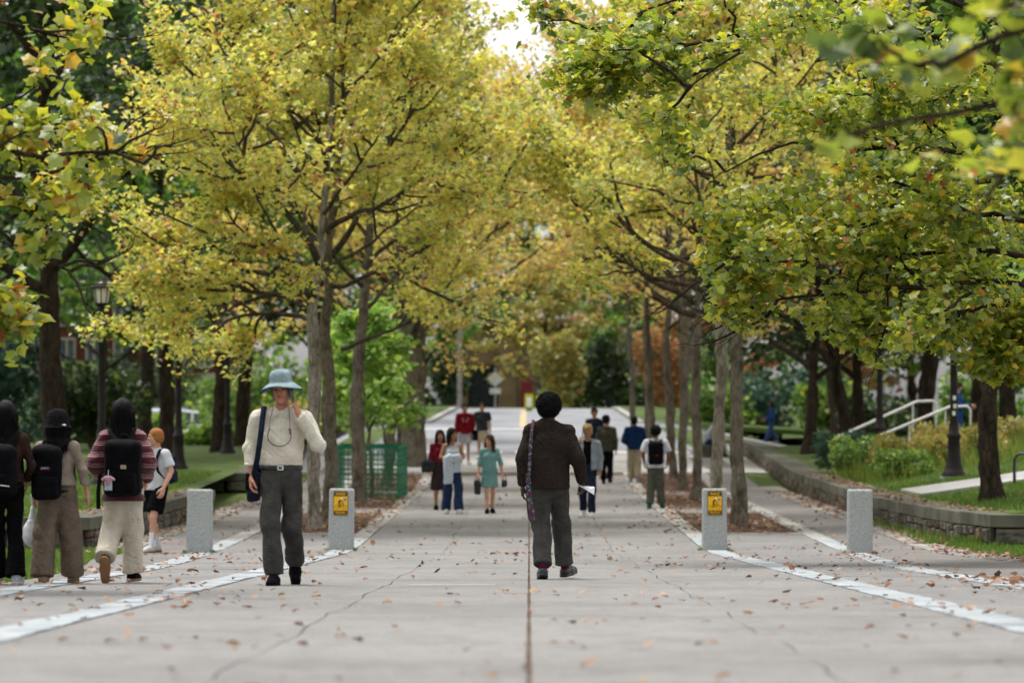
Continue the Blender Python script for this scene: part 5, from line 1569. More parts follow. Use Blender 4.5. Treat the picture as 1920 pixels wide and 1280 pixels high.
FACE_MEM = {}
def person(label, X, Y, heading, H, skin, hair, top, bottom, shoes, J=None, female=False, res=.013, headrot=(0, 0, 0), hands=None, group=None, z=None, stride=0, hairmat='black', seed=1, nohair=False, shoe_pitch=(0, 0), toe_out=(6, 6), face=True):
    k = H / 1.75
    gzv = float(base_z(X, Y)) if z is None else z
    root = empty('person', (X, Y, gzv), R(heading), label, 'person', group)
    sw = .165 if female else .185
    D = dict(pel=(0, 0, .95), mid=(0, .0, 1.12), chest=(0, 0, 1.29), neck=(0, .01, 1.46), head=(0, -.012, 1.63),
             shL=(sw, 0, 1.392), shR=(-sw, 0, 1.392), elL=(sw + .045, .02, 1.13), elR=(-sw - .045, .02, 1.13), wrL=(sw + .06, -.04, .88), wrR=(-sw - .06, -.04, .88),
             hipL=(.085, 0, .92), hipR=(-.085, 0, .92), knL=(.09, -.03 - .35 * stride, .5), knR=(-.09, -.02 + .05 * stride, .5), anL=(.09, -stride, .09), anR=(-.09, stride, .09 + .25 * abs(stride)))
    D = {a: np.array(b) * k for a, b in D.items()}
    for a, b in (J or {}).items(): D[a] = np.array(b, float)
    inset = .0
    allp = np.array(list(D.values()))
    lo, hi = allp.min(0) - .3, allp.max(0) + .3
    ch, wa, hp = ((.138, .1), (.112, .088), (.155, .108)) if female else ((.158, .108), (.138, .1), (.152, .108))
    hands = hands or {}

    def torso(s, inf, top_z=True):
        s.eseg(D['chest'] - np.array([0, 0, .005 * k]), D['chest'] - np.array([0, 0, .06 * k]), (ch[0] * k + inf, ch[1] * k + inf), (ch[0] * k * .98 + inf, ch[1] * k + inf), .05)
        s.eseg(D['chest'] - np.array([0, 0, .06 * k]), D['mid'], (ch[0] * k * .95 + inf, ch[1] * k + inf), (wa[0] * k + inf, wa[1] * k + inf), .05)
        s.eseg(D['mid'], D['pel'], (wa[0] * k + inf, wa[1] * k + inf), (hp[0] * k + inf, hp[1] * k + inf), .05)
        for q in 'LR':
            s.cone(D['neck'] + np.array([0, 0, -.02]), D['sh' + q], .058 * k + inf * .35, .044 * k + inf * .5, .045)
        if female: 
            for q in (-1, 1): s.ell(D['chest'] + np.array([q * .06 * k, -.075 * k, -.01]), (.055 * k + inf * .5,) * 3, .04)

    # --- the body, one continuous skin
    s = SDF((lo[0], lo[1], 0.02), (hi[0], hi[1], D['head'][2]), max(res, .0125))
    torso(s, -.024)
    s.cone(D['neck'] - np.array([0, 0, .05]), (D['neck'] + D['head']) / 2 + np.array([0, .012, 0]), .056 * k, .05 * k, .03)
    aw = (.9 if female else 1.0) * (.78 if top and top.get('sleeve', 'long') == 'long' else 1.0)
    for q in 'LR':
        s.cone(D['sh' + q], D['el' + q], .048 * k * aw, .038 * k * aw, .03)
        s.cone(D['el' + q], D['el' + q] * .7 + D['wr' + q] * .3, .037 * k * aw, .039 * k * aw, .015)
        s.cone(D['el' + q] * .7 + D['wr' + q] * .3, D['wr' + q], .039 * k * aw, .026 * k, .015)
        s.cone(D['hip' + q], D['kn' + q], .07 * k, .05 * k, .04)
        cal = D['kn' + q] * .68 + D['an' + q] * .32 + np.array([0, .014, 0])
        s.cone(D['kn' + q], cal, .048 * k, .05 * k, .02)
        s.cone(cal, D['an' + q], .05 * k, .031 * k, .02)
    parts = [s.mesh()]
    # --- head
    hs = .232 * (H / 1.75) ** .5 / .232
    Hm = Matrix.Translation(Vector(D['head'])) @ Euler([R(a) for a in headrot], 'XYZ').to_matrix().to_4x4() @ Matrix.Diagonal((hs, hs, hs, 1))
    hk = .0065 if res < .0125 else .0085
    if hk not in FACE_MEM: FACE_MEM[hk] = head_parts(1, hk)
    HV, HF = FACE_MEM[hk]
    parts.append((xform(HV, Hm), HF))
    # --- hands
    for q in 'LR':
        hd = hands.get(q, {})
        curl = hd.get('curl', .45)
        key = ('h', curl, hd.get('thumb', .4))
        if key not in FACE_MEM: FACE_MEM[key] = hand_part(curl, 0, hd.get('thumb', .4))
        V, F = FACE_MEM[key]
        fd = hd.get('dir', unit(D['wr' + q] - D['el' + q]) * .7 + np.array([0, -.1, -.5]))
        pn = hd.get('palm', (1, 0, 0) if q == 'R' else (-1, 0, 0))
        V = V.copy() * k; F = F
        B = basis(fd, pn, False)
        if q == 'L': V[:, 0] *= -1; F = F[:, ::-1]
        # thumb should point forward
        thumb_dir = np.array(B @ Vector((1 if q == 'R' else -1, 0, 0)))
        if hd.get('flip', thumb_dir[1] > .2): V[:, 0] *= -1; F = F[:, ::-1]
        m = B.to_4x4(); m.translation = Vector(D['wr' + q])
        parts.append((xform(V, m), F))
    V, F = join(parts)
    add('body', np_mesh('body', V, F, True, mats=[SKIN[skin]]), root)
    if face:
        for nm, mt_, pts in (('eye', 'eye', [(.03, -.0875, .008), (-.03, -.0875, .008)]),):
            for p in pts:
                b = MB(); b.lathe([(.001, -.0065), (.009, -.004), (.0115, 0), (.009, .004), (.001, .0065)], 10, p, 1, .6)
                V = xform(np.vstack(b.v), Hm); b.v = [V]; b.build(nm, M[mt_], root, True)
        for q in (-1, 1):
            b = MB(); b.tube([(q * .012, -.0955, .026), (q * .03, -.096, .032), (q * .05, -.083, .026)], [.003, .004, .002], 5); b.v = [xform(np.vstack(b.v), Hm)]; b.build('eyebrow', HAIRM[hairmat], root, True)
        b = MB(); b.tube([(-.023, -.092, -.056), (0, -.103, -.0555), (.023, -.092, -.056)], [.002, .0045, .002], 5); b.v = [xform(np.vstack(b.v), Hm)]; b.build('mouth', M['lip'], root, True)
    def strands(o, V, F, kind, sd):
        r = np.random.default_rng(sd)
        n = {'afro': 6000, 'short': 700, 'curly': 900}.get(kind, 2600) // (1 if res < .0125 else 3)
        N = np.zeros_like(V); t = V[F]
        fn_ = np.cross(t[:, 1] - t[:, 0], t[:, 2] - t[:, 0])
        for c in range(4): np.add.at(N, F[:, c], fn_)
        N = unit(N); i = r.integers(0, len(V), n); P0, Nn = V[i], N[i]
        if kind == 'afro': d = unit(Nn + r.normal(0, .7, (n, 3))); ln = r.uniform(.01, .026, n)
        elif kind in ('short', 'curly'): d = unit(Nn * .35 + r.normal(0, .5, (n, 3)) + np.array([0, .5, -.5])); ln = r.uniform(.012, .03, n)
        else: d = unit(Nn * .12 + r.normal(0, .1, (n, 3)) + np.array([0, 0, -1.])); ln = r.uniform(.04, .15, n)
        sd_ = unit(np.cross(d, r.normal(0, 1, (n, 3)))); w = .0022 if kind != 'afro' else .0018
        T = np.stack([P0 - sd_ * w, P0 + sd_ * w, P0 + d * ln[:, None]], 1).reshape(-1, 3)
        q = add('hair_strands', np_mesh('hair_strands', T, np.arange(3 * n).reshape(-1, 3), False, mats=[HAIRM[hairmat if hair != 'afro' else 'afro']]), o); q['kind'] = 'stuff'
    if not nohair:
        key = ('hair', hair, seed)
        V, F = hair_part(hair, seed)
        V = xform(V, Hm); strands(add('hair', np_mesh('hair', V, F, True, mats=[HAIRM[hairmat if hair != 'afro' else 'afro']]), root), V, F, hair, seed)

    gres = max(.0095, res * .9)
    # --- upper garment
    if top:
        inf = top.get('inf', .012); hem = top.get('hem', .9 * k)
        s = SDF((lo[0], lo[1], hem - .03), (hi[0], hi[1], D['neck'][2] + .12), gres)
        torso(s, inf)
        hr = top.get('hemr', (hp[0] * k + inf + .008, hp[1] * k + inf + .008))
        pz = min(D['pel'][2], D['mid'][2] - .02)
        if hem < D['pel'][2] + .05:
            hp_ = np.array([D['pel'][0], D['pel'][1], hem])
            s.eseg(D['mid'], hp_, (wa[0] * k + inf + .006, wa[1] * k + inf + .006), hr, .04)
        sl_ = top.get('sleeve', 'long'); sr = top.get('sr', (.062, .052, .042))
        for q in 'LR':
            if sl_ == 'none': continue
            S_, E_, W_ = D['sh' + q], D['el' + q], D['wr' + q]
            if sl_ == 'short':
                e = S_ + (E_ - S_) * top.get('slen', .72)
                s.cone(S_, e, sr[0] * k, sr[1] * k, .035, flat=True)
            elif sl_ == 'elbow':
                s.cone(S_, E_, sr[0] * k, sr[1] * k, .035); s.cone(E_, E_ + (W_ - E_) * .25, sr[1] * k, sr[1] * k, .02, flat=True)
            else:
                s.cone(S_, E_, sr[0] * k, sr[1] * k, .035); s.cone(E_, W_ + (W_ - E_) * top.get('over', .0), sr[1] * k, sr[2] * k, .025, flat=True)
        if top.get('puff'):
            for q in 'LR': s.ell(D['wr' + q] * .8 + D['el' + q] * .2, (sr[1] * k * 1.1,) * 3, .02)
        s.disp(wrk(seed * 3 + 1, top.get('fx', 17), top.get('fz', 15), top.get('amp', .007)))
        s.plane((0, 0, hem), (0, 0, -1))
        nk = top.get('neck', .062)
        s.cone(D['neck'] + np.array([0, .0, -.01 - top.get('dip', 0)]), D['neck'] + np.array([0, -.03, .12]), nk * k, nk * k * 1.25, .01, op='s')
        if top.get('vneck'):
            s.cone(D['chest'] + np.array([0, -.14 * k, -.02]), D['neck'] + np.array([0, -.06, .06]), .01, .075 * k, .01, op='s')
        if top.get('strappy'):
            for q in (-1, 1):
                s.cone(D['neck'] + np.array([q * .2 * k, -.3, 0]), D['neck'] + np.array([q * .2 * k, .3, 0]), .1 * k, .1 * k, .01, op='s')
            s.cone(D['neck'] + np.array([0, -.13, -.0]), D['neck'] + np.array([0, -.13, .1]), .1 * k, .12 * k, .01, op='s')
        if top.get('open'):                         # jacket worn open
            s.rbox(D['mid'] + np.array([0, -.22, .02]), (top['open'], .2, .45), .02, .01, 's')
        V, F = s.mesh()
        o = add(top.get('name', 'shirt'), np_mesh(top.get('name', 'shirt'), V, F, True, mats=[top['mat']]), root)
        if top.get('rib'):
            b = MB(); a = np.linspace(0, 2 * math.pi, 25); c = D['neck'] + np.array([0, -.005, .012])
            b.tube(np.c_[c[0] + nk * 1.02 * k * np.cos(a), c[1] + nk * 1.05 * k * np.sin(a), c[2] + .012 * np.sin(a)], .0085, 6, False); b.build('collar_band', top['rib'], o, True)
        if top.get('inner'):
            s = SDF((lo[0], lo[1], hem - .04), (hi[0], hi[1], D['neck'][2] + .08), max(gres, .012))
            torso(s, inf * .35); s.plane((0, 0, hem - .02), (0, 0, -1))
            s.cone(D['neck'] + np.array([0, .0, -.03]), D['neck'] + np.array([0, -.03, .1]), .06 * k, .08 * k, .01, op='s')
            V, F = s.mesh(); add('undershirt', np_mesh('undershirt', V, F, True, mats=[top['inner']]), root)
    # --- lower garment
    if bottom:
        kd = bottom['kind']; inf = bottom.get('inf', .01)
        waist = bottom.get('waist', 1.02 * k); hem = bottom.get('hem', .06)
        s = SDF((lo[0], lo[1], max(0, hem - .05)), (hi[0], hi[1], waist + .03), gres)
        if kd == 'skirt':
            c = D['pel']
            s.eseg((c[0], c[1], waist), (c[0], c[1], .88 * k), (wa[0] * k + .015, wa[1] * k + .015), (hp[0] * k + .02, hp[1] * k + .02), .03)
            s.eseg((c[0], c[1], .88 * k), (c[0], c[1], hem), (hp[0] * k + .02, hp[1] * k + .02), bottom['hemr'], .03, flat=False)
            s.plane((0, 0, hem), (0, 0, -1))
        else:
            s.eseg(D['mid'], D['pel'], (wa[0] * k + inf, wa[1] * k + inf), (hp[0] * k + inf, hp[1] * k + inf), .04)
            s.eseg(D['pel'], D['pel'] - np.array([0, 0, .08 * k]), (hp[0] * k + inf, hp[1] * k + inf), (hp[0] * k * .95 + inf, hp[1] * k * .95 + inf), .04)
            rt, rk, rh = bottom['r']
            for q in 'LR':
                A, B, Cc = D['hip' + q] - np.array([0, 0, .02]), D['kn' + q], D['an' + q]
                if kd == 'shorts':
                    e = A + (B - A) * bottom.get('len', .8)
                    s.cone(A, e, rt * k, rk * k, .03, flat=True)
                else:
                    end = B + (Cc - B) * bottom.get('len', .96)
                    s.cone(A, B, rt * k, rk * k, .03); s.cone(B, end, rk * k, rh * k, .03, flat=True, sy=bottom.get('sy', 1.0))
        s.disp(wrk(seed * 5 + 2, bottom.get('fx', 20), bottom.get('fz', 13), bottom.get('amp', .007)))
        s.plane((0, 0, waist), (0, 0, 1))
        V, F = s.mesh()
        nm = bottom.get('name', {'skirt': 'skirt', 'shorts': 'shorts'}.get(kd, 'trousers'))
        add(nm, np_mesh(nm, V, F, True, mats=[bottom['mat']]), root)
    # --- shoes
    if shoes:
        sk = (shoes['kind'], .0075 if res < .0125 else .011)
        if sk not in SHOE_CACHE: SHOE_CACHE[sk] = shoe_parts(*sk)
        U, S_ = SHOE_CACHE[sk]
        for i, q in enumerate('LR'):
            m = Matrix.Translation(Vector(D['an' + q])) @ Matrix.Rotation(R(toe_out[i] * (1 if q == 'L' else -1)), 4, 'Z') @ Matrix.Rotation(R(shoe_pitch[i]), 4, 'X') @ Matrix.Diagonal((k, k, k, 1)) @ Matrix.Translation((0, -.03, -.09))
            o = add('shoe', np_mesh('shoe', xform(U[0], m), U[1], True, mats=[shoes['mat']]), root)
            add('sole', np_mesh('sole', xform(S_[0], m), S_[1], True, mats=[shoes['sole']]), o)
            if shoes.get('sock'):
                b = MB(); a_, kn = D['an' + q], D['kn' + q]; d = unit(kn - a_)
                b.tube([a_ - d * .01, a_ + d * .05, a_ + d * shoes.get('sockl', .12) * k], np.array([.04, .037, .043]) * k, 10); b.build('sock', shoes['sock'], o, True)
    return root, D, Hm

def put(name, parts_fn, root, label, cat, group=None):
    """a carried thing: its own top-level empty at the person's place"""
    e = empty(name, tuple(root.location), root.rotation_euler[2], label, cat, group)
    parts_fn(e)
    return e

def sd_obj(name, s, mat, parent):
    V, F = s.mesh(); return add(name, np_mesh(name, V, F, True, mats=[mat]), parent)

M['pack'] = pm('black_nylon', '#060608', '#0e0f13', 14, .7, .2, 90, spec=.06)
M['pack2'] = pm('black_nylon_trim', '#0a0a0d', '#15161a', 14, .75, .2, 90, spec=.06)
def backpack(root, D, label, k=1.0, c=None, w=.15, h=.23, d=.09, extra=None, yaw=0, mat=None):
    """worn on the back (local +Y)"""
    mat = mat or M['pack']
    cc = np.array(c if c is not None else (0, D['chest'][1] + .13 + d, D['chest'][2] - .07))
    def fn(e):
        s = SDF(cc - np.array([w + .05, d + .08, h + .06]), cc + np.array([w + .05, d + .1, h + .08]), .0105)
        s.rbox(cc, (w, d, h), .07, 0)
        s.ell(cc + np.array([0, 0, h * .75]), (w * .8, d * .85, .07), .05)
        s.disp(wrk(int(abs(cc[2]) * 1000) % 97, 15, 13, .006))
        o = sd_obj('pack_body', s, mat, e)
        s = SDF(cc + np.array([-w, 0, -h - .02]), cc + np.array([w, d + .09, .04]), .0105)
        s.rbox(cc + np.array([0, d * .75, -h * .52]), (w * .82, .055, h * .4), .035, 0)
        s.disp(wrk(5, 18, 18, .004))
        sd_obj('front_pocket', s, mat, e)
        b = MB(); b.tube([cc + np.array([-w * .75, d * .75 + .052, -h * .16]), cc + np.array([0, d * .75 + .061, -h * .13]), cc + np.array([w * .75, d * .75 + .052, -h * .16])], .005, 5); b.build('zip', M['pack2'], e)
        a = np.linspace(0, math.pi, 9)
        b = MB(); b.tube(np.c_[cc[0] + .035 * np.cos(a), np.full(9, cc[1] - d * .6), cc[2] + h + .01 + .05 * np.sin(a)], .008, 6); b.build('grab_handle', M['pack2'], e, True)
        for q, sh in ((1, 'shL'), (-1, 'shR')):
            S_ = D[sh]
            P = resample([cc + np.array([q * .05, -d * .8, h * .85]), np.array([S_[0] * .62, S_[1] + .07, S_[2] + .055]), np.array([S_[0] * .68, S_[1] - .03, S_[2] + .072]), np.array([S_[0] * .74, S_[1] - .13, S_[2] - .06]), np.array([S_[0] * .8, S_[1] - .135, S_[2] - .22]), np.array([S_[0] * .95, S_[1] - .02, S_[2] - .36]), cc + np.array([q * w * .9, -d * .8, -h * .7])], 22)
            T = np.gradient(P, axis=0); T = unit(T); N = np.cross(T, np.array([1., 0, 0])); N = unit(N)
            hw = np.linspace(.033, .02, 22)[:, None] * np.array([1, 0, 0])
            hw = hw + 0 * P
            b = MB(); V = np.stack([P - hw - N * .006, P + hw - N * .006, P + hw + N * .006, P - hw + N * .006], 1).reshape(-1, 3)
            i, j = np.meshgrid(np.arange(21), np.arange(4), indexing='ij')
            b.addm(V, np.stack([i * 4 + j, i * 4 + (j + 1) % 4, (i + 1) * 4 + (j + 1) % 4, (i + 1) * 4 + j], -1).reshape(-1, 4))
            b.build('shoulder_strap', M['pack2'], e, True)
        if extra: extra(e, cc, w, h, d)
    return put('backpack', fn, root, label, 'backpack', 'black backpacks')

def ribbon(P, hw, nrm, th, n=40):
    P = resample(P, n); T = unit(np.gradient(P, axis=0)); N = unit(np.array(nrm, float) - T * (T @ np.array(nrm, float))[:, None]); S_ = np.cross(T, N)
    hw = np.asarray(hw, float) * np.ones(n)
    V = np.stack([P - S_ * hw[:, None] - N * th, P + S_ * hw[:, None] - N * th, P + S_ * hw[:, None] + N * th, P - S_ * hw[:, None] + N * th], 1).reshape(-1, 3)
    i, j = np.meshgrid(np.arange(n - 1), np.arange(4), indexing='ij')
    b = MB(); b.addm(V, np.stack([i * 4 + j, i * 4 + (j + 1) % 4, (i + 1) * 4 + (j + 1) % 4, (i + 1) * 4 + j], -1).reshape(-1, 4))
    b.addm(V[:4], [[3, 2, 1, 0]]); b.addm(V[-4:], [[0, 1, 2, 3]])
    return b
# ------------------------------------------------------------------ the people in the photograph
K = {}
K['cream'] = cloth('cream_shirt', '#cfc6b5', '#dcd5c7')
K['grey_tr'] = cloth('grey_trousers', '#3a3937', '#484744')
K['black'] = cloth('black', '#070709', '#101013')
K['brownsw'] = cloth('brown_heather_wool', '#1c1714', '#3a322d', 110, .5, 160, .0)
K['taupe'] = cloth('taupe_top', '#82766a', '#93877a')
K['taupe2'] = cloth('taupe_trousers', '#64574d', '#74675b')
K['creamtr'] = cloth('cream_corduroy', '#bdb3a2', '#cec5b5')
K['brown'] = cloth('brown_top', '#2a1d1a', '#3a2a25')
K['white'] = cloth('white_cotton', '#b9bbbf', '#cbccd0')
K['navy'] = cloth('navy', '#171d2c', '#232b3e')
K['jeans'] = cloth('blue_jeans', '#1d2a44', '#2d3e5e', 20)
K['hood'] = cloth('navy_hood', '#12294a', '#1b3459')
K['mint'] = cloth('mint_tweed', '#66908f', '#7ea5a3', 60, .5, 130)
K['red'] = cloth('red_sweatshirt', '#6c1219', '#7f1820')
K['ltgrey'] = cloth('light_grey', '#9da1aa', '#b3b6bd')
K['greyj'] = cloth('grey_jacket', '#7c848b', '#959da3')
K['olive'] = cloth('olive', '#39382c', '#47463a')
K['khaki'] = cloth('khaki', '#a0937a', '#b0a48c')
K['oliveg'] = cloth('olive_grey', '#4a4c43', '#595b51')
K['denimj'] = cloth('pale_denim', '#a9b4c2', '#c3ccd6', 30)
K['charcoal'] = cloth('charcoal', '#26282c', '#33363b')
K['burg'] = cloth('burgundy', '#5c1522', '#70202c')
K['dkskirt'] = cloth('dark_floral', '#151316', '#40302f', 45)
K['blue'] = cloth('blue_shirt', '#1f3f6e', '#2b4e80')
K['maroonsock'] = cloth('maroon_sock', '#5a1230', '#6c1c3c')
K['whitesock'] = cloth('white_sock', '#c8cbd2', '#dadce0')
K['leather'] = pm('black_leather', '#0f0f10', '#1c1c1e', 12, .4, .2, 60, spec=.5)
K['rubber'] = pm('white_rubber', '#aeaca8', '#bfbdb9', 6, .6)
K['gum'] = pm('gum_rubber', '#7c5a3c', '#8f6b49', 6, .7)
K['tanshoe'] = pm('tan_suede', '#8f7a5e', '#a48f72', 8, .9)
K['greenshoe'] = pm('green_knit', '#1f4a40', '#2c5c50', 8, .9)
K['hatblue'] = cloth('blue_grey_hat', '#788b90', '#93a4a9', 8)
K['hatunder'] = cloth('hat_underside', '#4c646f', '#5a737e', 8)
K['felt'] = cloth('black_felt', '#131114', '#201d20', 20, .4)
K['phone'] = pm('phone_glass', '#0d0e10', '#16181b', 3, .15, spec=.6)
K['plastic'] = pm('white_plastic_bag', '#c9c9cb', '#dcdcde', 9, .4, .3, 20, spec=.4)
K['paper'] = pm('paper', '#dcdcda', '#e6e6e4', 4, .8)
K['silver'] = pm('silver', '#b8bac0', '#d0d2d6', 5, .3, metallic=.8)
K['pink'] = cloth('pink_plush', '#b98a9c', '#cda3b2')

def stripes(name, c0, c1):
    m, nt, p = newmat('cloth_' + name); L = nt.links.new
    tc = node(nt, 'ShaderNodeTexCoord'); sp_ = node(nt, 'ShaderNodeSeparateXYZ'); L(tc.outputs['Object'], sp_.inputs[0])
    nz = node(nt, 'ShaderNodeTexNoise', Scale=6.0, Detail=2); L(tc.outputs['Object'], nz.inputs['Vector'])
    ad = node(nt, 'ShaderNodeMath', operation='MULTIPLY_ADD'); L(nz.outputs[0], ad.inputs[0]); ad.inputs[1].default_value = .035; L(sp_.outputs['Z'], ad.inputs[2])
    m1 = node(nt, 'ShaderNodeMath', operation='MULTIPLY'); L(ad.outputs[0], m1.inputs[0]); m1.inputs[1].default_value = 10.0
    fr_ = node(nt, 'ShaderNodeMath', operation='FRACT'); L(m1.outputs[0], fr_.inputs[0])
    cr = node(nt, 'ShaderNodeValToRGB'); cr.color_ramp.interpolation = 'CONSTANT'
    e = cr.color_ramp.elements; e[0].position = 0; e[0].color = rgb(c0); e[1].position = .52; e[1].color = rgb(c1)
    for ps, c in ((.6, c0), (.68, c1), (.74, c0), (.85, c1), (.9, c0)):
        x = e.new(ps); x.color = rgb(c)
    L(fr_.outputs[0], cr.inputs[0])
    lim = node(nt, 'ShaderNodeMath', operation='GREATER_THAN'); L(sp_.outputs['Z'], lim.inputs[0]); lim.inputs[1].default_value = .82
    mx = node(nt, 'ShaderNodeMix', data_type='RGBA'); L(lim.outputs[0], mx.inputs[0]); mx.inputs[6].default_value = rgb(c0); L(cr.outputs[0], mx.inputs[7])
    L(mx.outputs[2], p.inputs['Base Color']); p.inputs['Roughness'].default_value = .95; p.inputs['Sheen Weight'].default_value = .2
    nb = node(nt, 'ShaderNodeTexNoise', Scale=150.0); L(tc.outputs['Object'], nb.inputs['Vector'])
    bp = node(nt, 'ShaderNodeBump', Strength=.4, Distance=.02); L(nb.outputs[0], bp.inputs['Height']); L(bp.outputs[0], p.inputs['Normal'])
    return m
K['stripe'] = stripes('maroon_striped_knit', '#4a0f1a', '#b98a90')

def pattern(name):
    m, nt, p = newmat('cloth_' + name); L = nt.links.new
    tc = node(nt, 'ShaderNodeTexCoord'); vo = node(nt, 'ShaderNodeTexVoronoi', Scale=85.0); L(tc.outputs['Object'], vo.inputs['Vector'])
    sp_ = node(nt, 'ShaderNodeSeparateColor'); L(vo.outputs['Color'], sp_.inputs[0])
    cr = node(nt, 'ShaderNodeValToRGB'); cr.color_ramp.interpolation = 'CONSTANT'; e = cr.color_ramp.elements
    e[0].position = 0; e[0].color = rgb('#4c1524'); e[1].position = .35; e[1].color = rgb('#181e38')
    for ps, c in ((.55, '#27505f'), (.7, '#5e1c2a'), (.84, '#7c848c'), (.92, '#2f7a62')):
        x = e.new(ps); x.color = rgb(c)
    L(sp_.outputs[0], cr.inputs[0]); L(cr.outputs[0], p.inputs['Base Color']); p.inputs['Roughness'].default_value = .85
    return m
K['pattern'] = pattern('patterned_strap')

# ---- the man in the sun hat, phone at his ear
hat_root, D, Hm = person('tall man in blue sun hat and cream shirt walking toward us on the phone', -2.16, 33.5, 0, 1.82, 'ruddy', 'short',
    dict(name='shirt', mat=K['cream'], inf=.026, hem=1.04, hemr=(.185, .15), sr=(.062, .06, .046), amp=.015, fx=12, fz=16, neck=.064, dip=.012),
    dict(kind='trousers', mat=K['grey_tr'], r=(.093, .08, .08), inf=.01, waist=1.05, len=.98, amp=.011, fz=15), dict(kind='flat', mat=K['black'], sole=K['black']),
    J=dict(shL=(.195, 0, 1.45), shR=(-.195, 0, 1.45), elR=(-.275, .035, 1.19), wrR=(-.262, -.045, .94), elL=(.325, -.07, 1.225), wrL=(.165, -.185, 1.47), head=(0, -.03, 1.70), neck=(0, .005, 1.525),
           anR=(-.045, -.2, .09), knR=(-.085, -.17, .52), anL=(.1, .3, .2), knL=(.095, .0, .5)), res=.011, headrot=(4, -4, -6), hairmat='grey', seed=3, shoe_pitch=(38, 0),
    hands={'L': dict(dir=(-.3, .22, 1), palm=(-.85, .35, .25), curl=.75, flip=True), 'R': dict(curl=.75)})
def hat(e):
    b = MB(); n = 40
    prof = [(.19, .002), (.16, .02), (.122, .036), (.1, .04), (.098, .06), (.096, .09), (.088, .118), (.066, .138), (.03, .147), (.001, .148)]
    b.lathe(prof, n, (0, .012, .026), 1, 1.12)
    V = np.vstack(b.v); a = np.arctan2(V[:, 1], V[:, 0]); rr = np.hypot(V[:, 0], V[:, 1])
    edge = np.clip((rr - .1) / .07, 0, 1)
    V[:, 2] += edge * (-.028 * np.abs(np.cos(a)) ** 2 + .012 * (np.sin(a) < 0) * np.abs(np.sin(a)) + .006 * np.sin(3 * a + 1)) - edge * .02 * (np.sin(a) > 0)
    V[:, 2] += (1 - edge) * np.where(V[:, 2] > .09, .006 * np.sin(5 * a + 1) + .004 * np.sin(9 * a), 0)
    b.v = [xform(V, Hm)]
    o = b.build('hat', K['hatblue'], e, True)
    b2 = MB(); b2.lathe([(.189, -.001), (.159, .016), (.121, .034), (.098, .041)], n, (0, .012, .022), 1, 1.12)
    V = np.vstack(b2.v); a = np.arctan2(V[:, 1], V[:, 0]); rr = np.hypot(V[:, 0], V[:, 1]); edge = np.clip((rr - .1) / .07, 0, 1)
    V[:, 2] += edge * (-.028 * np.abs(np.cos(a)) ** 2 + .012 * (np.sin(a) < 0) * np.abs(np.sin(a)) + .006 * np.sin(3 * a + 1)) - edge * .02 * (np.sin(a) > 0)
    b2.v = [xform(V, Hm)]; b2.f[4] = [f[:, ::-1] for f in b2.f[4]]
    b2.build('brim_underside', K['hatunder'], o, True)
hat(hat_root)
a = np.linspace(0, 2 * math.pi, 41)
b = ribbon(np.c_[.178 * np.cos(a), .134 * np.sin(a), np.full(41, 1.022)], .019, (0, 0, 1), .004, 41)
V = np.vstack(b.v)
b = MB(); b.lathe([(.17, 1.0), (.187, 1.004), (.187, 1.04), (.17, 1.043)], 40, (0, 0, 0), 1, .765); o = b.build('belt', K['leather'], hat_root, True)
b = MB(); b.box(-.026, .026, -.15, -.138, 1.003, 1.041); b.build('buckle', K['silver'], o)
b = MB(); b.box(-.016, .016, -.1515, -.15, 1.012, 1.032); b.build('buckle_gap', K['leather'], o)
for q in (-1, 1):           # collar flaps
    b = MB()
    P = np.array([(q * .006, -.082, 1.505), (q * .052, -.118, 1.462), (q * .078, -.062, 1.525), (q * .066, -.045, 1.56), (q * .03, -.074, 1.535)])
    b.addm(np.vstack([P, P + np.array([0, .012, -.004])]), [[0, 1, 2, 3], [5, 6, 7, 8], [0, 1, 6, 5], [1, 2, 7, 6], [2, 3, 8, 7]]); b.addm(np.vstack([P, P + np.array([0, .012, -.004])]), [[0, 3, 4], [5, 8, 9]])
    b.build('collar', K['cream'], hat_root)
for zz in np.linspace(1.12, 1.42, 5):
    b = MB(); b.lathe([(.001, -.004), (.0055, -.002), (.0055, .002), (.001, .004)], 8, (0, 0, 0)); V = np.vstack(b.v); b.v = [V[:, [0, 2, 1]] + np.array([.004, -.155 + .05 * (zz - 1.1) , zz])]; b.build('button', K['rubber'], hat_root)
def phone_parts(c, dirv, nrm, sz=(.036, .005, .074)):
    Z = Vector(dirv).normalized(); N = Vector(nrm); N = (N - Z * N.dot(Z)).normalized(); X = N.cross(Z)
    m = Matrix((X, N, Z)).transposed().to_4x4(); m.translation = Vector(c)
    def fn(e):
        b = MB(); b.box(-sz[0], sz[0], -sz[1], sz[1], -sz[2], sz[2], m); o = b.build('case', K['phone'], e)
        b = MB(); b.box(-sz[0] * .9, sz[0] * .9, -sz[1] - .001, -sz[1], -sz[2] * .92, sz[2] * .92, m); b.build('screen', M['carglass'], o)
    return fn
put('phone', phone_parts((.1, -.1, 1.655), (-.12, .1, 1), (.95, -.2, 0)), hat_root, 'dark phone held to the ear of the man in the sun hat', 'phone')
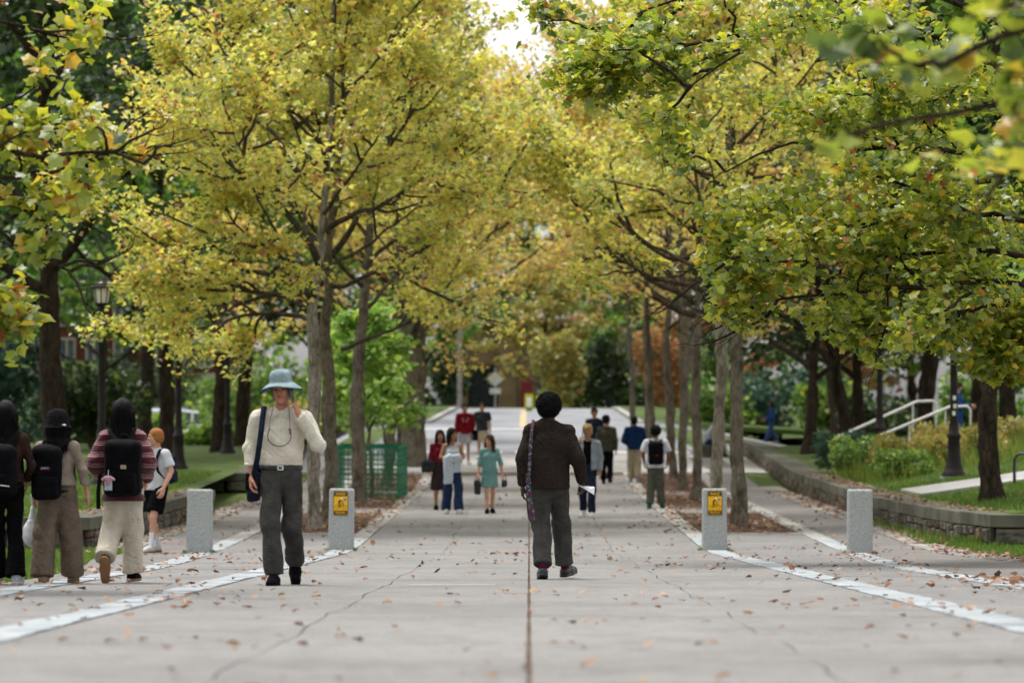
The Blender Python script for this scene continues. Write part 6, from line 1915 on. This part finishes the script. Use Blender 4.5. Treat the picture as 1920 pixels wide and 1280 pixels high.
def specs(e):
    b = MB(); b.tube(resample([(-.068, -.06, 1.545), (-.085, -.15, 1.46), (-.1, -.175, 1.34)], 10), .0028, 5); b.build('cord', K['leather'], e, True); b = MB(); b.tube(resample([(.068, -.06, 1.545), (.08, -.15, 1.46), (.088, -.175, 1.34)], 10), .0028, 5); b.build('cord', K['leather'], e, True)
    b = MB(); b.tube(resample([(-.088, -.17, 1.365), (-.106, -.18, 1.32), (-.1, -.185, 1.265), (-.06, -.19, 1.225), (0, -.192, 1.212), (.05, -.19, 1.225), (.088, -.185, 1.265), (.094, -.18, 1.32), (.07, -.17, 1.365)], 30), .0042, 6); b.build('frame', K['leather'], e, True)
put('eyeglasses', specs, hat_root, 'eyeglasses hanging on a cord over the cream shirt', 'eyeglasses')
def sbag(e):
    s = SDF((-.36, -.12, .68), (-.12, .22, 1.02), .0095); s.rbox((-.245, .06, .85), (.055, .125, .125), .03, 0); s.disp(wrk(8, 15, 15, .005)); sd_obj('bag_body', s, K['navy'], e)
    s = SDF((-.38, -.12, .78), (-.12, .22, 1.04), .0095); s.rbox((-.262, .06, .9), (.05, .13, .08), .025, 0); sd_obj('flap', s, M['pack'], e)
    ribbon([(-.21, .17, .96), (-.19, .18, 1.2), (-.165, .12, 1.46), (-.15, .0, 1.552), (-.155, -.115, 1.47), (-.17, -.178, 1.3), (-.2, -.165, 1.1), (-.235, -.08, .96)], .024, (0, -1, .2), .004).build('strap', K['navy'], e, True)
put('shoulder_bag', sbag, hat_root, 'dark shoulder bag on a wide strap at the hat man\'s side', 'bag')
def pen(e):
    b = MB(); b.tube([(.092, -.168, 1.365), (.082, -.172, 1.315)], .005, 6); b.build('barrel', K['blue'], e)
put('pen', pen, hat_root, 'blue pen clipped to the cream shirt pocket', 'pen')

# ---- the person in the brown sweater, seen from behind
sw_root, D, Hm = person('person with afro in brown sweater and grey trousers walking away in the middle', .19, 36.3, 180, 1.755, 'dark', 'afro',
    dict(name='sweater', mat=K['brownsw'], inf=.024, hem=.85, hemr=(.198, .168), sr=(.066, .065, .052), amp=.011, fx=13, fz=12, rib=K['brownsw'], neck=.056),
    dict(kind='trousers', mat=K['grey_tr'], r=(.097, .086, .088), inf=.012, waist=.94, len=.93, amp=.01, fz=13), dict(kind='flat', mat=K['leather'], sole=K['leather'], sock=K['maroonsock'], sockl=.16),
    J=dict(shR=(-.185, 0, 1.395), shL=(.185, 0, 1.395), head=(0, -.012, 1.61), neck=(0, .008, 1.475), elR=(-.27, .05, 1.13), wrR=(-.315, -.07, .92), elL=(.245, .04, 1.12), wrL=(.25, .02, .88), anL=(.06, .22, .115), knL=(.07, -.01, .5), anR=(-.15, -.27, .1), knR=(-.115, -.21, .52)),
    res=.011, headrot=(6, 0, -8), seed=5, shoe_pitch=(12, -6), toe_out=(4, 24), hands={'R': dict(curl=.9), 'L': dict(curl=.7)})
def pstrap(e):
    ribbon([(.15, -.14, 1.3), (.15, -.09, 1.44), (.15, .03, 1.502), (.16, .125, 1.43), (.175, .172, 1.28), (.185, .185, 1.1), (.19, .198, .97)], np.linspace(.015, .016, 40), (0, 1, .2), .003).build('strap_band', K['pattern'], e, True)
    ribbon([(.2, .205, 1.0), (.195, .208, .88), (.185, .215, .72), (.165, .222, .58), (.155, .226, .52)], np.r_[np.linspace(.02, .036, 34), np.linspace(.034, .006, 6)], (0, 1, .1), .004).build('loose_end', K['pattern'], e, True)
put('patterned_strap', pstrap, sw_root, 'red and blue patterned strap hanging down the back of the brown sweater', 'strap')
def pap(e):
    b = MB(); V = np.array([(-.28, -.03, .885), (-.355, -.09, .875), (-.43, .0, .87), (-.425, .03, .8), (-.36, .05, .84)])
    b.addm(V, [[0, 1, 4], [1, 2, 4], [2, 3, 4]]); b.addm(V - np.array([0, .0, .006]), [[4, 1, 0], [4, 2, 1], [4, 3, 2]]); b.build('sheet', K['paper'], e)
put('folded_paper', pap, sw_root, 'folded white paper in the hand of the person in the brown sweater', 'paper')

# ---- the three women at the left edge
st_root, D, Hm = person('long-haired woman in maroon striped cardigan and cream trousers walking away', -3.66, 34.6, 176, 1.64, 'fair', 'vlong',
    dict(name='cardigan', mat=K['stripe'], inf=.03, hem=.735, hemr=(.195, .16), sr=(.07, .085, .06), amp=.01),
    dict(kind='trousers', mat=K['creamtr'], r=(.1, .096, .098), inf=.012, len=1.0, amp=.011), dict(kind='flat', mat=K['black'], sole=K['gum']), female=True,
    J=dict(elL=(.25, .03, 1.08), wrL=(.2, -.13, .93), elR=(-.24, .03, 1.08), wrR=(-.19, -.14, .93), anR=(-.06, -.12, .088), knR=(-.08, -.1, .46), anL=(.115, .26, .23), knL=(.1, .0, .45)), res=.011, seed=7, shoe_pitch=(62, 0), hands={'L': dict(curl=.8), 'R': dict(curl=.8)})
def charm(e, cc, w, h, d):
    b = MB(); z = cc[2] - .1; y = cc[1] + d + .055; x = .055
    b.tube([(x, y, z + .09), (x, y + .01, z + .04)], .004, 5); b.build('clip', K['silver'], e)
    s = SDF((x - .08, y - .04, z - .1), (x + .08, y + .05, z + .06), .006)
    s.ell((x, y + .01, z + .01), (.034, .018, .03), 0)
    for q in (-1, 1): s.cone((x + q * .02, y + .01, z + .025), (x + q * .052, y + .01, z + .005), .014, .012, .008)
    s.ell((x, y + .01, z - .025), (.022, .014, .03), .01); sd_obj('plush_charm', s, K['pink'], e)
    b = MB(); b.box(x - .034, x + .034, y, y + .006, z - .09, z + .0); b.build('card_holder', K['denimj'], e)
    b = MB(); b.box(-.1, -.05, cc[1] + d + .03, cc[1] + d + .038, cc[2] - .0, cc[2] + .035); b.build('label_patch', K['khaki'], e)
    ribbon([(w - .01, cc[1], cc[2] - .05), (w + .005, cc[1] + .02, cc[2] - .2), (w + .0, cc[1] + .04, cc[2] - .36)], .018, (0, 1, 0), .003).build('loose_strap', M['pack2'], e)
backpack(st_root, D, 'bulky black backpack with a pink charm on the striped cardigan', c=(-.05, .27, 1.03), w=.165, h=.25, d=.1, extra=charm)

cl_root, D, Hm = person('woman in black bell hat and taupe outfit walking away at left', -4.2, 34.2, 178, 1.52, 'fair', 'mid',
    dict(name='top', mat=K['taupe'], inf=.016, hem=.87, hemr=(.175, .135), sr=(.058, .05, .05), amp=.006),
    dict(kind='trousers', mat=K['taupe2'], r=(.104, .112, .125), inf=.012, len=1.03, amp=.011, fz=7, fx=26, waist=.93), dict(kind='flat', mat=K['tanshoe'], sole=K['gum']), female=True,
    J=dict(elR=(-.235, .03, 1.0), wrR=(-.265, -.04, .79), elL=(.215, .03, 1.0), wrL=(.215, -.03, .78), anL=(.115, .1, .08), anR=(-.115, -.1, .08), knL=(.11, .02, .44), knR=(-.11, -.06, .44)), res=.011, seed=9, toe_out=(2, 2), hands={'L': dict(curl=1.0)})
def cloche(e):
    b = MB(); b.lathe([(.135, -.045), (.13, -.04), (.112, -.005), (.108, .03), (.104, .07), (.09, .105), (.06, .128), (.02, .136), (.001, .137)], 32, (0, .014, .015), 1, 1.1)
    b.v = [xform(np.vstack(b.v), Hm)]; o = b.build('bell_hat', K['felt'], e, True)
    s = SDF((-.12, .06, -.06), (-.0, .16, .03), .0055)
    for q in (-1, 1): s.ell((-.062 + q * .02, .118, -.008 + q * .0), (.02, .008, .012), .004)
    s.ell((-.062, .12, -.008), .008, .004)
    V, F = s.mesh(); add('bow_pin', np_mesh('bow_pin', xform(V, Hm), F, True, mats=[K['silver']]), o)
cloche(cl_root)
def logo(e, cc, w, h, d):
    y = cc[1] + d * 1.0 + .004; z = cc[2] + .045
    b = MB(); b.box(-.045 + cc[0], .045 + cc[0], y - .02, y + .004, z - .018, z + .018); b.build('label_patch', K['navy'], e)
    me = text_mesh('JANSPORT', .02, .075); n = len(me.vertices); q = np.zeros(n * 3, np.float32); me.vertices.foreach_get('co', q); q = q.reshape(-1, 3); q[:, 0] *= -1; q[:, 1] *= -1; me.vertices.foreach_set('co', q.ravel()); me.materials.append(K['white']); me.update()
    add('lettering', me, e, (cc[0], y + .006, z))
    b = MB(); b.box(-.045 + cc[0], .045 + cc[0], y - .01, y + .006, z - .018, z - .011); b.build('label_stripe', K['red'], e)
backpack(cl_root, D, 'black backpack with a small label on the taupe top', c=(.06, .225, .985), w=.135, h=.235, d=.085, extra=logo)
def pbag(e):
    s = SDF((.14, -.14, .28), (.38, .1, .86), .008)
    s.ell((.245, -.03, .43), (.075, .07, .105), 0); s.cone((.24, -.03, .5), (.225, -.03, .66), .045, .018, .05); s.cone((.225, -.03, .66), (.222, -.03, .78), .018, .022, .02)
    s.disp(wrk(4, 40, 25, .006)); sd_obj('sack', s, K['plastic'], e)
put('plastic_bag', pbag, cl_root, 'tied white plastic bag hanging from the bell hat woman\'s hand', 'bag')

fa_root, D, Hm = person('woman in brown top and flared black trousers at the left edge', -4.62, 33.9, 182, 1.6, 'fair', 'vlong',
    dict(name='top', mat=K['brown'], inf=.012, hem=.9, sr=(.055, .045, .036), amp=.005), dict(kind='trousers', mat=K['black'], r=(.09, .068, .1), inf=.01, len=1.02, amp=.006),
    dict(kind='sneaker', mat=K['ltgrey'], sole=K['rubber']), female=True, J=dict(elR=(-.23, .03, 1.05), wrR=(-.17, -.12, .9), anL=(.08, -.12, .085), anR=(-.1, .1, .085)), res=.0115, seed=11)
def zipx(e, cc, w, h, d):
    b = MB(); b.tube([cc + np.array([-.1, d + .06, -.13]), cc + np.array([-.02, d + .062, -.12])], .005, 5); b.build('zip_pull', K['silver'], e)
backpack(fa_root, D, 'slouchy black backpack on the brown top at the left edge', c=(.03, .235, 1.0), w=.15, h=.22, d=.09, extra=zipx)

# ---- the boy in the white shirt
by_root, D, Hm = person('boy with ginger hair in white tee and black shorts coming along the left path', -5.5, 56.6, -38, 1.82, 'fair', 'short',
    dict(name='tee', mat=K['white'], inf=.026, hem=.92, hemr=(.19, .15), sleeve='short', slen=.75, sr=(.064, .082, .06), amp=.009),
    dict(kind='shorts', mat=K['black'], r=(.115, .12, .1), inf=.016, len=.8), dict(kind='sneaker', mat=K['rubber'], sole=K['gum'], sock=K['whitesock'], sockl=.2),
    J=dict(anL=(.1, -.2, .09), knL=(.1, -.16, .52), anR=(-.09, .14, .09), knR=(-.09, .0, .52), wrL=(.27, -.12, .95), elL=(.28, .03, 1.2)), res=.0125, headrot=(0, 0, -32), hairmat='ginger', seed=13)
b = MB(); 
for q, (x, z) in enumerate(((.07, 1.35), (.09, 1.37), (.085, 1.33), (.105, 1.345))): b.lathe([(.001, -.006), (.014, -.003), (.014, .003), (.001, .006)], 8, (x, -.152, z))
b.build('chest_print', K['pink'], by_root)
backpack(by_root, D, 'dark navy backpack on the boy in the white tee', c=(0, .25, 1.22), w=.14, h=.21, d=.08, mat=K['navy'])

# ---- the group coming up the middle
g2, D, Hm = person('long-haired woman in white camisole and jeans carrying jackets', -1.55, 77.3, 14, 1.72, 'tan', 'vlong',
    dict(name='camisole', mat=K['white'], inf=.006, hem=.98, sleeve='none', strappy=True, neck=.06), dict(kind='trousers', mat=K['jeans'], r=(.098, .09, .1), inf=.012, len=1.0, waist=1.04),
    dict(kind='sneaker', mat=K['rubber'], sole=K['rubber']), female=True, J=dict(elL=(.235, -.01, 1.14), wrL=(.06, -.2, 1.1), elR=(-.235, -.01, 1.14), wrR=(.02, -.23, 1.13), anL=(.1, -.15, .09), knL=(.1, -.14, .5), anR=(-.1, .12, .09)), res=.015, headrot=(0, 0, 28), seed=15, hairmat='black')
def jackets(e):
    s = SDF((-.34, -.4, .55), (.26, -.04, 1.26), .012)
    s.rbox((-.02, -.24, 1.12), (.14, .09, .09), .06, 0); s.rbox((-.14, -.25, .88), (.09, .05, .28), .04, .04); s.rbox((.05, -.24, .98), (.08, .055, .14), .04, .04)
    s.disp(wrk(3, 22, 8, .014)); sd_obj('cloth', s, K['denimj'], e)
put('folded_jacket', jackets, g2, 'pale jacket bundled over the arms of the woman in jeans', 'jacket')
g3, D, Hm = person('woman in dark patterned skirt half hidden behind the woman in jeans', -1.86, 80.2, 10, 1.66, 'tan', 'long',
    dict(name='top', mat=K['burg'], inf=.014, hem=.98, sr=(.056, .048, .04)), dict(kind='skirt', mat=K['dkskirt'], hem=.42, hemr=(.21, .17), waist=1.0, amp=.012, fz=2, fx=35), dict(kind='flat', mat=K['black'], sole=K['black']), female=True,
    J=dict(anL=(.07, -.1, .085), anR=(-.07, .1, .085)), res=.016, seed=17)
def tote(x, z, hw, hh, mat, th=.05):
    def fn(e):
        s = SDF((x - hw - .05, -.2, z - hh - .05), (x + hw + .05, .12, z + hh + .08), .011)
        s.rbox((x, -.05, z), (hw, th, hh), .04, 0); s.ell((x, -.05, z + hh * .7), (hw * .6, th * .7, hh * .5), .05); s.disp(wrk(6, 20, 14, .007)); sd_obj('bag_body', s, mat, e)
        a = np.linspace(0, math.pi, 11); b = MB(); b.tube(np.c_[x + hw * .55 * np.cos(a), np.full(11, -.05), z + hh * .85 + .12 * np.sin(a)], .008, 5); b.build('handle', mat, e, True)
    return fn
put('handbag', tote(-.26, .9, .14, .12, K['charcoal']), g3, 'square dark bag beside the woman in jeans', 'bag')
g4, D, Hm = person('woman in mint green dress carrying two black bags', -.8, 77.6, 4, 1.58, 'fair', 'mid',
    dict(name='dress', mat=K['mint'], inf=.012, hem=.53, hemr=(.19, .15), sleeve='elbow', sr=(.058, .056, .05), amp=.005), None, dict(kind='heel', mat=K['black'], sole=K['black']), female=True,
    J=dict(wrL=(.26, -.06, .8), elL=(.23, .02, 1.02), wrR=(-.235, -.05, .78), anL=(.06, .1, .09), anR=(-.05, -.12, .085), knL=(.07, -.03, .45), knR=(-.06, -.09, .45)), res=.015, headrot=(0, 0, -32), hairmat='brown', seed=19)
for q in (-1, 1):
    b = MB(); b.box(q * .08 - .05, q * .08 + .05, -.15, -.125, .86, .9); b.build('pocket_flap', K['mint'], g4)
put('handbag', tote(-.25, .53, .065, .15, K['leather']), g4, 'long black leather bag in the mint dress woman\'s right hand', 'bag')
put('handbag', tote(.3, .6, .06, .07, K['leather']), g4, 'small black purse in the mint dress woman\'s left hand', 'bag')
g5, D, Hm = person('man in red sweatshirt and light shorts walking down from the crossing', -1.92, 114.7, 6, 1.82, 'tan', 'short',
    dict(name='sweatshirt', mat=K['red'], inf=.024, hem=.9, sr=(.075, .066, .046)), dict(kind='shorts', mat=K['ltgrey'], r=(.1, .105, .1), inf=.012, len=.72), dict(kind='sneaker', mat=K['rubber'], sole=K['rubber']), stride=.16, res=.018, hairmat='black', seed=21)
b = MB(); b.tube([(-.09, -.15, 1.38), (-.045, -.155, 1.26), (0, -.155, 1.36), (.045, -.155, 1.26), (.09, -.15, 1.38)], .014, 5); b.build('chest_letter', K['ltgrey'], g5)
put('handbag', tote(.3, .86, .1, .15, M['pack']), g5, 'black bag carried by the man in the red sweatshirt', 'bag')
g6, D, Hm = person('man in black tee and pale shorts beside the red sweatshirt', -1.45, 118.5, -4, 1.78, 'tan', 'short', dict(name='tee', mat=K['charcoal'], inf=.022, hem=.9, sleeve='short', sr=(.075, .08, .06)),
    dict(kind='shorts', mat=K['khaki'], r=(.1, .105, .1), inf=.012, len=.8), dict(kind='sneaker', mat=K['rubber'], sole=K['rubber']), stride=-.14, res=.018, seed=22)
# ---- right of the middle
g7, D, Hm = person('blond man in open grey jacket and white sneakers on the phone', 1.15, 75.2, -6, 1.8, 'tan', 'curly',
    dict(name='jacket', mat=K['greyj'], inf=.03, hem=.92, hemr=(.185, .15), sr=(.075, .068, .05), open=.075, inner=K['black'], amp=.008), dict(kind='trousers', mat=K['navy'], r=(.092, .078, .07), inf=.01, len=.97), dict(kind='sneaker', mat=K['rubber'], sole=K['rubber']),
    J=dict(elR=(-.3, -.06, 1.2), wrR=(-.16, -.18, 1.46), anL=(.09, -.2, .09), knL=(.1, -.18, .52), anR=(-.1, .2, .14), knR=(-.1, -.02, .5)), res=.014, hairmat='blond', seed=23, shoe_pitch=(0, 20), hands={'R': dict(dir=(.3, .2, 1), palm=(.85, .35, .2), curl=.8, flip=False)})
put('phone', phone_parts((-.095, -.1, 1.64), (.1, .1, 1), (-.95, -.2, 0)), g7, 'dark phone at the ear of the blond man in the grey jacket', 'phone')
g8, D, Hm = person('man in dark shirt behind the blond man, walking toward us', 1.86, 109.5, 0, 1.8, 'tan', 'curly', dict(name='shirt', mat=K['navy'], inf=.018, hem=.92, sr=(.062, .052, .042)), dict(kind='trousers', mat=K['black'], r=(.09, .075, .07), inf=.01), dict(kind='sneaker', mat=K['black'], sole=K['rubber']), stride=.12, res=.018, seed=24)
g9, D, Hm = person('man in olive shirt and black trousers walking away', 2.05, 101.6, 172, 1.8, 'tan', 'curly', dict(name='shirt', mat=K['olive'], inf=.028, hem=.86, hemr=(.19, .15), sr=(.072, .062, .045)), dict(kind='trousers', mat=K['black'], r=(.095, .08, .075), inf=.012), dict(kind='sneaker', mat=K['black'], sole=K['charcoal']), stride=.12, res=.017, headrot=(0, 0, -40), seed=25)
g10, D, Hm = person('man in navy hooded top and khaki trousers walking away', 2.8, 102.2, 178, 1.77, 'brown', 'short', dict(name='hooded_top', mat=K['hood'], inf=.036, hem=.88, hemr=(.19, .16), sr=(.085, .078, .055)), dict(kind='trousers', mat=K['khaki'], r=(.105, .098, .09), inf=.016), dict(kind='sneaker', mat=K['greyj'], sole=K['rubber']), stride=.1, res=.017, seed=26,
    J=dict(wrL=(.12, -.2, .98), wrR=(-.12, -.2, .98), elL=(.27, .0, 1.12), elR=(-.27, .0, 1.12)))
s = SDF((-.16, -.02, 1.3), (.16, .22, 1.6), .014); s.ell((0, .1, 1.44), (.12, .06, .1), 0); s.disp(wrk(9, 20, 20, .008)); sd_obj('hood', s, K['hood'], g10)
g11, D, Hm = person('curly-haired person in white tee with backpack standing at the right band', 2.68, 81.2, 176, 1.74, 'brown', 'afro', dict(name='tee', mat=K['khaki'] if False else K['white'], inf=.03, hem=.86, hemr=(.19, .155), sleeve='short', slen=.8, sr=(.085, .092, .06)), dict(kind='trousers', mat=K['oliveg'], r=(.102, .092, .085), inf=.014, len=.97), dict(kind='sneaker', mat=K['greenshoe'], sole=K['greenshoe']),
    J=dict(anL=(.13, .05, .09), anR=(-.13, -.05, .09), wrR=(-.24, -.14, .98), elR=(-.27, .0, 1.15), wrL=(.25, -.12, .98), elL=(.27, .0, 1.15)), res=.015, seed=27)
def heart(e, cc, w, h, d):
    s = SDF(cc + np.array([-.08, d, -.12]), cc + np.array([.04, d + .12, -.0]), .007)
    for q in (-1, 1): s.cone(cc + np.array([-.03 + q * .012, d + .055, -.05]), cc + np.array([-.03, d + .055, -.08]), .016, .006, .006)
    sd_obj('heart_patch', s, K['red'], e)
backpack(g11, D, 'black backpack with a red patch on the white tee', c=(-.01, .27, 1.17), w=.16, h=.24, d=.1, extra=heart)
# ---- the far right
g12, D, Hm = person('person in grey top and jeans bent forward on the far right wall', 5.75, 121, 60, 1.72, 'fair', 'short', dict(name='top', mat=K['ltgrey'], inf=.025, hem=.5, hemr=(.19, .16), sr=(.07, .062, .046)),
    dict(kind='trousers', mat=K['jeans'], r=(.1, .085, .08), inf=.012, waist=.66), dict(kind='sneaker', mat=K['black'], sole=K['rubber']),
    J=dict(pel=(0, .12, .55), mid=(0, .1, .7), chest=(0, -.04, .86), neck=(0, -.18, .99), head=(0, -.3, 1.06), shL=(.18, -.14, .95), shR=(-.18, -.14, .95), elL=(.22, -.3, .7), elR=(-.22, -.3, .7), wrL=(.1, -.45, .56), wrR=(-.1, -.45, .56), hipL=(.09, .1, .52), hipR=(-.09, .1, .52), knL=(.12, -.34, .52), knR=(-.12, -.34, .52), anL=(.12, -.34, .09), anR=(-.12, -.3, .09)), res=.018, headrot=(35, 0, 0), seed=28, hairmat='brown')
b = MB(); b.box(-.28, .28, -.08, .32, -.1, .41); o = add('stone_block', b.mesh('stone_block', M['cap']), None, tuple(g12.location), g12.rotation_euler[2]); tag(o, 'square stone seat under the person bent forward at the far right', 'stone')
g13, D, Hm = person('walker in navy overalls striding along the far right path', 9.85, 156, -80, 1.72, 'brown', 'long', dict(name='jacket', mat=K['hood'], inf=.026, hem=.9, hemr=(.18, .15), sr=(.066, .058, .045)), dict(kind='trousers', mat=K['jeans'], r=(.1, .095, .1), inf=.014), dict(kind='sneaker', mat=K['black'], sole=K['rubber']), stride=.26, female=True, res=.018, seed=29, J=dict(wrL=(.2, -.3, 1.0), elL=(.22, -.02, 1.08), wrR=(-.2, -.3, 1.0), elR=(-.22, -.02, 1.08)), z=float(lawn_z(9.85, 156)) + .06)
tag(strip('far_path', 7.4, 30, 153, 158.5, .02, M['pale'], nx=14, zf=lambda X, Y: lawn_z(X, Y) + .04), kind='structure')
g14, D, Hm = person('person in blue shirt looking at a phone behind the right lamp post', 11.0, 98.5, 70, 1.74, 'fair', 'short', dict(name='shirt', mat=K['blue'], inf=.024, hem=.92, sr=(.066, .056, .045)), dict(kind='shorts', mat=K['blue'], r=(.1, .1, .1), inf=.012, len=.75), dict(kind='sneaker', mat=K['rubber'], sole=K['rubber']), res=.018, seed=30, hairmat='brown', headrot=(24, 0, 0), z=float(lawn_z(11.0, 98.5)),
    J=dict(wrL=(.06, -.36, 1.14), elL=(.2, -.1, 1.1), wrR=(-.06, -.36, 1.14), elR=(-.2, -.1, 1.1)))
put('phone', phone_parts((0, -.5, 1.2), (0, -.6, .8), (0, -.8, -.6)), g14, 'small phone held by the person in blue at the right', 'phone')
